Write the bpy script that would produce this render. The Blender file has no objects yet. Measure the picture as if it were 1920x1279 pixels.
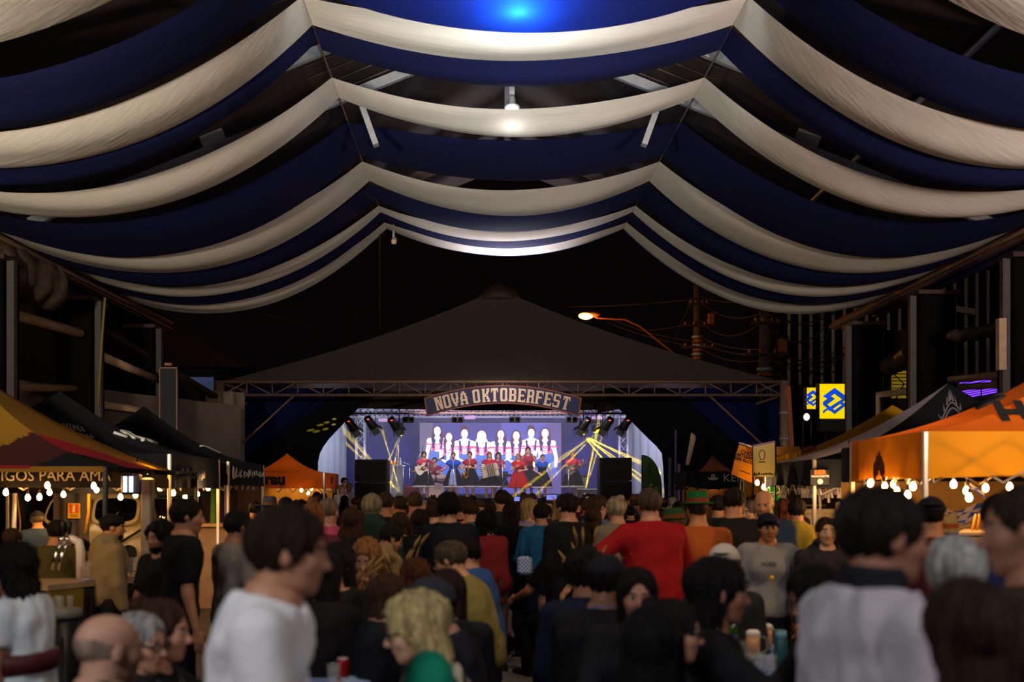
import bpy, math, random
import numpy as np
from mathutils import Vector, Matrix, noise as mnoise
R = math.radians
rng = random.Random(7)
sc = bpy.context.scene
COL = sc.collection
# ---------------------------------------------------------------- camera, world, lights, exposure
F, CX, HY, HC = 1866.67, 935.0, 925.0, 1.72
cam = bpy.data.cameras.new('camera'); cam_o = bpy.data.objects.new('camera', cam); COL.objects.link(cam_o)
cam.lens = 35; cam.sensor_width = 36; cam.clip_end = 300; cam.clip_start = .1
cam.shift_x = 25/1920; cam.shift_y = 285.5/1920
cam_o.location = (0, 0, HC); cam_o.rotation_euler = (R(90), 0, 0)
cam.dof.use_dof = True; cam.dof.focus_distance = 26; cam.dof.aperture_fstop = 1.5
sc.camera = cam_o
sc.view_settings.view_transform = 'Standard'; sc.view_settings.look = 'None'
sc.view_settings.exposure = 0.0; sc.view_settings.gamma = 1.0; sc.view_settings.use_curve_mapping = False
sc.cycles.max_bounces = 5; sc.cycles.diffuse_bounces = 3; sc.cycles.glossy_bounces = 2
sc.cycles.transmission_bounces = 4; sc.cycles.transparent_max_bounces = 12; sc.cycles.volume_bounces = 0
sc.cycles.sample_clamp_indirect = 3.0; sc.cycles.sample_clamp_direct = 0
sc.cycles.use_denoising = True
sc.cycles.caustics_reflective = False; sc.cycles.caustics_refractive = False
sc.cycles.volume_step_rate = 4; sc.cycles.volume_max_steps = 64
w = bpy.data.worlds.new('night_sky'); sc.world = w; w.use_nodes = True
w.node_tree.nodes['Background'].inputs[0].default_value = (.55, .38, .33, 1)
w.node_tree.nodes['Background'].inputs[1].default_value = .0035
def lamp(kind, name, loc, energy, color, size=.3, aim=None, spot=None, blend=.3, sy=None, spread=180):
    l = bpy.data.lights.new(name, kind); o = bpy.data.objects.new(name, l); COL.objects.link(o)
    o.location = loc; l.energy = energy; l.color = color
    if kind == 'AREA':
        l.size = size; l.spread = R(spread)
        if sy: l.shape = 'RECTANGLE'; l.size_y = sy
    else: l.shadow_soft_size = size
    if kind == 'SPOT': l.spot_size = R(spot); l.spot_blend = blend
    if aim is not None: o.rotation_euler = (Vector(aim)-Vector(loc)).to_track_quat('-Z', 'Y').to_euler()
    return o
COOL, WARM, AMB = (1, .93, .84), (1, .58, .24), (1, .42, .08)
# unseen hall lamps: soft area lights overhead and uplights aimed at the drapes
lamp('AREA', 'hall_light_front', (-2.6, -.4, 4.3), 46, (.93, .95, 1), 1.2, (-.9, 2.6, 1.2), spread=110)
lamp('AREA', 'hall_light_right', (3.4, -.4, 4.3), 32, (.98, .92, .96), 1.2, (1.4, 2.6, 1.2), spread=110)
lamp('AREA', 'hall_light_mid', (0.2, 5.2, 7.2), 38, (1, .80, .60), 1.2, (0.2, 7.5, 0.5), spread=90)
lamp('AREA', 'uplight_left', (-6.2, 2.0, 3.4), 380, (1, .88, .70), .8, (-4.0, 15.5, 8.2), spread=75)
lamp('AREA', 'uplight_right', (6.8, 2.0, 3.4), 380, (1, .82, .72), .8, (4.2, 15.5, 8.2), spread=75)
lamp('AREA', 'drape_fill_middle', (.3, 5.0, 3.3), 95, (.84, .95, 1), .6, (.3, 13.9, 8.1), spread=42)  # added cool fill that brightens only the middle drapes
lamp('AREA', 'stall_fill_light', (4.6, 5.0, 2.7), 20, (1, .62, .3), .5, (2.2, 8.2, 1.3), spread=120); lamp('AREA', 'bar_fill_light', (-4.4, 6.6, 2.4), 12, (1, .62, .3), .4, (-3.2, 8.4, 1.1), spread=130)  # added warm fills for stall and bar fronts, no fitting stands here
# the two high bay lamps over the middle of the hall
lamp('POINT', 'high_bay_light', (.25, 12.5, 7.985), 190, (.90, .96, 1), .18)
lamp('POINT', 'high_bay_light', (.22, 16.45, 8.02), 8, (.95, .97, 1), .12)
lamp('AREA', 'last_drape_fill', (.3, 26.4, 5.2), 85, (.92, .88, 1), .6, (.2, 24.8, 7.8), spread=70)  # added lamp in place of stage spill on the last drape
lamp('AREA', 'sign_fill', (.1, 25.2, 5.0), 9, (1, .86, .74), .5, (.1, 26.7, 4.2), spread=120)  # added fill to lift the sign letters
# stage wash
lamp('AREA', 'stage_wash', (.2, 33.6, 5.15), 210, (.62, .60, 1), 9, (.2, 36.4, 2.3), sy=.6)
lamp('AREA', 'stage_front_wash', (-.2, 31.2, 4.55), 150, (1, .80, .86), 5, (.1, 34.4, 2.5), sy=.5)
lamp('AREA', 'stage_side_wash_left', (-4.2, 32.4, 4.6), 60, (.75, .85, 1), .8, (-6.1, 36, 2.6))
lamp('AREA', 'stage_side_wash_right', (4.2, 32.4, 4.6), 60, (.80, .75, 1), .8, (6.0, 36, 2.6))
# ---------------------------------------------------------------- helpers
def Pt(px, py, Y): return Vector(((px-CX)*Y/F, Y, HC-(py-HY)*Y/F))
def lin(h):
    h = h.lstrip('#'); c = [int(h[i:i+2], 16)/255 for i in (0, 2, 4)]
    return tuple(x/12.92 if x <= .04045 else ((x+.055)/1.055)**2.4 for x in c)
MATS = {}
def mat(name, hx, rough=.75, metal=0., var=.12, scale=9., bump=0., bscale=60., emit=0., trans=0., glass=0., wave=None, spec=.35, alpha=1., tcol=None):
    if name in MATS: return MATS[name]
    m = bpy.data.materials.new(name); m.use_nodes = True; MATS[name] = m
    nt = m.node_tree; b = nt.nodes['Principled BSDF']; c = lin(hx)
    b.inputs['Base Color'].default_value = (*c, 1); b.inputs['Roughness'].default_value = rough
    b.inputs['Metallic'].default_value = metal; b.inputs['Specular IOR Level'].default_value = spec
    if alpha < 1: b.inputs['Alpha'].default_value = alpha
    if emit:
        b.inputs['Emission Color'].default_value = (*c, 1); b.inputs['Emission Strength'].default_value = emit
        if emit > 3: b.inputs['Base Color'].default_value = (.8, .8, .8, 1)
        return m
    if glass:
        b.inputs['Transmission Weight'].default_value = glass; b.inputs['IOR'].default_value = 1.3
        return m
    tc = nt.nodes.new('ShaderNodeTexCoord')
    if var:
        n = nt.nodes.new('ShaderNodeTexNoise'); n.inputs['Scale'].default_value = scale; n.inputs['Detail'].default_value = 4
        nt.links.new(tc.outputs['Object'], n.inputs['Vector'])
        r = nt.nodes.new('ShaderNodeValToRGB')
        r.color_ramp.elements[0].position = .3; r.color_ramp.elements[1].position = .7
        r.color_ramp.elements[0].color = (*[x*(1-var) for x in c], 1)
        r.color_ramp.elements[1].color = (*[min(1, x*(1+var)) for x in c], 1)
        nt.links.new(n.outputs['Fac'], r.inputs['Fac']); nt.links.new(r.outputs['Color'], b.inputs['Base Color'])
    if bump:
        n2 = nt.nodes.new('ShaderNodeTexNoise'); n2.inputs['Scale'].default_value = bscale; n2.inputs['Detail'].default_value = 3
        mp = nt.nodes.new('ShaderNodeMapping'); nt.links.new(tc.outputs['Object'], mp.inputs['Vector'])
        if wave: mp.inputs['Scale'].default_value = wave
        nt.links.new(mp.outputs['Vector'], n2.inputs['Vector'])
        bp = nt.nodes.new('ShaderNodeBump'); bp.inputs['Strength'].default_value = bump; bp.inputs['Distance'].default_value = .02
        nt.links.new(n2.outputs['Fac'], bp.inputs['Height']); nt.links.new(bp.outputs['Normal'], b.inputs['Normal'])
    if trans:
        t = nt.nodes.new('ShaderNodeBsdfTranslucent'); t.inputs['Color'].default_value = (*(lin(tcol) if tcol else c), 1)
        mx = nt.nodes.new('ShaderNodeMixShader'); mx.inputs[0].default_value = trans
        out = nt.nodes['Material Output']
        nt.links.new(b.outputs[0], mx.inputs[1]); nt.links.new(t.outputs[0], mx.inputs[2]); nt.links.new(mx.outputs[0], out.inputs['Surface'])
    return m
def checker(name, h1, h2, scale, rough=.8, trans=0, axis=None):
    if name in MATS: return MATS[name]
    m = mat(name, h1, rough, var=0, trans=trans); nt = m.node_tree
    tc = nt.nodes.new('ShaderNodeTexCoord'); k = nt.nodes.new('ShaderNodeTexChecker')
    k.inputs['Color1'].default_value = (*lin(h1), 1); k.inputs['Color2'].default_value = (*lin(h2), 1); k.inputs['Scale'].default_value = scale
    nt.links.new(tc.outputs['Object'], k.inputs['Vector']); nt.links.new(k.outputs['Color'], nt.nodes['Principled BSDF'].inputs['Base Color'])
    return m
def stripes(name, h1, h2, scale, direction='X', width=.5, rough=.8):
    if name in MATS: return MATS[name]
    m = mat(name, h1, rough, var=0); nt = m.node_tree
    tc = nt.nodes.new('ShaderNodeTexCoord'); k = nt.nodes.new('ShaderNodeTexWave'); k.bands_direction = direction
    k.inputs['Scale'].default_value = scale; k.inputs['Distortion'].default_value = .6
    r = nt.nodes.new('ShaderNodeValToRGB'); r.color_ramp.interpolation = 'CONSTANT'
    r.color_ramp.elements[0].color = (*lin(h1), 1); r.color_ramp.elements[1].color = (*lin(h2), 1); r.color_ramp.elements[1].position = width
    nt.links.new(tc.outputs['Object'], k.inputs['Vector']); nt.links.new(k.outputs['Fac'], r.inputs['Fac'])
    nt.links.new(r.outputs['Color'], nt.nodes['Principled BSDF'].inputs['Base Color'])
    return m
ORG = {}
def tag(o, label=None, cat=None, group=None, kind=None):
    if label: o['label'] = label
    if cat: o['category'] = cat
    if group: o['group'] = group
    if kind: o['kind'] = kind
    return o
def thing(name, label, cat, loc=(0, 0, 0), rz=0, group=None):
    o = bpy.data.objects.new(name, None); COL.objects.link(o); o.empty_display_size = .1
    o.location = loc; o.rotation_euler = (0, 0, rz); ORG[o.name] = Vector(loc)
    return tag(o, label, cat, group)
def mesh_np(name, V, Q, mats, mi=None, smooth=True):
    V = np.asarray(V, dtype=np.float32).reshape(-1, 3)
    me = bpy.data.meshes.new(name); me.vertices.add(len(V)); me.vertices.foreach_set('co', V.ravel())
    k = Q.shape[1]; n = len(Q)
    me.loops.add(n*k); me.loops.foreach_set('vertex_index', Q.astype(np.int32).ravel())
    me.polygons.add(n); me.polygons.foreach_set('loop_start', np.arange(0, n*k, k, dtype=np.int32))
    if mi is not None: me.polygons.foreach_set('material_index', np.asarray(mi, dtype=np.int32))
    me.polygons.foreach_set('use_smooth', np.full(n, smooth))
    for m in mats: me.materials.append(m)
    me.update(calc_edges=True)
    return me
def link(name, me, parent=None, loc=None):
    o = bpy.data.objects.new(name, me); COL.objects.link(o)
    if parent is not None: o.parent = parent; ORG[o.name] = ORG.get(parent.name, Vector())
    if loc is not None: o.location = loc
    return o
def dup(root, loc=None, rz=None, label=None, group=None, matmap=None):
    def cp(o, par):
        c = o.copy(); COL.objects.link(c)
        if par is not None: c.parent = par
        for ch in o.children: cp(ch, c)
        return c
    c = cp(root, None)
    if loc is not None: c.location = loc
    if rz is not None: c.rotation_euler = (0, 0, rz)
    if label: c['label'] = label
    if group: c['group'] = group
    return c
class MB:
    def __init__(s): s.v = []; s.f = []; s.m = []; s.sm = []
    def add(s, vs, fs, mi=0, sm=False):
        b = len(s.v); s.v += [tuple(v) for v in vs]
        for f in fs: s.f.append(tuple(i+b for i in f)); s.m.append(mi); s.sm.append(sm)
        return s
    def box(s, c, d, rot=None, mi=0, taper=1.):
        x, y, z = [q/2 for q in d]; vs = []
        for k, t in ((-1, 1.), (1, taper)):
            for i, j in ((-1, -1), (1, -1), (1, 1), (-1, 1)): vs.append(Vector((i*x*t, j*y*t, k*z)))
        if rot is not None: vs = [rot @ v for v in vs]
        c = Vector(c); vs = [v+c for v in vs]
        return s.add(vs, [(3, 2, 1, 0), (4, 5, 6, 7), (0, 1, 5, 4), (1, 2, 6, 5), (2, 3, 7, 6), (3, 0, 4, 7)], mi)
    def bev(s, c, d, b=.01, rot=None, mi=0):   # box with chamfered vertical and horizontal edges
        x, y, z = [q/2 for q in d]; b = min(b, x*.9, y*.9, z*.9); vs = []
        for (zz, o) in ((-z, b), (-z+b, 0), (z-b, 0), (z, b)):
            X, Y = x-o, y-o
            for (i, j) in ((-X+b, -Y), (X-b, -Y), (X, -Y+b), (X, Y-b), (X-b, Y), (-X+b, Y), (-X, Y-b), (-X, -Y+b)): vs.append(Vector((i, j, zz)))
        if rot is not None: vs = [rot @ v for v in vs]
        c = Vector(c); vs = [v+c for v in vs]; fs = [tuple(range(7, -1, -1)), tuple(range(24, 32))]
        for k in range(3):
            for i in range(8): fs.append((k*8+i, k*8+(i+1) % 8, k*8+8+(i+1) % 8, k*8+8+i))
        return s.add(vs, fs, mi)
    def bar(s, a, b, wx, wy=None, mi=0, up=(0, 0, 1)):   # rectangular bar between two points
        a, b = Vector(a), Vector(b); d = (b-a); L = d.length
        if L < 1e-6: return s
        z = d/L; u = Vector(up)
        if abs(z.dot(u)) > .98: u = Vector((0, 1, 0))
        x = u.cross(z).normalized(); y = z.cross(x)
        rot = Matrix((x, y, z)).transposed()
        return s.box((a+b)/2, (wx, wy or wx, L), rot, mi)
    def tube(s, path, r, n=6, mi=0, cap=True, sm=True):
        path = [Vector(p) for p in path]; rs = r if isinstance(r, (list, tuple)) else [r]*len(path)
        vs = []; prev = None
        for i, p in enumerate(path):
            t = (path[min(i+1, len(path)-1)]-path[max(i-1, 0)]).normalized()
            u = prev if prev is not None else (Vector((0, 0, 1)) if abs(t.z) < .9 else Vector((0, 1, 0)))
            x = (u-t*u.dot(t)); x = x.normalized() if x.length > 1e-5 else t.orthogonal().normalized()
            prev = x; y = t.cross(x)
            for k in range(n):
                a = 2*math.pi*k/n; vs.append(p+(x*math.cos(a)+y*math.sin(a))*rs[i])
        fs = []
        for i in range(len(path)-1):
            for k in range(n): fs.append((i*n+k, i*n+(k+1) % n, (i+1)*n+(k+1) % n, (i+1)*n+k))
        s.add(vs, fs, mi, sm)
        if cap:
            b = len(s.v)-len(vs); s.f.append(tuple(b+k for k in range(n-1, -1, -1))); s.m.append(mi); s.sm.append(False)
            b2 = b+(len(path)-1)*n; s.f.append(tuple(b2+k for k in range(n))); s.m.append(mi); s.sm.append(False)
        return s
    def lathe(s, prof, c=(0, 0, 0), n=14, mi=0, rot=None, sx=1., sy=1.):
        vs = []; c = Vector(c)
        for (r, z) in prof:
            for k in range(n):
                a = 2*math.pi*k/n; v = Vector((r*math.cos(a)*sx, r*math.sin(a)*sy, z))
                vs.append((rot @ v if rot is not None else v)+c)
        fs = [(i*n+k, i*n+(k+1) % n, (i+1)*n+(k+1) % n, (i+1)*n+k) for i in range(len(prof)-1) for k in range(n)]
        s.add(vs, fs, mi, True); b = len(s.v)-len(vs)
        if prof[0][0] > 1e-4: s.f.append(tuple(b+k for k in range(n-1, -1, -1))); s.m.append(mi); s.sm.append(False)
        if prof[-1][0] > 1e-4: s.f.append(tuple(b+(len(prof)-1)*n+k for k in range(n))); s.m.append(mi); s.sm.append(False)
        return s
    def ball(s, c, r, n=10, m=6, mi=0, sc3=(1, 1, 1)):
        vs = []; c = Vector(c)
        for i in range(m+1):
            t = math.pi*i/m
            for k in range(n):
                a = 2*math.pi*k/n; vs.append(c+Vector((r*sc3[0]*math.sin(t)*math.cos(a), r*sc3[1]*math.sin(t)*math.sin(a), r*sc3[2]*math.cos(t))))
        return s.add(vs, [(i*n+k, (i+1)*n+k, (i+1)*n+(k+1) % n, i*n+(k+1) % n) for i in range(m) for k in range(n)], mi, True)
    def grid(s, fn, nu, nv, mi=0, sm=True, th=0.):
        vs = [Vector(fn(i/nu, j/nv)) for i in range(nu+1) for j in range(nv+1)]; w_ = nv+1
        fs = [(i*w_+j, (i+1)*w_+j, (i+1)*w_+j+1, i*w_+j+1) for i in range(nu) for j in range(nv)]
        s.add(vs, fs, mi, sm); return s
    def prism(s, poly, y0, y1, frame=None, mi=0):   # polygon in (x,z), extruded along y; frame maps local to world
        n = len(poly); vs = [Vector((x, y0, z)) for x, z in poly]+[Vector((x, y1, z)) for x, z in poly]
        if frame is not None: vs = [frame @ v for v in vs]
        fs = [tuple(range(n)), tuple(range(2*n-1, n-1, -1))]+[(i+n, (i+1) % n+n, (i+1) % n, i) for i in range(n)]
        return s.add(vs, fs, mi)
    def mesh(s, name, mats, org=None):
        if not isinstance(mats, (list, tuple)): mats = [mats]
        me = bpy.data.meshes.new(name)
        vs = [(v[0]-org[0], v[1]-org[1], v[2]-org[2]) for v in s.v] if org is not None else s.v
        me.from_pydata(vs, [], s.f)
        for m in mats: me.materials.append(m)
        me.polygons.foreach_set('material_index', s.m); me.polygons.foreach_set('use_smooth', s.sm); me.update()
        return me
    def build(s, name, mats, parent=None, loc=None, local=False):
        org = None
        if not local: org = ORG.get(parent.name, Vector()) if parent is not None else (Vector(loc) if loc is not None else None)
        return link(name, s.mesh(name, mats, org), parent, loc)
def struct(name, mb, m, loc=None, label=None):
    o = mb.build(name, m, loc=loc); o['kind'] = 'structure'
    if label: o['label'] = label
    return o
def text_mesh(body, size, ext=.006, bold=0., align='CENTER', spacing=1., shear=0):
    cu = bpy.data.curves.new('lettering', 'FONT'); cu.body = body; cu.size = size; cu.extrude = ext; cu.offset = bold
    cu.align_x = align; cu.align_y = 'CENTER'; cu.space_character = spacing; cu.shear = shear; cu.resolution_u = 3
    o = bpy.data.objects.new('tmp', cu); COL.objects.link(o)
    dg = bpy.context.evaluated_depsgraph_get(); me = bpy.data.meshes.new_from_object(o.evaluated_get(dg))
    bpy.data.objects.remove(o); bpy.data.curves.remove(cu); me.name = 'lettering'
    return me
def frame_from(o, x, y):   # columns x, y, n
    x = Vector(x).normalized(); n = x.cross(Vector(y)).normalized(); y = n.cross(x)
    return Matrix.Translation(o) @ Matrix((x, y, n)).transposed().to_4x4()
def text(body, o, x, y, size, m, parent, name='lettering', width=0, **k):   # flat lettering lying in the plane spanned by x, y at o
    me = text_mesh(body, size, **k); me.materials.clear(); me.materials.append(m)
    if width:
        xs = [v.co.x for v in me.vertices]; k_ = width/(max(xs)-min(xs)); me.transform(Matrix.Diagonal((k_, 1, 1, 1)))
    me.transform(frame_from(Vector(o)-ORG.get(parent.name, Vector()), x, y))
    return tag(link(name, me, parent), kind='stuff')
def sag(a, b, d, n=10):
    a, b = Vector(a), Vector(b)
    return [a.lerp(b, i/n)-Vector((0, 0, d*4*(i/n)*(1-i/n))) for i in range(n+1)]
def M4(c, rx=0, ry=0, rz=0): return Matrix.Translation(c) @ Matrix.Rotation(rz, 4, 'Z') @ Matrix.Rotation(ry, 4, 'Y') @ Matrix.Rotation(rx, 4, 'X')
STEEL = mat('galvanised_steel', '8a8a8c', .5, .3, bump=.05)
DARKSTEEL = mat('dark_painted_steel', '2a2726', .5, .2)
BLACK = mat('black_plastic', '0e0e10', .5)
ALU = mat('white_aluminium', 'd8d8dc', .35, .5, var=.05)
WOOD = mat('warm_wood', '7a4a24', .6, var=.25, scale=14, bump=.2, wave=(1, 12, 12))
DARKWOOD = mat('dark_wood', '2a1710', .7, var=.3, scale=10)
BROWNSTEEL = mat('brown_painted_steel', '3a2620', .6)
PVC = mat('pale_pvc', 'b5967a', .5, var=.15)
GLASS = mat('clear_glass', 'f2f6f4', .03, glass=1.)
BULB = mat('lit_bulb', 'ffb660', emit=140.)
BULB2 = mat('lit_bulb_soft', 'ffc070', emit=85.)
SOCKET = mat('lamp_socket', '3a3028', .5)
WIRE = mat('black_cable', '17130f', .6)
# ---------------------------------------------------------------- ground, roof, columns
GROUND = mat('dark_asphalt', '4a423f', .85, var=.25, scale=3, bump=.3, bscale=140)
fl = struct('floor', MB().box((0, 26, -.1), (60, 70, .2)), GROUND)
PAVER = mat('worn_concrete_paver', '6b6260', .85, var=.25, scale=6, bump=.3, bscale=90)
pm = MB().bev((0, 0, 0), (.196, .096, .03), .006).mesh('paver', PAVER)
for j in range(18):
    for i in range(10):
        o = link('paver', pm, fl); o.location = (-.62+i*.2+(.1 if j % 2 else 0)+rng.uniform(-.002, .002), 8.72+j*.1, .002+rng.uniform(-.002, .003)); o.rotation_euler = (rng.uniform(-.01, .01), rng.uniform(-.01, .01), 0)
ROOF = mat('dark_roof_boards', '2b1d17', .85, var=.3, scale=4)
RX = .2
def roofz(x): return 10.0-abs(x-RX)*.405
for sgn, nm in ((-1, 'left'), (1, 'right')):
    m = MB()
    a, b = RX, RX+sgn*9.6
    m.add([(a, -4, 10.12), (b, -4, 10.12-9.6*.405), (b, 25.6, 10.12-9.6*.405), (a, 25.6, 10.12), (a, -4, 10.2), (b, -4, 10.2-9.6*.405), (b, 25.6, 10.2-9.6*.405), (a, 25.6, 10.2)],
          [(0, 1, 2, 3), (7, 6, 5, 4), (0, 4, 5, 1), (1, 5, 6, 2), (2, 6, 7, 3), (3, 7, 4, 0)])
    o = struct('ceiling_'+nm, m, ROOF)
    for k in range(11):   # thin bright battens under the boards, running up the slope
        y = 13.2+k*.42
        t = MB().tube([(RX+sgn*.15, y, 9.92), (RX+sgn*3.4, y, 9.92-3.25*.405)], .006, 5)
        t.build('batten', MATS.get('batten_steel') or mat('batten_steel', '6a5c54', .5, .5), o)
    for k in range(9):    # boards seen at the eaves
        x = RX+sgn*(8.3+k*.14)
        MB().box((x, 16, roofz(x)+.06), (.12, 19, .03)).build('roof_board', BROWNSTEEL, o)
# purlin pipes along the hall (seen between the drapes), ridge, eave gutters
for n, (x, z, r) in enumerate(((-6.5, 8.25-.62, .05), (6.25, 8.05-.42, .05))):
    xx = x; zz = HC+abs(xx)*(1.0 if xx < 0 else .935)
    struct('purlin_pipe', MB().tube([(xx, 4, zz), (xx, 25.4, zz)], r, 8), STEEL)
struct('ridge_beam', MB().box((RX, 11, 9.95), (.16, 29, .2)), BROWNSTEEL)
GUT = mat('weathered_timber', '6e4a36', .7, var=.3, scale=6, bump=.2)
for sgn, x in ((-1, -8.42), (1, 8.62)):
    m = MB()
    m.box((x, 15, 6.02), (.12, 21.2, .2)); m.box((x+sgn*.14, 15, 6.12), (.12, 21.2, .06))
    struct('eave_beam', m, GUT)
    o = MB().tube([(x-sgn*.09, 5, 6.0), (x-sgn*.09, 25.6, 6.0)], .045, 8); struct('gutter_pipe', o, PVC)
# steel trusses crossing the hall: rafters, posts and plates
for y in (8.9, 11.6, 15.5, 17.4, 22.95):
    t = MB(); zb = 7.8 if y == 17.4 else 8.62
    for sgn in (-1, 1):
        t.bar((RX, y, 9.8), (RX+sgn*8.4, y, roofz(RX+8.4)-.15), .09, .16, 0)
        t.bar((RX+sgn*2.7, y, roofz(RX+2.7)-.1), (RX+sgn*(2.34 if y == 17.4 else 2.6), y, zb), .16, .10, 0)
        t.bar((RX+sgn*5.0, y, roofz(RX+5.0)-.1), (RX+sgn*4.8, y, 7.55), .12, .08, 0)
        t.bar((RX+sgn*8.3, y, 6.55), (RX+sgn*4.8, y, 7.6), .06, .07, 0)
        t.box((RX+sgn*5.2, y-.02, 7.95), (.42, .1, .26), Matrix.Rotation(sgn*.38, 3, 'Y'))
    o = struct('roof_truss', t, STEEL if y in (17.4, 15.5) else BROWNSTEEL)
# hanging king post with the high bay lamp, gable of the far truss
for y, zb in ((16.45, 8.3), (12.5, 8.45)):
    struct('king_post', MB().box((.22, y, (zb+9.9)/2), (.085, .085, 9.9-zb)), STEEL)
struct('far_gable_rafter', MB().bar((.2, 22.4, 9.65), (-1.3, 22.4, 8.95), .07, .07).bar((.2, 22.4, 9.65), (1.6, 22.4, 8.95), .07, .07), STEEL)
SHADE = mat('lamp_aluminium', 'c9ccd0', .35, .6); LED = mat('led_disc', 'f4f8ff', emit=7.)
for y, lab in ((12.5, 'round white high bay lamp glowing through the nearest blue drape'), (16.45, 'round white high bay lamp just above the second white drape')):
    b = (.22 if y > 13 else .25, y, 8.08 if y > 13 else 8.03); q_ = .6 if y > 13 else .8
    t = thing('high_bay_lamp', lab, 'lamp', b)
    MB().lathe([(r_*q_, z_*q_) for r_, z_ in ((.19, .0), (.22, .02), (.21, .06), (.10, .12), (.09, .30), (.03, .33))], b, 16).build('housing', SHADE, t)
    MB().lathe([(.17*q_, -.012), (.17*q_, .004)], b, 16).build('diffuser', LED, t)
COLM = mat('black_column', '080606', .9, var=.2, spec=.1)
def column(x, y, w, zt, edge, sgn):
    m = MB().bev((x, y, zt/2), (w, w, zt), .02); o = struct('column', m, COLM)
    MB().box((x+edge*(w/2+.06), y-.1, zt/2), (.12, .12, zt)).build('downpipe_channel', mat('grey_channel', '4b4442', .6), o)
    MB().box((x, y, zt+.03), (w+.1, w+.1, .08)).build('cap', BROWNSTEEL, o)
column(-8.4, 20.0, .70, 5.55, 1, -1); column(-8.4, 23.6, .66, 5.6, 1, -1); column(-8.5, 16.75, .6, 5.6, 1, -1)
column(8.55, 19.7, .70, 5.6, -1, 1); column(8.5, 23.2, .66, 5.6, -1, 1); column(8.75, 16.6, .6, 5.6, -1, 1)
# ---------------------------------------------------------------- walls and street behind the hall
DULL = mat('dull_dark_render', '2a2220', .9, var=.3, scale=2)
struct('wall_left', MB().box((-13.2, 18, 2.6), (.25, 40, 5.2)), DULL)
struct('wall_right', MB().box((14.5, 14, 2.6), (.25, 32, 5.2)), DULL)
TARP = mat('grey_tarpaulin', '6d5f55', .8, var=.2, scale=2, bump=.15, bscale=3, trans=.15)
def tarp(name, a, b, zb, zt, lab, m=TARP, amp=.05, wav=3.):
    a, b = Vector((a[0], a[1], 0)), Vector((b[0], b[1], 0)); n = (b-a).cross(Vector((0, 0, 1))).normalized()
    mb = MB().grid(lambda u, v: a.lerp(b, u)+n*(amp*math.sin(u*wav*6.28+v*2)+amp*.6*math.sin(u*17+1.3*v))+Vector((0, 0, zb+(zt-zb)*v)), 36, 6)
    o = mb.build(name, m, loc=(a+b)/2); tag(o, lab, 'tarpaulin'); return o
tarp('tarpaulin', (-9.6, 19.2), (-6.6, 25.4), 0, 3.95, 'grey tarpaulin wall hung between the dark columns on the left')
tarp('tarpaulin', (-7.75, 26.2), (-6.9, 27.0), 0, 4.45, 'creased grey tarpaulin beside the left steel leg of the stage tent')
t = thing('pipe_run', 'pale plastic rain pipe crossing between the left columns', 'pipe', (-8.1, 20.8, 0))
MB().tube([(-8.9, 17.0, 3.55), (-8.35, 19.6, 3.78)], .075, 10).build('pipe', PVC, t)
MB().tube([(-8.2, 20.6, 3.55), (-8.05, 22.9, 3.62), (-8.02, 22.95, 3.5), (-8.02, 23.0, 2.2)], .075, 10).build('elbow', PVC, t)
t = MB().tube([(-8.9, 16.9, 4.95), (-8.2, 19.5, 4.85)], .10, 10); tag(t.build('roof_beam_pipe', PVC, loc=(-8.5, 18, 4.9)), 'thick pale sloping pipe under the left eave', 'pipe')
t = MB().tube([(-8.2, 20.5, 4.55), (-7.9, 22.8, 4.35)], .09, 10); tag(t.build('roof_beam_pipe', PVC, loc=(-8.1, 21.5, 4.4)), 'short pale sloping pipe between the two black left columns', 'pipe')
FRM = mat('pale_metal_trim', '8d6a55', .5, .4)
t = thing('framed_panel', 'tall narrow black panel in a thin pale frame beside the left column', 'panel', (-7.37, 22.3, 0))
x0, x1 = Pt(300, 700, 22.3).x, Pt(332, 700, 22.3).x; z1, z0 = Pt(0, 690, 22.3).z, Pt(0, 845, 22.3).z
MB().box(((x0+x1)/2, 22.36, z1/2), (x1-x0, .1, z1)).build('panel', BLACK, t)
for x in (x0, x1): MB().box((x, 22.29, (z0+z1)/2), (.025, .03, z1-z0)).build('frame', FRM, t)
MB().box(((x0+x1)/2, 22.29, z1), (x1-x0+.025, .03, .03)).build('frame', FRM, t); MB().box(((x0+x1)/2, 22.29, z1+.08), (.16, .05, .06)).build('bracket', FRM, t)
o = MB().tube([Pt(197, 558, 19.3), Pt(190, 650, 19.3), Pt(184, 760, 19.3)], .025, 6).build('hanging_rope', mat('hemp_rope', '7d6a3a', .9), loc=(-7.7, 19.3, 3)); tag(o, 'pale rope hanging from the left eave beam', 'rope')
# crumpled rolled-up plastic side curtains under the eaves
ROLL = mat('rolled_clear_tarp', '3e3026', .5, var=.35, scale=5, bump=.5, bscale=7)
def roll(a, b, r, lab):
    a, b = Vector(a), Vector(b); n = 12; pts = [a.lerp(b, i/n)+Vector((0, 0, .03*math.sin(i*2.1))) for i in range(n+1)]
    tag(MB().tube(pts, [r*(1+.07*math.sin(i*1.7)) for i in range(n+1)], 9).build('rolled_curtain', ROLL, loc=(a+b)/2), lab, 'rolled tarp')
roll(Pt(1785, 632, 18.4), Pt(1900, 612, 16.9), .12, 'rolled pale plastic curtain tied under the right eave')
roll(Pt(1665, 690, 22.2), Pt(1712, 660, 20.6), .2, 'bunched pale plastic curtain between the two right columns')
roll(Pt(-20, 490, 17.0), Pt(95, 540, 18.2), .42, 'big bundle of rolled dark plastic curtain in the left eave corner')
t = thing('pipe_run', 'pale plastic rain pipe beside the right column, bent downwards', 'pipe', (8.4, 21.5, 0))
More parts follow.
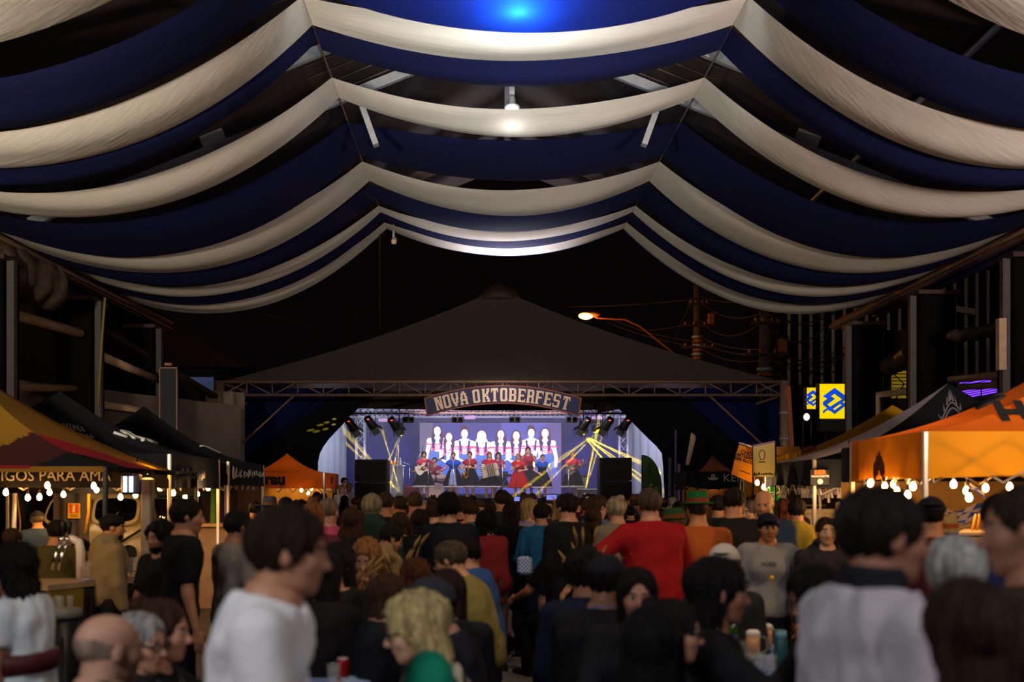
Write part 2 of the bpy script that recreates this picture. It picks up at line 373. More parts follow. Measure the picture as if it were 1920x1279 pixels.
MB().tube([Pt(1648, 800, 21.6), Pt(1648, 740, 21.6), Pt(1715, 733, 20.4)], .075, 10).build('pipe', PVC, t)
t = thing('pipe_run', 'pair of pale rails crossing in front of the purple light', 'pipe', (9, 17, 0))
MB().tube([Pt(1782, 712, 18.5), Pt(1905, 700, 16.9)], .07, 8).build('pipe', PVC, t); MB().tube([Pt(1800, 726, 18.5), Pt(1900, 720, 16.9)], .06, 8).build('pipe', PVC, t); MB().tube([Pt(1865, 722, 17.5), Pt(1865, 700, 17.5)], .06, 8).build('post', PVC, t)
o = MB().box(Pt(1877, 646, 16.4), (.12, .12, .85)).build('hanging_post', PVC, loc=Pt(1877, 646, 16.4)); tag(o, 'pale short post hanging below the right eave', 'post')
# far buildings on the right: dark ribbed cladding built rib by rib
CLAD = mat('dark_cladding', '0c0a09', .8, .0, var=.3); RIB = mat('cladding_rib', '9a8878', .5, .2)
bl = thing('building', 'dark building clad in upright metal ribs behind the bank signs', 'building', (15, 36, 0))
MB().box((16.2, 38.6, 5.4), (12, 5, 10.8)).build('wall', mat('near_black_wall', '050404', .95, spec=.05), bl)  # base colour set near black to keep the wall dark by the street lamp
rm = MB().bev((0, 0, 0), (.11, .12, 5.2), .03).mesh('rib', RIB)
for k in range(26):
    o = link('rib', rm, bl); o.location = (10.5+k*.4-15, 36.02-36, 7.2)
MB().box((15.6, 35.98, 4.3), (10.4, .16, .3)).build('ledge', CLAD, bl)
MB().bar((11.5, 35.6, 9.2), (17.0, 35.6, 8.2), .16, .2).build('cornice', RIB, bl)
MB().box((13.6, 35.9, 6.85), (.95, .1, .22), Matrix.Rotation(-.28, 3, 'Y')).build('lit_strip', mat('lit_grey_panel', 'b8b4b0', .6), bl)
bl = thing('building', 'dark house with a low roof behind the left columns', 'building', (-17, 36, 0))
MB().box((-18.5, 40, 3.2), (17, 7, 6.4)).build('wall', CLAD, bl)
MB().prism([(-28, 6.3), (-9.2, 6.3), (-12.5, 8.4), (-25, 8.4)], 36, 44).build('roof', DARKWOOD, bl)
MB().box((-10.9, 36.3, 5.7), (1.0, .08, .5)).build('window', mat('dim_window', '57628c', emit=.25), bl)
MB().box((-12.2, 36.3, 5.2), (.9, .08, .4)).build('window', mat('dim_amber_window', '6b3f1a', emit=.25), bl)
# neighbouring roof slope on the left
tag(MB().add([(-9.4, 18, 6.0), (-7.2, 27.5, 4.0), (-12.8, 27.5, 4.1), (-13, 18, 6.0), (-9.4, 18, 6.1), (-7.2, 27.5, 4.12), (-12.8, 27.5, 4.2), (-13, 18, 6.1)], [(0, 1, 2, 3), (7, 6, 5, 4), (0, 4, 5, 1), (1, 5, 6, 2), (2, 6, 7, 3), (3, 7, 4, 0)]).build('lean_to_roof', DARKWOOD, loc=(-10, 23, 5)), None, None, None, 'structure')
# ---------------------------------------------------------------- ceiling drapes
WHITE = mat('cream_ceiling_cloth', 'd9d0c4', .9, var=.05, scale=2, bump=.35, bscale=5, wave=(.25, 3, 1), trans=.35)
BLUE = mat('navy_ceiling_cloth', '090f40', .8, var=.1, scale=2, bump=.35, bscale=5, wave=(.25, 3, 1), trans=.4, tcol='0a3cc8')
def xl(y): return -2.83+(25-y)*.0155
def xr(y): return 3.16+(25-y)*.018
ZR = 8.42
RT, ET = [9.5, 13.5, 16.5, 20.7, 23.4, 25.2], [6.9, 10.6, 13.5, 17.2, 19.6, 22.8]
def eaveY(y): return float(np.interp(y, RT, ET))
BANDS = [('w', 9.9, 11.1, .62, 1.15), ('b', 12.15, 13.05, .58, 1.15), ('w', 13.42, 14.24, .42, 1.2), ('b', 14.33, 15.05, .46, 1.2), ('w', 16.04, 16.86, .58, 1.1),
         ('b', 17.95, 19.7, .42, 1.05), ('w', 20.1, 21.35, .66, 1.0), ('b', 21.6, 22.7, .66, 1.0), ('w', 23.2, 23.72, .62, .98), ('b', 23.8, 24.4, .62, .95), ('w', 24.62, 25.2, .62, .92), ('b', 25.22, 25.34, .6, .90)]
ORD = ['nearest', 'second', 'third', 'fourth', 'fifth', 'last']
cnt = {'w': 0, 'b': 0}
for bi, (c, y0, y1, s_c, s_s) in enumerate(BANDS):
    k = cnt[c]; cnt[c] += 1; cname = 'cream' if c == 'w' else 'navy blue'
    for bay in ('left', 'middle', 'right'):
        if bay == 'middle' and y0 < 12: continue
        rs = random.Random(bi*7+len(bay)); ph = rs.uniform(0, 6)
        e0, e1 = eaveY(y0), eaveY(y1)
        if bay == 'middle': A0, A1, B0, B1 = Vector((xl(y0), y0, ZR)), Vector((xl(y1), y1, ZR)), Vector((xr(y0), y0, ZR)), Vector((xr(y1), y1, ZR)); S = s_c
        elif bay == 'left': A0, A1, B0, B1 = Vector((xl(y0), y0, ZR)), Vector((xl(y1)-.0, y0+(y1-y0)*(.55 if bi == 3 else 1), ZR)), Vector((-8.35, e0, 6.1)), Vector((-8.35, e1, 6.1)); S = s_s
        else: A0, A1, B0, B1 = Vector((xr(y0), y0, ZR)), Vector((xr(y1), y1, ZR)), Vector((8.55, e0, 6.1)), Vector((8.55, e1, 6.1)); S = s_s
        wd = (y1-y0)
        def fn(u, v):
            p = A0.lerp(B0, u).lerp(A1.lerp(B1, u), v); q = 4*u*(1-u)
            p = p-Vector((0, 0, S*q))
            p.y += (v-.5)*wd*.16*q
            p.z += (-.10*math.sin(math.pi*v)*(1 if wd > .6 else .4)-(v-.5)*.12)*q
            p.z += .012*math.sin(v*9+u*3+ph)*q+.02*math.sin(v*4+u*6+ph)*q
            return p
        mb = MB().grid(fn, 34, 12)
        o = mb.build('ceiling_drape', WHITE if c == 'w' else BLUE, loc=(A0+B1)/2)
        n_tot = sum(1 for q in BANDS if q[0] == c); od = 'last' if k == n_tot-1 else ORD[k]
        if bay == 'middle': od = 'last' if k == n_tot-1 else ORD[k-(1 if c == 'w' else 0)]
        tag(o, f'{cname} cloth strip swagged in the {bay} bay, {od} {cname} strip from the camera', 'drape', 'cloth strips swagged below the hall roof')
ROPE = mat('drape_cord', '5a4738', .8)
for f, lab in ((xl, 'thin cord running from front to back along the left edge of the middle drapes'), (xr, 'thin cord running from front to back along the right edge of the middle drapes')):
    tag(MB().tube([(f(y), y, ZR+.01) for y in (5, 10, 15, 20, 25.2)], .014, 5).build('drape_cord', ROPE, loc=(f(15), 15, ZR)), lab, 'cord')
t = thing('security_camera', 'small pale surveillance camera hanging below the last drape', 'camera', Pt(738, 430, 25))
p = Pt(738, 430, 25)
MB().tube([p+Vector((0, 0, .4)), p], .02, 6).build('bracket', STEEL, t); MB().bev(p+Vector((.02, -.05, -.3)), (.12, .26, .12), .02, Matrix.Rotation(.5, 3, 'X')).build('housing', mat('pale_housing', 'b59a86', .5), t); MB().tube([p, p-Vector((0, 0, .25))], .035, 6).build('joint', STEEL, t)
# cables hanging loosely in the dark
for a, b, d, lab in ((Pt(500, 590, 26), Pt(905, 640, 40), .3, 'thin cable strung across the dark sky left of the tent top'), (Pt(712, 430, 25), Pt(712, 620, 26), 0, 'thin cable hanging straight down beside the surveillance camera')):
    tag(MB().tube(sag(a, b, d), .012, 4).build('cable', WIRE, loc=a), lab, 'cable')
# ---------------------------------------------------------------- stage tent (pyramid marquee)
MARQ = mat('grey_brown_marquee', '564844', .85, var=.06, scale=2, trans=.12)
NAVY = mat('navy_marquee_curtain', '0c1238', .9, spec=.05, var=.12, scale=2, bump=.2, bscale=3, wave=(1, 1, .1))
SWAG = mat('black_swag', '0c0c12', .95, spec=.05)
TY0, TY1 = 27., 42.; TXL, TXR = Pt(415, 0, TY0).x, Pt(1466, 0, TY0).x; TZ = Pt(0, 716, TY0).z; AP = Vector((Pt(935, 0, 34.5).x, 34.5, Pt(0, 543, 34.5).z))
t = thing('stage_marquee', 'large grey-brown pyramid marquee covering the stage', 'tent', (0, 34.5, 0))
cs = [Vector((TXL, TY0, TZ)), Vector((TXR, TY0, TZ)), Vector((TXR, TY1, TZ)), Vector((TXL, TY1, TZ))]
for i in range(4):
    a, b = cs[i], cs[(i+1) % 4]
    def fn(u, v):
        p = a.lerp(b, u).lerp(AP, v); p.z -= .35*math.sin(math.pi*v)*(.6+.4*math.sin(math.pi*u)); return p
    MB().grid(fn, 20, 14).build('roof_panel', MARQ, t)
MB().lathe([(.9, -.45), (.5, .0), (.12, .2), (0, .3)], AP, 12).build('peak_cap', DARKWOOD, t)
TR = mat('truss_grey_brown', '6f5648', .5, .3)
def flat_truss(a, b, h, n, r=.035, dr=.014, m=TR, name='truss', par=None):
    a, b = Vector(a), Vector(b); dn = Vector((0, 0, -h)); m_ = MB()
    m_.tube([a, b], r, 7); m_.tube([a+dn, b+dn], r*.8, 7)
    for i in range(n):
        p, q = a.lerp(b, i/n), a.lerp(b, (i+1)/n)
        m_.tube([p, p+dn], dr, 5); m_.tube([p, q+dn] if i % 2 else [p+dn, q], dr, 5)
    return m_.build(name, m, par)
flat_truss((TXL, TY0, TZ-.0), (TXR, TY0, TZ-.0), .36, 22, .05, .018, par=t)
flat_truss((TXL, TY0, TZ), (TXL, TY1, TZ), .36, 14, .05, .018, par=t); flat_truss((TXR, TY0, TZ), (TXR, TY1, TZ), .36, 14, .05, .018, par=t); flat_truss((TXL, TY1, TZ), (TXR, TY1, TZ), .36, 14, .05, .018, par=t)
LEGM = mat('silver_tent_leg', 'a58672', .35, .6)
for x, y in ((TXL-.06, TY0), (TXR+.08, TY0), (TXL, TY1), (TXR, TY1)):
    l = MB().tube([(x, y, 0), (x, y, TZ+.02)], .14, 14).build('leg', LEGM, t)
    for z in (1.2, 2.4, 3.2, 3.9): MB().lathe([(.16, -.03), (.16, .03)], (x, y, z), 14).build('clamp_band', STEEL, l)
MB().box((TXR+.28, TY0-.1, 2.1), (.12, .12, 5.0), Matrix.Rotation(-.06, 3, 'Y')).build('brace_board', mat('orange_board', '8a4526', .7), t)
for sx in (TXL, TXR):   # diagonal braces at the corners
    s_ = 1 if sx < 0 else -1
    MB().tube([(sx, TY0-.02, TZ-2.2), (sx+s_*2.0, TY0-.02, TZ-.35)], .03, 6).build('brace', TR, t)
# navy side curtains across the front corners, in front of them black swags that leave an arched opening
def shaped(ys, lft, rgt, Y, m, par, name, nf, amp):
    def fn(u, v):
        py = ys[0]+(ys[-1]-ys[0])*v; l = float(np.interp(py, ys, lft)); r = float(np.interp(py, ys, rgt))
        p = Pt(l+(r-l)*u, py, Y); p.y += amp*math.sin(p.x*nf+v); return p
    return MB().grid(fn, 40, 20).build(name, m, par)
YS = [728, 745, 766, 778, 792, 810, 825, 846, 880, 930, 1000]
LI = [700, 690, 672, 658, 647, 630, 616, 601, 594, 592, 590]; LO = [655, 630, 592, 576, 557, 533, 513, 485, 445, 430, 428]
RI = [1130, 1140, 1158, 1172, 1185, 1203, 1219, 1241, 1244, 1246, 1248]; RO = [1250, 1270, 1297, 1313, 1331, 1353, 1371, 1396, 1430, 1440, 1446]
shaped(YS, [418]*11, [max(422, x+25) for x in LO], 29.6, NAVY, t, 'side_curtain', 5, .05)
shaped(YS, [x-25 for x in RO], [1462]*11, 29.6, NAVY, t, 'side_curtain', 5, .05)
shaped(YS, LO, LI, 29.2, SWAG, t, 'swag_curtain', 3, .06); shaped(YS, RI, RO, 29.2, SWAG, t, 'swag_curtain', 3, .06)
MB().grid(lambda u, v: Pt(625+690*u, 733+(764-733)*v+6*math.sin(u*3.14)*v, 30.0)+Vector((0, .05*math.sin(u*40), 0)), 40, 3).build('header_cloth', mat('brown_black_cloth', '1f1512', .9), t)
for x0, x1, y0, y1 in ((700, 790, 742, 768), (1120, 1200, 745, 775), (1090, 1215, 728, 748)):
    a, b = Pt(x0, y1, 29.5), Pt(x1, y0, 29.9)
    MB().add([a, (b.x, 29.6, a.z+.25), b, (a.x, 29.8, b.z-.15)], [(0, 1, 2, 3)]).build('inner_flap', MATS['brown_black_cloth'], t)
# ---------------------------------------------------------------- arched festival sign
SB, SO, SL = mat('sign_navy', '1b2150', .6), mat('sign_orange_edge', '8c4420', .6), mat('sign_letter_tan', 'dcbfa8', .6, var=.06)
SY = 26.75
t = thing('festival_sign', 'arched navy sign with orange edge reading NOVA OKTOBERFEST over the stage', 'sign', Pt(943, 752, SY))
def arc(px): u = (px-943)/147.; return 722+24*u*u   # top edge in picture rows, turned into metres at SY
def band(o0, o1, x0, x1, d0, d1, name, m, n=28):
    poly = []
    for i in range(n+1):
        q = x0+(x1-x0)*i/n; poly.append(Pt(q, arc(q)+o0, SY))
    for i in range(n, -1, -1):
        q = x0+(x1-x0)*i/n; q2 = 943+(q-943)*.965; poly.append(Pt(q2, arc(q)+o1, SY))
    return MB().prism([(p.x, p.z) for p in poly], SY+d0, SY+d1).build(name, m, t)
band(0, 35, 795, 1091, 0, .08, 'edge_board', SO); band(2.2, 32.8, 797.5, 1088.5, -.012, .0, 'face_panel', SB)
GL = {'N': [(0, 0, .3, 1), (.7, 0, 1, 1), (.25, .55, .5, 1.0), (.42, .3, .62, .75), (.52, .05, .78, .5), (-.06, 0, .36, .1), (-.06, .9, .4, 1), (.62, .9, 1.06, 1)],
      'O': [(0, .06, .32, .94), (.68, .06, 1, .94), (.1, 0, .9, .14), (.1, .86, .9, 1), (-.05, .8, .35, .9), (.65, .1, 1.05, .2)],
      'V': [(0, .45, .3, 1), (.7, .45, 1, 1), (.12, .2, .42, .6), (.58, .2, .88, .6), (.3, 0, .7, .3), (-.08, .9, .4, 1), (.6, .9, 1.08, 1)],
      'A': [(.0, 0, .3, .6), (.7, 0, 1, .6), (.1, .5, .4, .86), (.6, .5, .9, .86), (.28, .74, .72, 1), (.2, .28, .8, .42), (-.08, 0, .38, .1), (.62, 0, 1.08, .1)],
      'K': [(0, 0, .34, 1), (.3, .4, .6, .62), (.55, .55, .85, .8), (.7, .72, 1, 1), (.55, .2, .85, .48), (.7, 0, 1, .3), (-.07, 0, .42, .1), (-.07, .9, .42, 1), (.6, .9, 1.06, 1), (.62, 0, 1.08, .1)],
      'T': [(.33, 0, .67, 1), (0, .84, 1, 1), (-.02, .7, .16, .9), (.84, .7, 1.02, .9), (.22, 0, .78, .1)],
      'B': [(0, 0, .34, 1), (.3, .86, .85, 1), (.3, .43, .85, .57), (.3, 0, .85, .14), (.66, .55, .98, .92), (.66, .08, 1.0, .48), (-.07, .88, .3, 1), (-.07, 0, .3, .12)],
      'E': [(0, 0, .34, 1), (.3, .86, 1, 1), (.3, .43, .82, .57), (.3, 0, 1, .14), (.86, .74, 1.02, .9), (.86, .1, 1.02, .26), (-.07, .88, .3, 1), (-.07, 0, .3, .12)],
      'R': [(0, 0, .34, 1), (.3, .86, .85, 1), (.3, .43, .85, .57), (.66, .52, .98, .92), (.66, 0, .98, .46), (-.07, .9, .3, 1), (-.07, 0, .42, .1), (.6, 0, 1.08, .1)],
      'F': [(0, 0, .34, 1), (.3, .86, 1, 1), (.3, .43, .82, .57), (.86, .72, 1.02, .9), (-.07, .88, .3, 1), (-.07, 0, .45, .1)],
      'S': [(0, .5, .32, .92), (.68, .08, 1, .54), (.1, .86, .95, 1), (.1, .43, .9, .58), (.05, 0, .9, .14), (.82, .72, 1, .9), (0, .1, .18, .28)]}
pos = [('N', 823), ('O', 838), ('V', 853.5), ('A', 869.5), ('O', 893), ('K', 911), ('T', 927.5), ('O', 944.5), ('B', 961.5), ('E', 978.5), ('R', 995), ('F', 1011.5), ('E', 1028), ('S', 1043.5), ('T', 1061)]
for ch, px in pos:
    a = -math.atan(2*24*(px-943)/147./147.); c = Pt(px, arc(px)+18.5, SY); wl, hl = 13.0*SY/F, 25*SY/F
    m = MB(); fr = Matrix.Translation((c.x, SY-.02, c.z)) @ Matrix.Rotation(-a, 4, 'Y')
    for k, (x0, z0, x1, z1) in enumerate(GL[ch]):
        q = [((x0-.5)*wl, (z0-.5)*hl), ((x1-.5)*wl, (z0-.5)*hl), ((x1-.5)*wl, (z1-.5)*hl), ((x0-.5)*wl, (z1-.5)*hl)]
        m.prism(q, -.012-.0006*k, .012, fr)
    m.build('letter', SL, t)
for px in (870, 943, 1010): MB().tube([Pt(px, 716, SY+.1), Pt(px, arc(px)+3, SY+.05)], .015, 5).build('hanger', STEEL, t)
# ---------------------------------------------------------------- stage
SZ = 1.48
st = thing('stage', 'raised black stage deck behind the crowd', 'stage', (0, 35, 0))
MB().box((.1, 35.3, SZ-.1), (11.4, 8.6, .2)).build('deck', mat('black_stage_floor', '17171c', .35), st)
for k in range(12): MB().box((-5.3+k*.98, 31.05, (SZ-.2)/2), (.97, .06, SZ-.2)).build('skirt_panel', BLACK, st)
for x in (-5.2, -2.5, .1, 2.8, 5.4):
    for y in (32.5, 35.5, 39): MB().box((x, y, .64), (.08, .08, 1.28)).build('leg', STEEL, st)
BACK = mat('royal_blue_backdrop', '2c2f94', .85, var=.08, scale=1.5, bump=.3, bscale=2, wave=(3, 1, .1))
a, b = Pt(628, 0, 38.9), Pt(1215, 0, 38.9)
o = MB().grid(lambda u, v: Vector((a.x+(b.x-a.x)*u, 38.9+.05*math.sin(u*60)+.03*math.sin(u*23), SZ+.01+(5.1-SZ)*v)), 120, 3).build('stage_backdrop', BACK, loc=(0, 38.9, SZ)); tag(o, 'royal blue cloth backdrop behind the band', 'backdrop')
SILV = mat('silver_side_drape', 'b9c2cc', .6, var=.08, scale=1, bump=.2, bscale=3, wave=(4, 1, .1))
for px0, px1, ya, yb, lab in ((596, 652, 33.2, 37.8, 'silvery side drape left of the stage opening'), (1180, 1252, 37.8, 33.2, 'silvery side drape right of the stage opening')):
    A, B = Pt(px0, 0, ya), Pt(px1, 0, yb)
    o = MB().grid(lambda u, v: Vector((A.x+(B.x-A.x)*u+.06*math.sin(u*30), A.y+(B.y-A.y)*u+.1*math.sin(u*26+v), SZ+.01+3.4*v)), 80, 4).build('side_drape', SILV, loc=(A+B)/2); tag(o, lab, 'drape')
# LED screen with its picture of eight women
t = thing('led_screen', 'wide LED screen showing eight women in dirndls behind the band', 'screen', Pt(920, 870, 38.2))
q0, q1 = Pt(787, 793, 38.2), Pt(1052, 926, 38.2)
MB().box(((q0.x+q1.x)/2, 38.28, (q0.z+q1.z)/2), (q1.x-q0.x+.08, .14, q0.z-q1.z+.08)).build('cabinet', BLACK, t)
def scr(name, hx, s): return mat(name, hx, emit=s)
for k, (xa, xb, hx, s) in enumerate(((787, 812, '77738f', .5), (812, 940, '4b4a9e', .55), (940, 1025, '5b5db4', .75), (1025, 1052, '6a5f9c', .6))):
    p, q = Pt(xa, 793, 38.2), Pt(xb, 926, 38.2)
    MB().add([(p.x, 38.2, q.z), (q.x, 38.2, q.z), (q.x, 38.2, p.z), (p.x, 38.2, p.z)], [(0, 1, 2, 3)]).build('screen_panel', scr('screen_blue_%d' % k, hx, s), t)
EW, EP, EH, ED, EB, EF = scr('screen_white', 'fff0f6', .92), scr('screen_pink', 'e85a86', .9), scr('screen_hair', '6a4458', .42), scr('screen_navy', '3a3f88', .5), scr('screen_skirt', '5a7ac8', .75), scr('screen_face', 'ffe9e2', 1.0)
def ell(m, c, rx, ry, mi, y, n=16, rot=0.):
    vs = []
    for i in range(n):
        a = 2*math.pi*i/n; x, z = rx*math.cos(a), ry*math.sin(a)
        vs.append((c[0]+x*math.cos(rot)-z*math.sin(rot), y, c[1]+x*math.sin(rot)+z*math.cos(rot)))
    m.add(vs, [tuple(range(n-1, -1, -1))], mi)
def pol(m, pts, mi, y): m.add([(a, y, b) for a, b in pts], [tuple(range(len(pts)))], mi)
ell0 = ell
def figure(px, top, s, hair, arm):
    m = MB(); k = s*38.2/F; c = Pt(px, top, 38.2); X = lambda u: c.x+u*k; Z = lambda v: c.z-v*k*.68; ell = lambda m_, c_, rx, ry, mi, y__, n=16, rot=0.: ell0(m_, c_, rx, ry*.68, mi, y__, n, rot); y0 = 38.195
    y = lambda i: y0-.0022*i
    if hair == 'long': ell(m, (X(0), Z(15)), 9.5*k, 17*k, 2, y(0)); ell(m, (X(-7), Z(32)), 4.5*k, 18*k, 2, y(3.5)); ell(m, (X(7), Z(32)), 4.5*k, 18*k, 2, y(3.5))
    elif hair == 'white': ell(m, (X(0), Z(17)), 10.5*k, 19*k, 2, y(0)); ell(m, (X(0), Z(18)), 9*k, 17*k, 0, y(1)); ell(m, (X(-7), Z(36)), 4.5*k, 15*k, 0, y(1)); ell(m, (X(7), Z(36)), 4.5*k, 15*k, 0, y(1))
    else: ell(m, (X(0), Z(10)), 9*k, 15.5*k, 2, y(0)); ell(m, (X(-1), Z(-4)), 6.5*k, 6*k, 2, y(0))
    pol(m, [(X(-12), Z(66)), (X(12), Z(66)), (X(20), Z(100)), (X(24), Z(128)), (X(-24), Z(128)), (X(-20), Z(100))], 4, y(1))
    pol(m, [(X(-5), Z(27)), (X(-13), Z(33)), (X(-15), Z(44)), (X(-12), Z(56)), (X(-11), Z(68)), (X(11), Z(68)), (X(12), Z(56)), (X(15), Z(44)), (X(13), Z(33)), (X(5), Z(27))], 0, y(2))
    pol(m, [(X(-9), Z(44)), (X(-12), Z(56)), (X(-10), Z(68)), (X(10), Z(68)), (X(12), Z(56)), (X(9), Z(44)), (X(0), Z(50))], 1, y(3))
    for sg in (-1, 1):
        ell(m, (X(sg*14), Z(42)), 6*k, 9.5*k, 0, y(3), 14, sg*-.25); pol(m, [(X(sg*16-6.5), Z(48)), (X(sg*16+6.5), Z(48)), (X(sg*16+6), Z(52)), (X(sg*16-6), Z(52))], 1, y(4))
        ex = sg*(17 if arm else 20)
        pol(m, [(X(sg*16-4), Z(52)), (X(sg*16+4), Z(52)), (X(ex+3.5), Z(80)), (X(ex-3), Z(80))], 5, y(4))
        pol(m, [(X(ex-3.2), Z(79)), (X(ex+3.5), Z(79)), (X(sg*4+3), Z(88)), (X(sg*4-3), Z(92))] if arm else [(X(ex-3), Z(79)), (X(ex+3.5), Z(79)), (X(ex+2), Z(106)), (X(ex-3), Z(106))], 5, y(5))
        pol(m, [(X(sg*9-1.8), Z(33)), (X(sg*9+1.8), Z(33)), (X(sg*7+1.8), Z(62)), (X(sg*7-1.8), Z(62))], 3, y(5))
    pol(m, [(X(-3.5), Z(52)), (X(3.5), Z(52)), (X(4), Z(70)), (X(-4), Z(70))], 0, y(6))
    for i in range(3): pol(m, [(X(-3.5), Z(54+i*5)), (X(3.5), Z(55+i*5)), (X(3.5), Z(56.5+i*5)), (X(-3.5), Z(55.5+i*5))], 3, y(7))
    pol(m, [(X(-2.6), Z(22)), (X(2.6), Z(22)), (X(6), Z(34)), (X(0), Z(42)), (X(-6), Z(34))], 5, y(5))
    ell(m, (X(0), Z(14)), 6.4*k, 12.5*k, 5, y(6))
    for sg in (-1, 1): ell(m, (X(sg*2.3), Z(12)), 1.2*k, .7*k, 2, y(7), 8)
    ell(m, (X(0), Z(20)), 1.8*k, .9*k, 1, y(7), 8)
    m.build('screen_figure', [EW, EP, EH, ED, EB, EF], t)
for px, top, s, h, a in ((820, 799, 1.0, 'long', 0), (842, 811, .92, 'long', 1), (871, 804, 1.0, 'bun', 1), (903, 807, .98, 'white', 0), (939, 806, .98, 'long', 1), (968, 808, .98, 'long', 1), (996, 803, 1.0, 'bun', 1), (1022, 803, 1.02, 'long', 0)): figure(px, top, s, h, a)
# trusses
def box_truss(a, b, w_, n, name, lab, r=.03, m=ALU):
    a, b = Vector(a), Vector(b); d = (b-a).normalized()
    x = Vector((1, 0, 0)) if abs(d.x) < .5 else Vector((0, 0, 1)); y = d.cross(x).normalized(); m_ = MB(); h = w_/2
    cs_ = [x*h+y*h, -x*h+y*h, -x*h-y*h, x*h-y*h]
    t_ = thing(name, lab, 'truss', a)
    for c in cs_: MB().tube([a+c, b+c], r, 7).build('chord', m, t_)
    for i in range(n):
        for k in range(4):
            p, q = cs_[k], cs_[(k+1) % 4]
            if (i+k) % 2: p, q = q, p
            m_.tube([a.lerp(b, i/n)+p, a.lerp(b, (i+1)/n)+q], r*.5, 5)
    for k in range(4):
        m_.tube([a+cs_[k], a+cs_[(k+1) % 4]], r*.7, 5); m_.tube([b+cs_[k], b+cs_[(k+1) % 4]], r*.7, 5)
    m_.build('lattice', m, t_); return t_
ty = 36.6
p0, p1 = Pt(676, 0, ty), Pt(1169, 0, ty); zt = Pt(0, 782, ty).z
box_truss((p0.x, ty, SZ), (p0.x, ty, zt), .3, 9, 'upright_truss', 'white lattice upright behind the left loudspeaker stack')
box_truss((p1.x, ty, SZ), (p1.x, ty, zt), .3, 9, 'upright_truss', 'white lattice upright behind the right loudspeaker stack')
box_truss((p0.x-.6, ty, zt+.12), (p1.x+.6, ty, zt+.12), .26, 34, 'cross_truss', 'white horizontal lattice truss over the stage', .024)
fy = 31.6; zf = Pt(0, 769, fy).z
box_truss((Pt(640, 0, fy).x, fy, zf), (Pt(1215, 0, fy).x, fy, zf), .22, 40, 'cross_truss', 'dark horizontal truss along the stage front carrying the lamps', .022, TR)
# stage lamps
REDLED = mat('red_indicator', 'ff2a10', emit=4.); YEL = mat('yellow_beam_lens', 'ffe020', emit=16.)
def par_can(px, py, sgn, lab):
    c = Pt(px, py, 31.5); t_ = thing('stage_lamp', lab, 'stage lamp', c, group=None); rot = Matrix.Rotation(sgn*.55, 3, 'Y') @ Matrix.Rotation(.5, 3, 'X')
    MB().lathe([(.06, .22), (.12, .2), (.13, .0), (.15, -.16), (.155, -.2)], c, 12, rot=rot).build('housing', BLACK, t_)
    MB().lathe([(.12, -.19), (.02, -.185)], c, 10, rot=rot).build('lens', mat('dim_lens', 'c9b0c8', .1, emit=.6), t_)
    MB().tube([c+Vector((-.17, 0, 0)), c+Vector((-.17, 0, .3)), c+Vector((.17, 0, .3)), c+Vector((.17, 0, 0))], .015, 5).build('yoke', BLACK, t_)
    MB().tube([c+Vector((0, 0, .3)), c+Vector((0, .0, Pt(0, 772, 31.5).z-c.z))], .02, 5).build('clamp', BLACK, t_)
    for ax, ang in (((0, 1, 0), 1), ((0, 1, 0), -1), ((1, 0, 0), 1), ((1, 0, 0), -1)):
        off = rot @ (Vector((0.17*ang, 0, -.3)) if ax[1] else Vector((0, -.17*ang, -.3)))
        rr = rot @ (Matrix.Rotation(-ang*.5, 3, 'Y') if ax[1] else Matrix.Rotation(-ang*.5, 3, 'X'))
        MB().box(c+off, (.012, .24, .2) if ax[1] else (.24, .012, .2), rr).build('barn_door', BLACK, t_)
    MB().ball(c+rot @ Vector((0, -.1, .17)), .03, 8, 5, sc3=(1.6, 1, .8)).build('indicator', REDLED, t_)
for px, py, s_, lab in ((658, 796, -1, 'leftmost barn door lamp on the stage front truss'), (694, 792, -1, 'second barn door lamp from the left on the stage truss'), (738, 794, -1, 'third barn door lamp from the left, above the yellow beam'),
                        (1098, 794, 1, 'third barn door lamp from the right, above the crossed yellow beams'), (1140, 794, 1, 'second barn door lamp from the right on the stage truss'), (1174, 794, 1, 'rightmost barn door lamp on the stage front truss')): par_can(px, py, s_, lab)
for px, lab in ((766, 'twin blinder lamp beside the left barn door lamps'), (858, 'twin blinder lamp under the left half of the sign'), (965, 'twin blinder lamp under the right half of the sign'), (1072, 'twin blinder lamp under the right end of the sign')):
    c = Pt(px, 787, 31.45); t_ = thing('blinder_lamp', lab, 'stage lamp', c)
    MB().bev(c, (.38, .14, .19), .02).build('housing', BLACK, t_)
    for s_ in (-1, 1): MB().lathe([(.075, -.0), (.07, -.02), (.02, -.0)], c+Vector((s_*.09, -.07, 0)), 12, rot=Matrix.Rotation(R(90), 3, 'X')).build('lens', mat('dull_amber_lens', '5a4630', .15), t_)
    MB().tube([c+Vector((0, 0, .09)), c+Vector((0, 0, Pt(0, 772, 31.45).z-c.z))], .018, 5).build('clamp', BLACK, t_)
for px, py, lab in ((881, 786, 'small pink lit box on the left of the upper truss'), (720, 791, 'small grey fixture hanging between left barn door lamps'), (1120, 787, 'small grey fixture hanging between right barn door lamps')):
    c = Pt(px, py-3, 36.3); tag(MB().bev(c, (.42, .1, .13), .02).build('truss_box', mat('pale_pink_box', 'd8a8c8', .5), loc=c), lab, 'fixture')
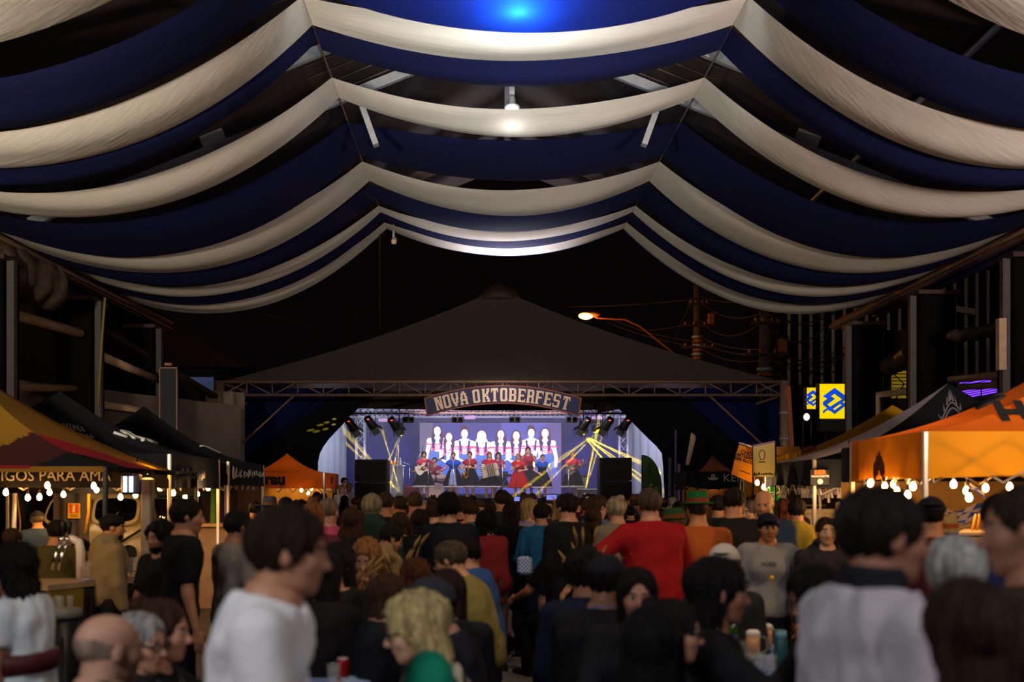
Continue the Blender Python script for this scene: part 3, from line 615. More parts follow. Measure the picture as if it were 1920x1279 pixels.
# loudspeaker stacks
CAB, GRL = mat('speaker_black', '0b0b0d', .6), mat('speaker_grille', '141416', .8, bump=.6, bscale=300)
for px0, px1, py, lab in ((665, 725, 861, 'tall black loudspeaker stack on the left of the stage'), (1125, 1185, 858, 'tall black loudspeaker stack on the right of the stage')):
    a, b = Pt(px0, py, 30.0), Pt(px1, py, 30.0); t_ = thing('speaker_stack', lab, 'loudspeaker', ((a.x+b.x)/2, 30.45, 0)); n = 4; h = a.z/n
    for k in range(n):
        cb = MB().bev(((a.x+b.x)/2, 30.45, h*(k+.5)), (b.x-a.x, .9, h-.012), .02).build('cabinet', CAB, t_)
        MB().bev(((a.x+b.x)/2, 30.0, h*(k+.5)), (b.x-a.x-.07, .03, h-.08), .01).build('grille', GRL, cb)
        MB().box((b.x+.005, 30.4, h*(k+.55)), (.02, .22, .1)).build('handle', BLACK, cb)
# ---------------------------------------------------------------- haze with moving-head beams in it
hz = MB().box((.1, 34.6, 3.35), (10.6, 6.9, 3.6)); HM = bpy.data.materials.new('stage_haze'); HM.use_nodes = True; nt = HM.node_tree
nt.nodes.remove(nt.nodes['Principled BSDF']); vs_ = nt.nodes.new('ShaderNodeVolumeScatter'); vs_.inputs['Density'].default_value = .032; vs_.inputs['Anisotropy'].default_value = .0
nt.links.new(vs_.outputs[0], nt.nodes['Material Output'].inputs['Volume'])
tag(hz.build('stage_haze', HM, loc=(.1, 34.6, 3.35)), 'thin haze hanging over the stage', 'haze', None, 'stuff')
def mover(px, py, Y, up, lab, q_=1.):
    c = Pt(px, py, Y); 
    if up: c.z = SZ+.36*q_+.004
    t_ = thing('moving_head', lab, 'stage lamp', c); s_ = 1 if up else -1; V_ = lambda x, y, z: Vector((x, y, z))*q_
    MB().bev(c-V_(0, 0, s_*.3), (.3*q_, .26*q_, .12*q_), .03*q_).build('base', BLACK, t_)
    for q in (-1, 1): MB().bev(c+V_(q*.14, 0, -s_*.12), (.05*q_, .16*q_, .3*q_), .015*q_).build('arm', BLACK, t_)
    rr = Matrix.Rotation(0 if up else R(180), 3, 'X')
    MB().lathe([(a_*q_, b_*q_) for a_, b_ in ((.07, -.16), (.11, -.12), (.12, .06), (.10, .08))], c, 12, rot=rr).build('head', BLACK, t_)
    MB().lathe([(.095*q_, .082*q_), (.01*q_, .086*q_)], c, 10, rot=rr).build('lens', YEL, t_)
    if not up: MB().tube([c+Vector((0, 0, .36)), (c.x, c.y, 4.95)], .025, 6).build('drop_pipe', BLACK, t_)
    return c+V_(0, 0, s_*.12)
def beams(c, aims, e, w=2.2):
    for px, py, Y in aims: lamp('SPOT', 'beam_light', c, e*42, (1, .74, .0), .012, Pt(px, py, Y), w, .25)
c1 = mover(749, 812, 33.0, False, 'moving head lamp hanging above the clear lectern'); c2 = mover(1094, 810, 33.0, False, 'moving head lamp hanging above the bass player')
c3 = mover(1118, 806, 33.6, False, 'moving head lamp hanging right of the crossed beams'); c4 = mover(751, 933, 32.2, True, 'moving head lamp on the stage edge below the lectern', .5); c5 = mover(1096, 929, 32.2, True, 'moving head lamp on the stage edge by the right loudspeaker', .5)
beams(c1, ((722, 880, 32.0), (734, 900, 32.6), (744, 900, 33.4)), 2600)
beams(c2, ((1128, 858, 31.8), (1146, 858, 32.2), (1165, 866, 32.6), (1185, 858, 33.2), (1205, 872, 33.8)), 6500)
beams(c3, ((1045, 868, 33.0), (1052, 880, 33.4), (1030, 872, 34.0)), 3800)
beams(c4, ((728, 900, 32.4), (712, 880, 32.5), (738, 880, 32.0), (700, 878, 33)), 3600)
beams(c5, ((1107, 868, 32.3), (1122, 840, 32.5), (1112, 850, 33)), 3800)
for px, py in ((605, 806), (610, 795), (619, 791), (631, 785), (630, 795), (617, 803), (598, 803)): lamp('SPOT', 'gobo_light', (-1.6, 27.3, 4.3), 45000, (1, .78, .03), .01, Pt(px, py, 29.1), .62, .5)
# ---------------------------------------------------------------- festival gazebos
def cloth(name, hx, **k): return mat(name, hx, .8, var=.08, scale=3, bump=.2, bscale=4, **k)
TB, TO, TY_, TR_, TW = cloth('tent_black', '0d0d11', spec=.15), cloth('tent_orange', 'b25a08', trans=.3), cloth('tent_yellow', 'c48a0c', trans=.35), cloth('tent_red', '8e1420', trans=.2), cloth('tent_white', 'cfc8cc', trans=.3)
RED_SHADED, TGREY = cloth('tent_red_shaded', '300809', trans=.15), cloth('tent_grey', '26282f', spec=.15)  # first is the flag red with the front panel's shade put into it
GOLD = cloth('tent_gold', '7a5a0c', trans=.2)
LEGW, LEGB = mat('white_tent_leg', 'cfc4b4', .4, .3), mat('black_tent_leg', '070707', .6, .0)
SURF = {}
def decal(t, i, strokes, r, m, name='print_mark'):   # strokes of (u, v) points lying on roof panel i (or on the valance: i + 4)
    fn = SURF[t.name][i]; o0 = ORG[t.name]; mb = MB(); c = sum((Vector(fn(a_, b_)) for a_, b_ in ((.3, .3), (.7, .3), (.5, .6))), Vector())/3
    e = .004; nn = (Vector(fn(.5+e, .4))-Vector(fn(.5, .4))).cross(Vector(fn(.5, .4+e))-Vector(fn(.5, .4))).normalized()
    if i > 3: nn = -nn
    for s_ in strokes: mb.tube([Vector(fn(u, v))+nn*r*.6 for u, v in s_], r, 4)
    tag(mb.build(name, m, t), kind='stuff')
def scribble(seed, u0, u1, v0, v1, n, tilt=0.):   # illegible hand-lettered strokes
    q = random.Random(seed); out = []
    for k in range(n):
        a_ = u0+(u1-u0)*(k+.1)/n; b_ = u0+(u1-u0)*(k+.85)/n; c_ = tilt*(k/n-.5)
        out.append([(a_+(b_-a_)*q.random(), v0+(v1-v0)*(q.random()*.3)+c_), (a_+(b_-a_)*q.random(), v0+(v1-v0)*q.uniform(.4, .6)+c_), (a_+(b_-a_)*q.random(), v0+(v1-v0)*q.uniform(.7, 1)+c_)])
        if q.random() < .6: out.append([(a_, v0+(v1-v0)*q.random()+c_), (b_, v0+(v1-v0)*q.random()+c_)])
    return out
def gazebo(lab, x0, x1, y0, y1, ze, zp, vh, mats, legm=LEGB, vm=None, peakx=None, ripple=.02, skip=(), bandf=None, name='gazebo', bars=True):
    """roof panels: front (towards the camera), right, back, left; valances likewise"""
    cx_ = (x0+x1)/2 if peakx is None else peakx; cy_ = (y0+y1)/2; t = thing(name, lab, 'tent', ((x0+x1)/2, cy_, 0))
    C_ = [Vector((x0, y0, ze)), Vector((x1, y0, ze)), Vector((x1, y1, ze)), Vector((x0, y1, ze))]; A = Vector((cx_, cy_, zp))
    for i in range(4):
        a, b = C_[i], C_[(i+1) % 4]; m = mats[i]
        def fn(u, v):
            p = a.lerp(b, u).lerp(A, v); p.z -= .16*math.sin(math.pi*v)*(.75+.5*abs(2*u-1))*.9; return p
        SURF.setdefault(t.name, {})[i] = (lambda u, v, a=a, b=b: (lambda p: p-Vector((0, 0, .16*math.sin(math.pi*v)*(.75+.5*abs(2*u-1))*.9)))(a.lerp(b, u).lerp(A, v)))
        mb = MB().grid(fn, *((64, 44) if isinstance(m, (list, tuple)) else (16, 12)))
        if isinstance(m, (list, tuple)):
            for q in range(len(mb.f)):
                ctr = sum((Vector(mb.v[i_]) for i_ in mb.f[q]), Vector())/4; mb.m[q] = bandf(ctr, i)
            mb.build('roof_panel', list(m), t)
        else: mb.build('roof_panel', m, t)
        if i in skip: continue
        n = (b-a).cross(Vector((0, 0, 1))).normalized(); vmat = (vm[i] if isinstance(vm, (list, tuple)) else vm) or (m[0] if isinstance(m, (list, tuple)) else m)
        h = vh[i] if isinstance(vh, (list, tuple)) else vh
        SURF[t.name][i+4] = lambda u, v, a=a, b=b, n=n, h=h: a.lerp(b, u)+n*.05-Vector((0, 0, h*(1-v)))
        MB().grid(lambda u, v: a.lerp(b, u)+n*(.012+ripple*math.sin(u*21+i)*v+ripple*.6*math.sin(u*47)*v)-Vector((0, 0, h*v*(1-.10*math.sin(u*math.pi)*(1 if ripple > .02 else .2)))), 40, 4).build('valance', vmat, t)
    for p in C_: MB().bev((p.x, p.y, ze/2), (.045, .045, ze), .008).build('leg', legm, t)
    for i in range(4 if bars else 0):   # scissor bars under the eaves
        ins = Vector((cx_, cy_, 0)); q0 = C_[i].lerp(Vector((((x0+x1)/2), cy_, ze)), .05); q1 = C_[(i+1) % 4].lerp(Vector((((x0+x1)/2), cy_, ze)), .05); a, b = q0-Vector((0, 0, .1)), q1-Vector((0, 0, .1)); m = MB(); n_ = 6
        for k in range(n_):
            p, q = a.lerp(b, k/n_), a.lerp(b, (k+1)/n_); d = Vector((0, 0, .34))
            m.tube([p, q-d], .012, 4); m.tube([p-d, q], .012, 4)
        m.build('scissor_bar', legm, t)
    return t
def bandA(c, i):
    d = (Vector((-3.95, 10.0, 2.0))-c).length; return 0 if d < .62 else (1 if d < 1.25 else 2)
def bandA2(c, i):
    if i != 0: return bandA(c, i)
    s = (-3.95-c.x)*.78+(c.z-1.98)*.9; return 0 if s < .55 else (1 if s < 1.18 else 2)
tA = gazebo('gazebo in black, red and gold flag stripes at the left edge', -8.5, -3.95, 10.0, 13.0, 1.99, 3.22, (.06, .06, .3, .3), [[TB, RED_SHADED, GOLD], [TB, TR_, GOLD], TB, TB], LEGB, [cloth('striped_valance', '6e4c0a', trans=.3), TB, TB, TB], ripple=.03, bandf=bandA2, bars=False)
MB().tube([(-8.4, 9.98, 1.985), (-4.7, 9.98, 1.985)], .014, 5).build('red_hem', TR_, tA)
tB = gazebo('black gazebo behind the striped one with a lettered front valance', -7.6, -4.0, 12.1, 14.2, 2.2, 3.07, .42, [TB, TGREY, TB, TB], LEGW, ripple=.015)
WL = mat('faded_white_print', '9a9288', .7); WL2 = mat('bright_white_print', 'd8d8d0', .6)
tx = text('AMIGOS PARA AMA', Pt(208, 893, 12.055), (1, 0, 0), (0, 0, 1), .19, WL, tB, align='RIGHT', ext=.002, width=1.60)
decal(tB, 0, scribble(3, .66, .82, .5, .62, 7, -.02)+scribble(4, .72, .84, .40, .48, 5), .012, WL)
decal(tB, 1, [[(.1, .52), (.2, .44), (.28, .46)], [(.3, .40), (.36, .52), (.46, .48), (.38, .42), (.5, .34), (.62, .32)], [(.36, .36), (.5, .36)]], .022, WL2)
decal(tB, 5, scribble(5, .15, .62, .22, .62, 16), .01, mat('silver_print', '8f8580', .5))
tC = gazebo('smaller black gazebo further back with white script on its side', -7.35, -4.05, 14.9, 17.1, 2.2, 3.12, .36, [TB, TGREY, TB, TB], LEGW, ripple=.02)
decal(tC, 1, [[(.35, .42), (.6, .42), (.66, .30)]], .016, WL2)
decal(tC, 5, scribble(8, .12, .95, .36, .72, 13, .1)+[[(.1, .3), (.14, .75), (.2, .5), (.14, .35)]], .012, WL2)
MB().lathe([(.0, -.004), (.07, -.002), (.07, .002), (0, .004)], (-3.995, 15.0, 2.03), 12, rot=Matrix.Rotation(R(90), 3, 'Y'), sx=1.5).build('print_emblem', WL2, tC)
tO = gazebo('small orange gazebo left of the stage with black lettering', -5.9, -3.86, 22.0, 23.9, 2.18, 2.64, .36, [TO]*4, LEGW, ripple=.012)
BLK = mat('black_print', '141210', .7)
text('rau', (-4.93, 21.96, 2.02), (1, 0, 0), (0, 0, 1), .34, BLK, tO, ext=.002, bold=.018); text('IA', (-4.8, 21.96, 1.87), (1, 0, 0), (0, 0, 1), .1, BLK, tO, ext=.002)
MB().ball((-3.835, 22.9, 2.02), .12, 10, 6, sc3=(.04, 1, .8)).build('emblem', BLK, tO)
# right side
tE = gazebo('big orange gazebo at the right edge with black lettering on its roof', 3.64, 7.4, 8.5, 10.25, 2.25, 3.12, (.40, .40, .4, .42), [TO, TO, TO, TO], LEGW, ripple=.035, vm=[TY_, TY_, TY_, cloth('tent_amber', '9a600c', trans=.3)])
text('Hu', (4.40, 8.80, 2.43), (1, 0, 0), (0, .62, .62), .4, BLK, tE, ext=.002, bold=.02, align='LEFT'); decal(tE, 3, scribble(9, .2, .7, .42, .6, 7), .02, BLK)
for k in range(5): MB().ball((3.59, 9.3+.05*k, 2.03-.05*abs(k-2)), .09, 8, 5, sc3=(.06, .5, 1.1)).build('print_emblem', mat('brown_emblem_print', '6a3413', .8), tE)
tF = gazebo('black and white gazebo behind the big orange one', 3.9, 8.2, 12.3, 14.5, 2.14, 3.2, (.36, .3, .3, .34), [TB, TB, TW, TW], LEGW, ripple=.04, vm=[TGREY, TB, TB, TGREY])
GP = mat('grey_print', '6b6766', .7)
decal(tF, 0, [[(.43+r0*.11*math.cos(a_), .50+r0*.30*math.sin(a_)) for a_ in [i*math.pi/12 for i in range(25)]] for r0 in (.8, 1.)], .012, GP, 'emblem_ring')
decal(tF, 0, [[(.43+q_*.11*math.cos(a_), .50+q_*.30*math.sin(a_)) for q_ in (1.08, 1.45)] for a_ in [math.pi*(.05+.09*i) for i in range(11)]], .01, GP, 'emblem_ray')
tG = gazebo('yellow gazebo behind the black and white one', 4.2, 8.3, 14.6, 17.0, 2.2, 3.12, (.5, .3, .3, .55), [TY_, TY_, TY_, TY_], LEGW, ripple=.05)
decal(tG, 3, [[(.62+.1*math.cos(a_), .3+.07*math.sin(a_)) for a_ in [i*math.pi/6 for i in range(13)]], [(.5, .3), (.74, .3)], [(.62, .24), (.62, .36)]]+scribble(11, .45, .8, .14, .2, 6), .03, mat('brown_print', '7a3016', .8), 'print_emblem')
KR = cloth('tent_brown', '5a3624', trans=.2)
tK = gazebo('small brown-roofed black gazebo behind the green hat', 4.5, 6.15, 24.0, 25.6, 2.24, 2.66, (.36, .3, .3, .3), [KR, TB, TB, TB], LEGB, ripple=.012, vm=TB)
text('KERB', (5.72, 23.95, 2.08), (1, 0, 0), (0, 0, 1), .26, WL, tK, ext=.002, spacing=1.1)
MB().lathe([(.13, -.06), (.12, -.1), (.05, -.13)], (5.16, 23.94, 2.16), 12, sy=.1).build('print_emblem', WL, tK); text('n', (5.16, 23.94, 2.14), (1, 0, 0), (0, 0, 1), .2, WL, tK, ext=.002, bold=.01)
o = MB().grid(lambda u, v: Vector((4.55+1.55*u, 24.7+.05*math.sin(u*9), 1.0+.92*v-.1*math.sin(u*3.14)*v)), 20, 4).build('back_cloth', cloth('tan_back_cloth', '8a5a2a', trans=.3), loc=(5.3, 24.7, 1)); tag(o, 'tan cloth hung inside the small brown-roofed gazebo', 'cloth')
# ---------------------------------------------------------------- light strings
bulb_me = MB().lathe([(.012, .062), (.016, .05), (.03, .03), (.037, .005), (.033, -.02), (.018, -.037), (0, -.042)], n=10).mesh('bulb_glass', BULB)
bulb_me2 = bulb_me.copy(); bulb_me2.materials.clear(); bulb_me2.materials.append(BULB2)
sock_me = MB().lathe([(.016, .11), (.018, .06), (.014, .055)], n=8).mesh('socket', SOCKET)
cord_me = {}
def bulb(px, py, Y, lab, grp, me, drop=.18, s=1.):
    c = Pt(px, py, Y); t = thing('hanging_bulb', lab, 'light bulb', c, 0, grp); s *= .8; t.scale = (s, s, s)
    link('bulb_glass', me, t); link('socket', sock_me, t)
    k = round(drop, 2)
    if k not in cord_me: cord_me[k] = MB().tube([(0, 0, .11), (0, 0, .11+k)], .005, 4).mesh('cord', WIRE)
    link('cord', cord_me[k], t)
LB = [(11, 924, 11.9), (52, 934, 11.9), (74, 933, 12.0), (89, 911, 11.6), (93, 924, 12.4), (119, 928, 12.5), (176, 912, 11.7), (181, 919, 12.3), (226, 933, 12.3), (254, 929, 12.4)]
NTH = ['leftmost', 'second', 'third', 'fourth', 'fifth', 'sixth', 'seventh', 'eighth', 'ninth', 'tenth', 'last']
def row(pts, where, grp, me, drop, s):
    for k, (px, py, Y) in enumerate(sorted(pts)): bulb(px, py, Y, f'{"rightmost" if k == len(pts)-1 else NTH[k]} warm bulb{"" if k in (0, len(pts)-1) else " from the left"} {where}', grp, me, drop, s)
row(LB, 'under the lettered black valance', 'warm bulbs under the lettered black valance', bulb_me, .18, 1.)
row([(300, 916, 12.3), (325, 925, 12.7), (347, 932, 13.2), (370, 927, 13.7), (390, 916, 14.1)], 'along the aisle side of the black gazebo', 'warm bulbs along the aisle side of the black gazebo', bulb_me, .14, 1.)
row([(565, 920, 22.2), (578, 925, 22.3), (584, 917, 23)], 'under the small orange gazebo', 'warm bulbs under the small orange gazebo', bulb_me2, .1, 1.2)
row([(1632, 907, 9.8), (1659, 913, 9.5), (1676, 909, 9.7), (1682, 922, 9.3), (1702, 929, 9.1), (1712, 913, 9.2), (1788, 909, 9.4), (1812, 921, 9.3), (1817, 934, 8.9), (1848, 916, 9.4), (1893, 914, 9.3)], 'under the big orange gazebo', 'warm bulbs under the big orange gazebo', bulb_me, .14, 1.)
row([(1420, 906, 15), (1432, 914, 14.9), (1443, 911, 15)], 'at the yellow gazebo corner', 'warm bulbs at the yellow gazebo', bulb_me2, .22, 1.1)
row([(1596, 906, 12.5), (1603, 917, 12.6)], 'under the black and white gazebo', 'warm bulbs under the black and white gazebo', bulb_me2, .36, 1.1)
t = thing('lantern_post', 'post lamp with a bright warm head beside the black gazebo corner', 'lamp', Pt(277, 1000, 11.6)*1); p = Pt(277, 888, 11.6)
MB().bev((p.x, p.y, (p.z-.05)/2), (.13, .13, p.z-.05), .02).build('post', mat('grey_post', '6a5a48', .6), t); MB().tube([p+Vector((-.12, 0, .07)), p+Vector((-.2, 0, .03)), p+Vector((-.28, 0, -.1))], .012, 5).build('hook', SOCKET, t)
MB().ball(p+Vector((.01, -.03, .03)), .05, 10, 6, sc3=(1.3, 1, .75)).build('lamp_head', BULB, t)
t = thing('insect_lamp', 'small bluish-white tube lamp hanging under the black gazebo', 'lamp', Pt(240, 908, 11.5)); p = Pt(240, 908, 11.5)
for dx in (-.035, .035): MB().tube([p+Vector((dx, 0, -.09)), p+Vector((dx, 0, .09))], .022, 8).build('tube', mat('uv_tube', 'c4c8ff', emit=5), t)
MB().bev(p+Vector((.02, .06, 0)), (.24, .06, .24), .02).build('casing', BLACK, t); MB().tube([p+Vector((.05, .03, .1)), p+Vector((.1, .03, .3))], .01, 5).build('hanger', BLACK, t)
# ---------------------------------------------------------------- cream van
VC = mat('cream_van_paint', 'd9c79a', .22, var=.03, spec=.6); VG = mat('van_window_glass', '0c0d0f', .05, spec=.8); VT = mat('van_green_trim', '3f7f5f', .4); CH = mat('chrome', 'd0d0d0', .12, 1.)
vt = thing('van', 'cream vintage van with a split windscreen parked under the black gazebos', 'van', (-6.2, 17, 0))
vx, vy, W2 = -6.2, 15.05, .86
def vsec(z):   # half width and front setback by height
    hw = float(np.interp(z, [.3, .6, 1.1, 1.25, 1.6, 1.75, 1.84, 1.88], [.80, .86, .86, .84, .74, .66, .50, .2]))
    fb = float(np.interp(z, [.3, .6, 1.1, 1.25, 1.6, 1.75, 1.84, 1.88], [.10, .0, .02, .08, .34, .46, .62, .9]))
    return hw, fb
def vbody(u, v):
    z = .3+1.58*v; hw, fb = vsec(z); a = u*2*math.pi; q = 5.
    c_, s_ = math.cos(a), math.sin(a); L = 2.0-fb*.8
    x = vx+hw*math.copysign(abs(c_)**(2/q), c_); y = vy+2.05+(L)*math.copysign(abs(s_)**(2/q), s_)
    return (x, y, z)
MB().grid(vbody, 64, 26).build('body', VC, vt)
MB().grid(lambda u, v: (vx+(vsec(1.84)[0]+.02)*(2*u-1)*(1-.3*v*v if 0 else 1), vy+.75+3.1*v, 1.84+.09*math.sin(math.pi*u)), 10, 4).build('roof_skin', VC, vt)
for s_ in (-1, 1):   # windscreen halves: slanted rounded panes with a cream frame
    pane, frm = [], []
    for k in range(20):
        a = 2*math.pi*k/20; e = lambda w_, h_: (w_*math.copysign(abs(math.cos(a))**.5, math.cos(a)), h_*math.copysign(abs(math.sin(a))**.5, math.sin(a)))
        pane.append(e(.30, .21)); frm.append(e(.345, .255))
    fr = Matrix.Translation((vx+s_*.37, vy+.13, 1.45)) @ Matrix.Rotation(-s_*-.16, 4, 'Z') @ Matrix.Rotation(-.58, 4, 'X')
    f_ = MB().prism(frm, -.02, .03, fr).build('windscreen_frame', VC, vt); MB().prism(pane, -.035, .0, fr).build('windscreen', VG, f_)
for k in range(3): # side windows facing the aisle
    MB().bev((vx+W2-.06, vy+1.0+k*.85, 1.46), (.06, .66, .34), .02, Matrix.Rotation(-.22, 3, 'Y')).build('side_window', VG, vt)
MB().box((vx+W2-.02, vy+2.0, 1.68), (.05, 3.0, .05), Matrix.Rotation(-.3, 3, 'Y')).build('green_trim', VT, vt)
MB().bev((vx, vy-.06, .42), (1.66, .1, .16), .03).build('bumper', CH, vt)
MB().prism([(-.8, .0), (0, -.5), (.8, 0), (.8, .04), (0, -.44), (-.8, .04)], -.01, .02, Matrix.Translation((vx, vy+.0, 1.15))).build('front_trim', CH, vt)
for s_ in (-1, 1):
    MB().lathe([(.12, 0), (.11, -.05), (.03, -.07)], (vx+s_*.6, vy+.02, .82), 14, rot=Matrix.Rotation(R(-90)*-1, 3, 'X')).build('headlamp', CH, vt)
    for y in (vy+.75, vy+3.2): MB().lathe([(.1, -.09), (.3, -.09), (.33, -.04), (.33, .04), (.3, .09), (.1, .09)], (vx+s_*.74, y, .33), 18, rot=Matrix.Rotation(R(90), 3, 'Y')).build('wheel', BLACK, vt)
    MB().tube([(vx+s_*.84, vy+.4, 1.2), (vx+s_*1.0, vy+.3, 1.3)], .01, 5).build('mirror_arm', CH, vt); MB().ball((vx+s_*1.02, vy+.28, 1.33), .08, 8, 6, sc3=(.8, .3, 1)).build('mirror', CH, vt)
for s_ in (-.25, .3): MB().tube([(vx+s_, vy-.02, 1.27), (vx+s_+.22, vy+.12, 1.55)], .008, 4).build('wiper', CH, vt)
rt = thing('roof_ladder', 'small white ladder leaning on the side of the cream van', 'ladder', (-5.2, 17.6, 0))
MB().tube([(-5.2, 17.2, .8), (-5.42, 17.2, 1.78)], .015, 5).build('rail', LEGW, rt); MB().tube([(-5.2, 17.6, .8), (-5.42, 17.6, 1.78)], .015, 5).build('rail', LEGW, rt)
for k in range(8): MB().tube([(-5.2-.22*k/8, 17.2, .8+.98*k/8), (-5.2-.22*k/8, 17.6, .8+.98*k/8)], .012, 5).build('rung', LEGW, rt)
# dark cloth between the windscreen halves, extinguisher notice, poles
o = MB().grid(lambda u, v: Vector((Pt(100, 0, 13.9).x+(Pt(166, 0, 13.9).x-Pt(100, 0, 13.9).x)*u, 13.9+.03*math.sin(u*14), .2+(Pt(0, 914, 13.9).z-.2)*v)), 20, 4).build('hanging_cloth', cloth('brown_grey_cloth', '4a4240'), loc=(-6, 13.9, 1)); tag(o, 'dark brown cloth hung in front of the cream van', 'cloth')
t = thing('extinguisher_notice', 'small yellow and orange fire extinguisher notice on the dark cloth', 'sign', Pt(139, 958, 13.8)); p = Pt(139, 958, 13.84); k_ = 13.84/F
MB().box(p, (23*k_, .012, 28*k_)).build('board', mat('notice_yellow', 'e8b030', .5), t); MB().box(p+Vector((0, -.008, 4*k_)), (17*k_, .006, 17*k_)).build('print', mat('notice_orange', 'e05a14', .5), t)
MB().bev(p+Vector((0, -.013, 3*k_)), (5*k_, .006, 12*k_), .01).build('print', mat('notice_cream', 'f0dca0', .5), t); MB().tube([p+Vector((-2*k_, -.014, 9*k_)), p+Vector((0, -.014, 11*k_)), p+Vector((3*k_, -.014, 9*k_))], .006, 4).build('print', MATS['notice_cream'], t)
for k in range(2): MB().box(p+Vector((0, -.008, (-8-3*k)*k_)), (15*k_, .004, 1.2*k_)).build('print', BLK, t)
for a, b, r, lab, m in ((Pt(27, 925, 12.8), Pt(20, 1010, 12.8), .03, 'pale leaning pole at the left edge behind the striped gazebo', LEGW), (Pt(31, 925, 12.9), Pt(38, 1028, 12.9), .012, 'thin gold rope beside the pale leaning pole', GOLD), (Pt(166, 920, 13.2), Pt(160, 1000, 13.2), .022, 'yellow strap hanging beside the extinguisher notice', TY_)):
    b2 = Vector((b.x, b.y, .0)) if r > .025 else b
    tag(MB().tube([a, a.lerp(b, .5)+Vector((.02, 0, 0)), b2], r, 6).build('pole' if r > .025 else 'strap', m, loc=b2), lab, 'pole' if r > .025 else 'strap')
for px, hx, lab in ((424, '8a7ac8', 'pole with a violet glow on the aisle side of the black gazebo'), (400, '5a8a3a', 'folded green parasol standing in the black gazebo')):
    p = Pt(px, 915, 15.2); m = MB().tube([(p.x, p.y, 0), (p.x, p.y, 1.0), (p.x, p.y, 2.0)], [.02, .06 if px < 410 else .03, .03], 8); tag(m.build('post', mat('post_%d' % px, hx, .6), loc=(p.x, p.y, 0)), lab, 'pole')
# ---------------------------------------------------------------- beer bar on the left
ct = thing('bar_counter', 'wooden beer bar counter with a pale top on the left', 'counter', (-3.3, 8.1, 0))
a, b = Pt(90, 1098, 7.7), Pt(268, 1092, 8.6)
CTOP = mat('pale_bar_top', 'a98a66', .35, var=.15)
def slab(mb, p, q, d, z, h):
    dirv = (q-p); dirv.z = 0; dirv.normalize(); n = Vector((-dirv.y, dirv.x, 0)); c = (p+q)/2+n*d/2; c.z = z
    return mb.box(c, ((q-p).length, d, h), Matrix((dirv, n, Vector((0, 0, 1)))).transposed())
zc = a.z; slab(MB(), a, b, .62, zc-.02, .045).build('top', CTOP, ct); slab(MB(), a+Vector((.02, .03, 0)), b+Vector((-.02, .03, 0)), .56, zc/2-.03, zc-.06).build('body', mat('dark_bar_front', '2b201a', .7, var=.3, scale=5), ct)
for k in range(9):
    p = a.lerp(b, .36+k*.07)+Vector((.005, -.012, 0)); MB().box((p.x, p.y, zc/2-.05), (.03, .02, zc-.12)).build('front_plank', DARKWOOD, ct)
slab(MB(), a.lerp(b, .02)+Vector((0, -.02, 0)), a.lerp(b, .36)+Vector((0, -.02, 0)), .02, zc-.13, .16).build('yellow_board', mat('mustard_board', '8a6a1c', .6), ct)
t = thing('menu_card', 'violet and white menu card lying on the bar top', 'card', a.lerp(b, .45)); slab(MB(), a.lerp(b, .36)+Vector((0, .0, 0)), a.lerp(b, .56)+Vector((0, .0, 0)), .1, zc+.008, .008).build('card', mat('violet_card', '8f86b8', .5), t)
for k in range(3): slab(MB(), a.lerp(b, .37+k*.065)+Vector((0, .02, 0)), a.lerp(b, .41+k*.065)+Vector((0, .02, 0)), .06, zc+.0135, .002).build('print', TW, t)
BEER = mat('amber_beer', 'd8820c', .15, emit=0, var=.05); FOAM = mat('beer_foam', 'f0e4cc', .8)
MUGG = mat('mug_glass', 'cfc9ba', .08, spec=.8, var=0, alpha=.14)
def mug(name, p, lab, grp=None, full=False, h=.14, r=.042, handle=0., sc_=1.):
    t = thing(name, lab, 'beer mug' if 'mug' in name else 'glass', p, rng.uniform(0, .1), grp); t.scale = (sc_,)*3
    MB().lathe([(r*.9, 0), (r, .01), (r*.96, h*.5), (r, h), (r*.9, h), (r*.86, h*.5), (r*.85, .018), (0, .018)], n=12).build('glass', MUGG, t, local=True)
    if 'mug' in name: MB().tube([(r*math.cos(handle), r*math.sin(handle), h*.82), ((r+.035)*math.cos(handle), (r+.035)*math.sin(handle), h*.75), ((r+.04)*math.cos(handle), (r+.04)*math.sin(handle), h*.35), (r*math.cos(handle), r*math.sin(handle), h*.2)], .007, 6).build('handle', MUGG, t, local=True)
    if full:
        MB().lathe([(r*.8, .02), (r*.84, h*.5), (r*.86, h*.84)], n=12).build('beer', BEER, t, local=True); MB().lathe([(r*.86, h*.84), (r*.9, h*.97), (r*.6, h*1.05), (0, h*1.06)], n=12).build('foam', FOAM, t, local=True)
    return t
mugs = []
for k, (u, d, h_) in enumerate(((.29, .1, 3.1), (.34, .2, 0), (.38, .1, 0), (.62, .1, 0), (.67, .2, 0), (.71, .12, 0), (.76, .2, 0), (.8, .1, 0))):
    q = a.lerp(b, u)+Vector((0, d+.1, 0)); q.z = zc+.004; mug('beer_mug', q, f'empty beer mug on the left bar counter, {NTH[k]} of the row', 'empty mugs on the left bar counter', False, .15, .05, h_)
tp = thing('beer_tap', 'white curved beer tower with a chrome double tap on the bar', 'beer tap', a.lerp(b, .22)); q = Pt(152, 1092, 8.25); q.z = zc
MB().tube([q, q+Vector((-.005, 0, .24)), q+Vector((-.02, 0, .31)), q+Vector((-.08, 0, .34)), q+Vector((-.15, 0, .30))], [.038, .036, .036, .033, .03], 12).build('tower', mat('ivory_enamel', 'e0d4c0', .25), tp)
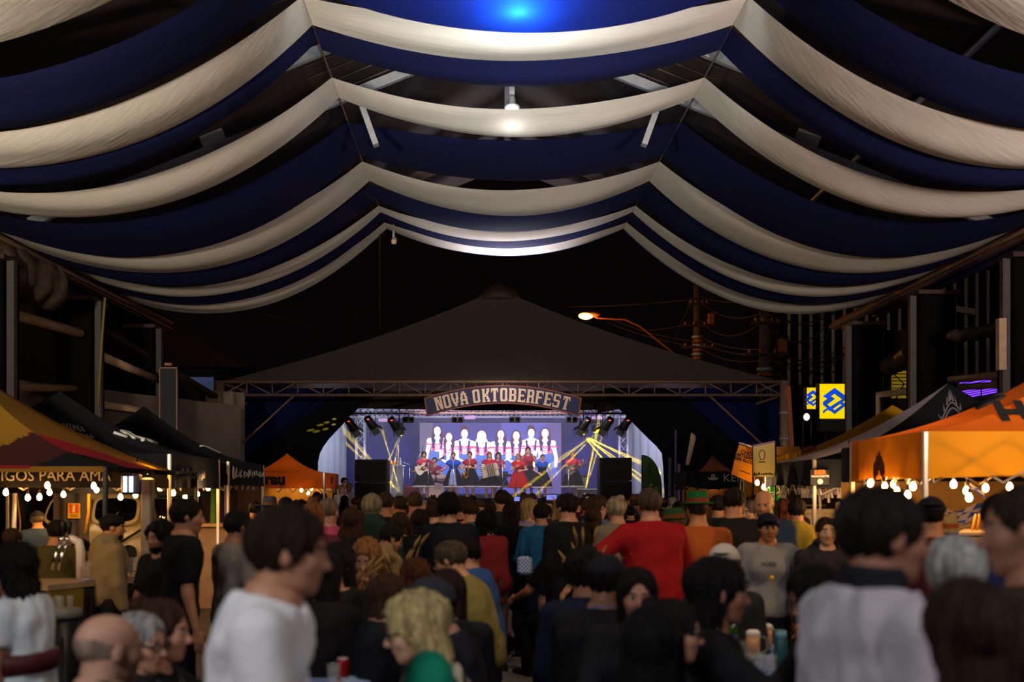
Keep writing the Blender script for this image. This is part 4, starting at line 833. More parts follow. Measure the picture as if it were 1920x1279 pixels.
for dx in (-.10, -.15): MB().tube([q+Vector((dx, -.03, .32)), q+Vector((dx-.05, -.06, .16)), q+Vector((dx-.06, -.06, .08))], .014, 7).build('spout', CH, tp); MB().lathe([(.012, .0), (.022, .05), (.026, .1), (.01, .12)], q+Vector((dx+.01, -.02, .37)), 8).build('tap_handle', BLACK, tp); MB().ball(q+Vector((dx, -.02, .33)), .03, 8, 6).build('valve', CH, tp)
bn = thing('bin', 'dark round keg cooler with a pale lid standing before the bar', 'keg cooler', Pt(120, 1150, 7.1)); p = Pt(112, 1142, 7.1)
MB().lathe([(.13, 0), (.14, .02), (.14, p.z-.06)], (p.x, p.y, 0), 16).build('body', mat('dark_keg', '22201f', .4, .4), bn); MB().lathe([(.15, p.z-.06), (.155, p.z-.04), (.15, p.z), (0, p.z+.003)], (p.x, p.y, 0), 16).build('lid', mat('pale_lid', '7a7468', .4), bn)
for k in range(3): MB().box((p.x-.06+.07*k, p.y-.14, p.z*.45), (.012, .012, p.z*.7)).build('rib', CH, bn)
for k in range(4): mug('drinking_glass', (p.x-.07+.045*k, p.y-.03+.05*(k % 2), p.z+.004), f'small clear glass on the keg cooler lid, {NTH[k]} of four', 'clear glasses on the keg cooler lid', False, .09, .024)
# stall counters further back on the left
sc_t = thing('stall_counter', 'tan stall counter with yellow curved stripes in the far black gazebo', 'counter', (-4.6, 16, 0)); p, q = Pt(380, 988, 14.6), Pt(436, 984, 15.4)
MB().box(((p.x+q.x)/2, 15.1, p.z/2), (q.x-p.x+.3, .5, p.z)).build('body', mat('tan_counter', '8a6a4c', .6), sc_t); MB().box(((p.x+q.x)/2, 15.05, p.z+.02), (q.x-p.x+.4, .6, .05)).build('top', CTOP, sc_t)
for k, hx in enumerate(('d89a10', 'd89a10', 'd8ccb8', 'd8ccb8')):
    MB().tube([((p.x+q.x)/2+.22-k*.0+.05*k, 14.84, p.z-.05), ((p.x+q.x)/2+.12+.05*k, 14.84, p.z*.6), ((p.x+q.x)/2+.0+.05*k, 14.84, .1)], .02, 5).build('stripe', mat('counter_stripe_' + hx, hx, .6), sc_t)
o = MB().grid(lambda u, v: Vector((-5.8+1.9*u, 23.3+.05*math.sin(u*20), .1+1.9*v)), 24, 3).build('stall_backcloth', cloth('amber_cloth', 'b88a3a', trans=.3), loc=(-4.8, 23.3, 1)); tag(o, 'amber cloth at the back of the small orange gazebo', 'cloth')
o = MB().grid(lambda u, v: Vector((-7.2+2.9*u, 18.2+.05*math.sin(u*20), .1+1.95*v)), 24, 3).build('stall_backcloth', cloth('brown_stall_cloth', '5a4030'), loc=(-5.8, 18.2, 1)); tag(o, 'brown cloth behind the cream van', 'cloth')
# ---------------------------------------------------------------- right-hand stalls, banners and signs
t = thing('yellow_banner', 'tilted orange-yellow banner reading CHOPP ARTESANAL SEM ALCOOL', 'banner', Pt(1390, 930, 14.2)); k_ = 14.2/F
Q = [Pt(1386, 834, 14.2), Pt(1418, 843, 14.15), Pt(1414, 908, 14.15), Pt(1370, 889, 14.2)]
YB = mat('banner_orange', 'e08a14', .6, var=.05, trans=.3)
MB().grid(lambda u, v: Q[0].lerp(Q[1], u).lerp(Q[3].lerp(Q[2], u), v)+Vector((0, .03*math.sin(v*5), 0)), 8, 10).build('cloth', YB, t)
dx_ = (Q[1]-Q[0]).normalized(); dz_ = (Q[0]-Q[3]).normalized()
for i, (w_, u, v) in enumerate((('CHOPP', .60, .20), ('ARTESANAL', .52, .32), ('SEM ÁLCOOL', .52, .44))): text(w_, Q[0].lerp(Q[1], u).lerp(Q[3].lerp(Q[2], u), v)+Vector((0, -.045, 0)), dx_, dz_, .075 if i == 0 else .058, BLK, t, ext=.001, bold=.003)
MB().tube([Q[0].lerp(Q[1], .3).lerp(Q[3].lerp(Q[2], .3), .78)+Vector((0, -.05, 0)), Q[0].lerp(Q[1], .75).lerp(Q[3].lerp(Q[2], .75), .78)+Vector((0, -.05, 0))], .006, 4).build('print', BLK, t)
MB().tube([Q[0]+Vector((0, .03, .03)), Q[1]+Vector((0, .03, .03))], .012, 6).build('rod', LEGW, t); MB().tube([Q[0]+Vector((.05, .05, .03)), (Q[3].x+.05, 14.3, 0)], .02, 6).build('pole', BLACK, t)
t = thing('menu_banner', 'pale upright banner with a small emblem beside the orange-yellow one', 'banner', Pt(1433, 930, 14.0))
Q = [Pt(1412, 836, 14.0), Pt(1453, 828, 14.0), Pt(1453, 894, 14.0), Pt(1412, 894, 14.0)]
MB().grid(lambda u, v: Q[0].lerp(Q[1], u).lerp(Q[3].lerp(Q[2], u), v), 4, 4).build('cloth', mat('pale_yellow_banner', 'cdbb74', .6, var=.15, scale=2, trans=.3), t)
MB().tube([Q[0], Q[1]], .014, 6).build('rod', mat('violet_rod', '9a7a94', .4), t)
for x in (1412, 1454): p = Pt(x, 828, 14.02); MB().tube([(p.x, p.y, 0), p], .014, 6).build('pole', BLACK, t)
p = Pt(1429, 853, 13.97); MB().tube([p+Vector((.04*math.cos(a), 0, .07*math.sin(a))) for a in [i*math.pi/8 for i in range(17)]], .006, 4).build('print_emblem', GP, t); MB().box(p+Vector((0, 0, -.1)), (.09, .004, .015)).build('print', BLK, t)
for k in range(9): q = Pt(1415+k*4.2, 889+rng.uniform(-1, 1), 13.97); MB().box(q, (.022, .004, rng.uniform(.02, .045))).build('print', BLK, t)
t = thing('stall_sign', 'small black sign reading BIER MARRONETTE hung on the black and white gazebo', 'sign', Pt(1537, 895, 12.15)); p = Pt(1537, 895, 12.2); k_ = 12.2/F
MB().bev(p, (38*k_, .02, 31*k_), .01).build('board', BLACK, t)
text('BIER', p+Vector((-0, -.014, 9*k_)), (1, 0, 0), (0, 0, 1), .075, mat('sign_orange', 'd8701a', .5, emit=.25), t, ext=.002, bold=.003); text('MARRONETTE', p+Vector((0, -.014, 1.5*k_)), (1, 0, 0), (0, 0, 1), .034, WL2, t, ext=.002, bold=.001)
MB().lathe([(.0, 0), (.032, 0), (.034, .004)], p+Vector((0, -.014, -8*k_)), 14, rot=Matrix.Rotation(R(90), 3, 'X')).build('print_emblem', WL2, t)
t = thing('wall_speaker', 'black box loudspeaker hung at the corner of the big orange gazebo', 'loudspeaker', Pt(1598, 872, 10.5)); p = Pt(1598, 872, 10.55); k_ = 10.55/F
MB().bev(p, (30*k_, .2, 65*k_), .012).build('cabinet', CAB, t); MB().bev(p+Vector((0, -.105, 0)), (25*k_, .015, 58*k_), .01).build('grille', GRL, t); MB().tube([p+Vector((0, .02, 32*k_)), p+Vector((0, .1, 45*k_))], .012, 5).build('bracket', BLACK, t)
t = thing('stall_fascia', 'tan board fascia between the yellow curtain and the banners', 'board', Pt(1478, 846, 15.2)); p = Pt(1478, 846, 15.2)
MB().bev(p, (.36, .04, .14), .01).build('board', mat('tan_fascia', '9a6a2c', .6), t)
for x in (-.16, .16): MB().box((p.x+x, p.y+.02, p.z/2), (.03, .03, p.z)).build('post', LEGB, t)
o = MB().grid(lambda u, v: Vector((Pt(1455, 0, 14.4).x+.38*u, 14.4+.06*math.sin(u*13+v*2), Pt(0, 914, 14.4).z+(.44+.1*u)*v)), 24, 6).build('yellow_curtain', cloth('bright_yellow_cloth', 'e8b40c', trans=.4), loc=Pt(1475, 890, 14.4)); tag(o, 'bunched bright yellow cloth at the corner of the yellow gazebo', 'cloth')
t = thing('display_board', 'green display panel with white lettering behind the bald bearded man', 'panel', Pt(1468, 960, 14.9)); p = Pt(1462, 950, 14.9)
MB().box((p.x, p.y, 1.0), (.3, .04, 1.72)).build('panel', mat('bright_green_panel', '1f8a2c', .5, emit=.12), t); MB().box((p.x+.22, p.y, 1.0), (.13, .04, 1.72)).build('panel', mat('white_panel', 'cdbfb4', .5), t)
for x in (-.13, .13): MB().box((p.x+x, p.y, .07), (.06, .3, .14)).build('foot', BLACK, t)
text('ION', (p.x-.1, p.y-.025, 1.62), (0, 0, 1), (-1, 0, 0), .14, WL2, t, ext=.002); text('DE T', (p.x+.0, p.y-.025, 1.62), (0, 0, 1), (-1, 0, 0), .07, WL2, t, ext=.002)
t = thing('green_flag', 'green quarter-round flag banner right of the loudspeaker stack', 'banner', Pt(1215, 935, 30)); a, b = Pt(1204, 0, 30).x, Pt(1241, 0, 30).x; zt, zb = Pt(0, 853, 30).z, .4
poly = [(a, zb), (b, zb)]+[(a+(b-a)*math.cos(i*math.pi/20), zt-1.0+1.0*math.sin(i*math.pi/20)) for i in range(11)]
MB().prism(poly, 29.98, 30.02).build('cloth', mat('dark_green_flag', '1f3d12', .7, var=.25, scale=2), t); MB().tube([(a, 30, 0), (a, 30, zt)], .025, 6).build('pole', BLACK, t)
text('Prefeitura', ((a+b)/2-.06, 29.97, zt-1.3), (0, 0, 1), (-1, 0, 0), .22, mat('gold_print', '8a8a30', .6), t, ext=.002); text('Turismo', ((a+b)/2+.12, 29.97, zt-1.3), (0, 0, 1), (-1, 0, 0), .2, MATS['gold_print'], t, ext=.002)
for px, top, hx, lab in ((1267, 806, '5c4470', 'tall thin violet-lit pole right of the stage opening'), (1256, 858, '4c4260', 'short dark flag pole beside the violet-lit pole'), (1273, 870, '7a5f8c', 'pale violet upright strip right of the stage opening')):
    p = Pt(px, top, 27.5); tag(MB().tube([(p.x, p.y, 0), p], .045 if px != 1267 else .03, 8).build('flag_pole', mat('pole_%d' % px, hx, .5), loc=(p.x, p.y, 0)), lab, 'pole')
Q = [Pt(1296, 810, 27.3), Pt(1306, 820, 27.3), Pt(1294, 871, 27.3), Pt(1285, 872, 27.3)]
tag(MB().grid(lambda u, v: Q[0].lerp(Q[1], u).lerp(Q[3].lerp(Q[2], u), v)+Vector((0, .05*math.sin(u*8), 0)), 6, 6).build('furled_cloth', mat('pale_furled_cloth', 'a08878', .8), loc=Q[0]), 'narrow pale furled cloth hanging above the brown-roofed gazebo', 'cloth')
# paper ribbons, shelf and props inside the right stalls
t = thing('bunting', 'row of white paper ribbons under the black and white gazebo', 'bunting', Pt(1535, 912, 12.6)); a, b = Pt(1496, 913, 12.8), Pt(1580, 913, 12.4)
MB().tube(sag(a, b, .02), .006, 4).build('cord', WIRE, t)
for k in range(15):
    p = a.lerp(b, (k+.5)/15); h = rng.choice((.1, .16, .3, .42) if 4 < k < 9 else (.1, .14, .2)); MB().grid(lambda u, v: p+Vector(((u-.5)*.032, .015*math.sin(v*6+k), -h*v)), 2, 6).build('ribbon', mat('paper_ribbon', 'cfc4bc', .8, trans=.3) if k % 4 else mat('violet_ribbon', '8f80b0', .8), t)
t = thing('drinks_fridge', 'white drinks fridge with a dark upper opening behind the dark-hoodie boy', 'fridge', Pt(1550, 985, 13.2)); a, b = Pt(1505, 0, 13.2).x, Pt(1578, 0, 13.2).x; z1 = Pt(0, 955, 13.2).z
MB().bev(((a+b)/2, 13.5, z1/2), (b-a, .6, z1), .03).build('body', mat('white_enamel', 'd8c8ac', .35), t); MB().bev(((a+b)/2, 13.19, z1/2), (b-a-.06, .03, z1-.1), .02).build('door', mat('white_enamel_door', 'cfbf9f', .35), t); MB().box((b-.06, 13.16, z1*.7), (.02, .03, .3)).build('handle', STEEL, t)
t = thing('steel_rack', 'tall grey rack of bottles standing behind the fridge', 'rack', Pt(1545, 930, 13.9)); MB().box(((a+b)/2, 14.1, 1.0), (b-a, .3, 2.0)).build('back_panel', mat('dark_rack', '1d1714', .7), t)
for k in range(3): MB().box(((a+b)/2, 13.93, 1.55+.22*k), (b-a, .2, .02)).build('shelf', STEEL, t)
o = MB().bev(((1572-CX)*12.7/F, 12.7, Pt(0, 960, 12.7).z), (.07, .07, .26), .02).build('paper_roll', mat('paper_roll', 'c0b0a8', .7), loc=Pt(1566, 960, 12.7)); o.location.z = o.location.z; tag(o, 'upright roll of pale paper hung at the end of the fridge', 'paper roll')
# blue and white lozenge flags
LOZ = checker('lozenge_flag', '2a4ec0', 'd8c8b4', 9., trans=.3)
o = MB().grid(lambda u, v: Pt(1727+118*u+6*v, 923+26*v+22*u-5*math.sin(u*9), 9.9+.3*v)+Vector((0, 0, -.1*math.sin(u*3.14))), 30, 8).build('lozenge_flag', LOZ, loc=Pt(1790, 940, 9.9)); tag(o, 'blue and white lozenge flag sagging under the big orange gazebo', 'flag')
o = MB().grid(lambda u, v: Pt(1818+28*u, 905+10*v+20*u, 9.6+.2*v), 12, 5).build('lozenge_flag', LOZ, loc=Pt(1830, 915, 9.7)); tag(o, 'small piece of blue and white flag by the right bulbs', 'flag')
o = MB().grid(lambda u, v: Vector((3.75+3.6*u, 10.9+.04*math.sin(u*22), .05+1.8*v)), 40, 4).build('stall_backcloth', cloth('straw_backcloth', '9a7a48', trans=.3), loc=(5.5, 10.9, 0)); tag(o, 'straw coloured cloth at the back of the big orange gazebo', 'cloth')
o = MB().grid(lambda u, v: Vector((4.3+3.8*u, 17.2+.05*math.sin(u*19), .05+1.95*v)), 40, 4).build('stall_backcloth', cloth('ochre_backcloth', '8a5f22', trans=.3), loc=(6, 17.2, 0)); tag(o, 'ochre cloth at the back of the yellow gazebo', 'cloth')
t = thing('stall_counter', 'yellow-lit stall counter under the big orange gazebo', 'counter', (4.4, 9.3, 0)); a, b = Pt(1795, 1000, 9.2), Pt(1850, 1000, 9.2)
MB().bev(((a.x+b.x)/2+.1, 9.4, a.z/2), (b.x-a.x+.5, .5, a.z-.03), .02).build('body', mat('yellow_counter', 'b8861e', .5), t); MB().bev(((a.x+b.x)/2+.1, 9.4, a.z), (b.x-a.x+.6, .6, .04), .01).build('top', CTOP, t)
for px, py, lab in ((1830, 960, 'two upright yellow sticks under the lozenge flag'),):
    t = thing('menu_stand', lab, 'stand', Pt(px, py, 9.4))
    for k in range(2): MB().tube([Pt(1822+k*9, 1000, 9.3), Pt(1830+k*7, 964, 9.3)], .012, 5).build('stick', TY_, t)
t = thing('candle_lamp', 'soft amber lamp globe seen past the right edge head', 'lamp', Pt(1864, 972, 8.3)); MB().ball(Pt(1864, 972, 8.3), .03, 10, 6, sc3=(1, 1, 1.25)).build('globe', mat('amber_globe', 'ffb45a', emit=4), t); q = Pt(1864, 980, 8.3); MB().tube([q, (q.x, q.y, .02)], .015, 6).build('stem', SOCKET, t); MB().lathe([(.12, 0), (.12, .02), (.02, .03)], (q.x, q.y, 0), 12).build('base', SOCKET, t)
# ---------------------------------------------------------------- bank signs, flood lamp, neon, street furniture
BY, BB = mat('sign_yellow_lit', 'ffd800', emit=.95), mat('sign_blue_lit', '1450c8', emit=.75)
def bank(px0, px1, py0, py1, Y, lab):
    a, b = Pt(px0, py1, Y), Pt(px1, py0, Y); w_, h_ = b.x-a.x, b.z-a.z; c = (a+b)/2; t = thing('bank_sign', lab, 'sign', c)
    MB().box(c+Vector((0, .13, 0)), (w_+.06, .24, h_+.06)).build('casing', BLACK, t); MB().box(c, (w_, .02, h_)).build('lit_face', BY, t)
    s_ = h_/5.2; X = lambda x, z: (c.x+x*s_, c.z+z*s_)
    def pp(pts): MB().prism([X(*q) for q in pts], Y-.025, Y-.012).build('logo_bar', BB, t)
    d = .62   # two interlocking angular bands crossing on the diagonal
    pp([(-1.75, .75), (.0, 2.0), (.62, 1.55), (-.55, .75), (-1.1, .35)]); pp([(.0, 2.0), (.62, 1.55), (1.75, .72), (1.1, .3), (.1, 1.0), (-.4, 1.62)])
    pp([(-1.75, .75), (-1.1, .35), (-.5, .75), (-.62, 1.3)]); pp([(1.1, .3), (1.75, .72), (1.75, .25), (-.75, -1.5), (-1.2, -1.15)])
    pp([(-.55, .75), (.05, .35), (-1.1, -.5), (-1.75, -.55), (-1.75, -.1)]); pp([(-1.75, -.55), (-1.1, -.5), (.0, -1.35), (1.1, -.55), (1.75, -.6), (.0, -1.95)])
    pp([(1.1, -.55), (1.75, -.6), (1.1, .0), (.55, -.35)]); pp([(-1.75, -1.45), (-1.1, -1.0), (-1.1, -1.35), (-1.75, -1.85)])
    return t
bank(1537, 1592, 720, 785, 27, 'large lit yellow bank sign with a blue interlocking logo'); bank(1513, 1535, 727, 767, 29, 'small lit yellow bank sign behind the large one')
a = Pt(1564, 798, 27.2); tag(MB().bev(a, (.85, .4, .36), .03).build('sign_box', mat('grey_sign_base', '3a3430', .6), loc=a), 'grey box under the large bank sign', 'box')
for px, Y in ((1548, 27.3), (1524, 29.3)): p = Pt(px, 800, Y); tag(MB().tube([(p.x, p.y, 0), (p.x, p.y, p.z+(.3 if px > 1530 else .75))], .06, 8).build('sign_post', DARKSTEEL, loc=(p.x, p.y, 0)), f'dark post carrying the {"large" if px > 1530 else "small"} bank sign', 'post')
t = thing('flood_lamp', 'bright white flood lamp beside the bank signs', 'lamp', Pt(1512, 782, 26.5)); p = Pt(1512, 782, 26.5)
MB().lathe([(.04, .1), (.09, .06), (.1, 0)], p, 12, rot=Matrix.Rotation(R(-90), 3, 'X')).build('housing', BLACK, t); MB().ball(p+Vector((0, -.02, 0)), .075, 10, 8, sc3=(1, .5, 1.25)).build('lens', mat('flood_white', 'ffe9d8', emit=12), t)
MB().tube([p+Vector((0, .08, 0)), p+Vector((0, .3, -.2)), (p.x, p.y+.3, 0)], .03, 6).build('post', DARKSTEEL, t)
p = Pt(1478, 770, 27.2); tag(MB().box((p.x, p.y, p.z), (.03, .03, 1.0)).build('blue_tube', mat('blue_neon', '4a9ad8', emit=.6), loc=p), 'thin blue light strip beside the right tent leg', 'light strip')
VIO = mat('violet_neon', '7a3cff', emit=1.6)
t = thing('neon_sign', 'violet lit sign bars behind the right rails', 'neon sign', (Pt(1836, 0, 23).x, 23.1, 0))
for a, b in ((Pt(1800, 714, 23), Pt(1870, 700, 23)), (Pt(1802, 735, 23), Pt(1838, 728, 23)), (Pt(1842, 728, 23), Pt(1872, 722, 23))):
    for k in range(4): o = Vector((0, 0, -.05*k)); MB().bar(a+o, b+o, .03, .03).build('tube', VIO, t)
    MB().bar(a+Vector((0, .08, -.08)), b+Vector((0, .08, -.08)), .05, .28).build('backing', BLACK, t)
for px in (1806, 1866): x = Pt(px, 0, 23).x; MB().tube([(x, 23.15, 0), (x, 23.15, 4.5)], .05, 6).build('post', BLACK, t)
t = thing('awning', 'small green lit awning corner behind the right rails', 'awning', (Pt(1880, 0, 22).x, 22, 0))
MB().prism([(Pt(1866, 0, 22).x, Pt(0, 702, 22).z), (Pt(1896, 0, 22).x, Pt(0, 697, 22).z), (Pt(1896, 0, 22).x, Pt(0, 689, 22).z)], 22, 22.05).build('cloth', mat('green_lit', '2a8a3a', emit=.3), t); x = Pt(1895, 0, 22).x; MB().tube([(x, 22.1, 0), (x, 22.1, 4.5)], .04, 6).build('post', BLACK, t)
t = thing('lit_window', 'tall dim yellow window with bars between the right columns', 'window', Pt(1685, 720, 26)); a, b = Pt(1672, 748, 26), Pt(1699, 695, 26)
MB().box((a+b)/2, (b.x-a.x, .04, b.z-a.z)).build('pane', mat('dim_yellow_window', 'a88a20', emit=.35), t)
for k in range(9): z = a.z+(b.z-a.z)*k/8; MB().box(((a.x+b.x)/2, 25.95, z), (b.x-a.x+.04, .03, .02)).build('bar', BLACK, t)
MB().tube([Pt(1680, 748, 25.9), Pt(1695, 720, 25.9), Pt(1676, 702, 25.9), Pt(1698, 690, 25.9)], .02, 5).build('cable_loop', BLACK, t); MB().box((b.x-.1, 26.2, 3), (.9, .2, 6)).build('wall', DULL, t)
tag(MB().box(Pt(1690, 664, 26.3), (.3, .05, .12)).build('violet_lamp', VIO, loc=Pt(1690, 664, 26.3)), 'small violet light strip between the right columns', 'light strip')
POLE = mat('concrete_pole', '4a3a30', .85, var=.2)
INS = mat('insulator_porcelain', '8a4a28', .3)
for px, top, Y, lab in ((1308, 535, 46, 'tall utility pole behind the right slope of the stage tent'), (1434, 565, 35, 'second utility pole further right with clustered cables')):
    p = Pt(px, top, Y); t = thing('utility_pole', lab, 'pole', (p.x, p.y, 0))
    MB().lathe([(.24, 0), (.19, p.z)], (p.x, p.y, 0), 12).build('shaft', POLE, t)
    for k in range(3):
        z = p.z-.9-1.0*k if px < 1400 else p.z-.8-1.1*k
        MB().box((p.x, p.y-.2, z), (1.6 if k else 1.0, .1, .1)).build('crossarm', DARKWOOD, t)
        for x in (-.6, -.2, .3, .65): MB().lathe([(.03, 0), (.07, .03), (.04, .07), (.06, .1), (.02, .15)], (p.x+x*(1 if k else .6), p.y-.2, z+.05), 8).build('insulator', INS, t)
    for k in range(7): MB().lathe([(.26, -.06), (.29, 0), (.26, .06)], (p.x, p.y, p.z-2.4-.2*k), 10).build('cable_clamp', INS if k % 2 else STEEL, t)
    MB().bev((p.x+.55, p.y-.3, p.z-1.6), (.3, .25, .5), .04).build('transformer_box', INS, t)
CAB_ = mat('overhead_cable', '3a2418', .7)
A0, B0 = Pt(1308, 560, 45.7), Pt(1434, 585, 34.7)
wires = [(Pt(1060, 575, 48), A0, .1), (A0, B0, .5), (B0, Pt(1600, 560, 33), .6), (Pt(1308, 595, 45.7), Pt(1434, 600, 34.7), .7), (Pt(1434, 605, 34.7), Pt(1560, 600, 33), .7), (Pt(1150, 600, 48), Pt(1300, 640, 45.7), .15), (Pt(1140, 605, 48), Pt(1305, 650, 45.7), .15),
         (Pt(1310, 640, 45.7), Pt(1434, 665, 34.7), .2), (Pt(1310, 650, 45.7), Pt(1434, 675, 34.7), .3), (Pt(1310, 630, 45.7), Pt(1434, 655, 34.7), .2), (Pt(1434, 655, 34.7), Pt(1600, 640, 33), .5), (Pt(1434, 665, 34.7), Pt(1600, 650, 33), .7), (Pt(1434, 672, 34.7), Pt(1590, 660, 33), .3),
         (Pt(1200, 620, 48), Pt(1308, 602, 45.7), .1), (Pt(1460, 700, 36), Pt(1560, 600, 33), 1.2), (Pt(1440, 690, 38), Pt(1520, 650, 34), .9), (Pt(1300, 560, 45), Pt(1265, 632, 47), 0), (Pt(1310, 555, 45.7), Pt(1434, 560, 34.7), .2)]
WL_ = ['topmost wire running left from the tall utility pole above the street lamp', 'uppermost sagging wire between the two utility poles', 'uppermost sagging wire right of the second utility pole', 'second sagging wire down between the two utility poles', 'second wire down right of the second utility pole', 'upper of two wires slanting down from the street lamp to the tall pole', 'lower of two wires slanting down from the street lamp to the tall pole', 'fifth wire down between the two utility poles, just above the marquee', 'lowest wire between the two utility poles', 'fourth wire down between the two utility poles', 'third wire down right of the second utility pole', 'fourth wire down right of the second utility pole', 'lowest wire crossing the dark ribs right of the second pole', 'short wire joining the lamp arm to the tall utility pole', 'long loop of wire hanging from the eave corner to the second pole', 'short loop of wire low beside the second utility pole', 'steep stay wire slanting down left of the tall utility pole', 'straight topmost wire between the tops of the two utility poles']
for i, (a, b, d) in enumerate(wires): tag(MB().tube(sag(a, b, d), .022, 4).build('overhead_wire', CAB_, loc=a), WL_[i], 'wire', 'overhead wires around the utility poles')
SOD = mat('sodium_lamp', 'ff8a28', emit=30)
t = thing('street_lamp', 'orange sodium street lamp on a curved arm above the stage tent', 'street lamp', (Pt(1300, 0, 46).x, 46, 0)); p = Pt(1096, 592, 44)
q = [Pt(1300, 690, 46), Pt(1245, 648, 46), Pt(1200, 612, 45.4), Pt(1172, 599, 45), Pt(1120, 596, 44.4), p+Vector((.3, 0, .05))]
MB().tube(q, .05, 7).build('arm', mat('rusty_arm', '8a4a20', .6), t); MB().tube([(Pt(1300, 0, 46).x, 46, 0), Pt(1300, 690, 46)], .1, 8).build('pole', POLE, t)
MB().ball(p+Vector((.22, 0, .08)), .34, 12, 8, sc3=(1.6, .8, .45)).build('head', mat('lamp_head_brown', '5a3018', .5), t); MB().ball(p+Vector((.05, -.1, -.03)), .27, 12, 8, sc3=(1.2, .8, .55)).build('lens', SOD, t)
lamp('POINT', 'street_lamp_light', p+Vector((0, -.3, -.4)), 520, (1, .36, .06), .2)
lamp('POINT', 'bulb_row_light', (-5.3, 13.0, 1.85), 46, (1, .62, .28), .25); lamp('POINT', 'bulb_row_light', (-6.5, 14.35, 1.85), 12, (1, .62, .28), .2); lamp('POINT', 'bulb_row_light', (-5.0, 10.6, 1.7), 16, (1, .58, .24), .25); lamp('POINT', 'bulb_row_light', (-3.9, 13.3, 1.75), 18, (1, .58, .24), .2)
lamp('POINT', 'bulb_row_light', (4.2, 9.3, 1.8), 34, (1, .60, .26), .25); lamp('POINT', 'bulb_row_light', (3.75, 14.4, 1.85), 18, (1, .60, .24), .2); lamp('POINT', 'bulb_row_light', (-4.9, 22.9, 1.95), 12, (1, .6, .25), .2)
lamp('POINT', 'bulb_row_light', (4.0, 11.9, 1.8), 16, (1, .60, .26), .2); lamp('POINT', 'stall_interior_light', (5.3, 24.6, 2.0), 8, (1, .55, .2), .2)
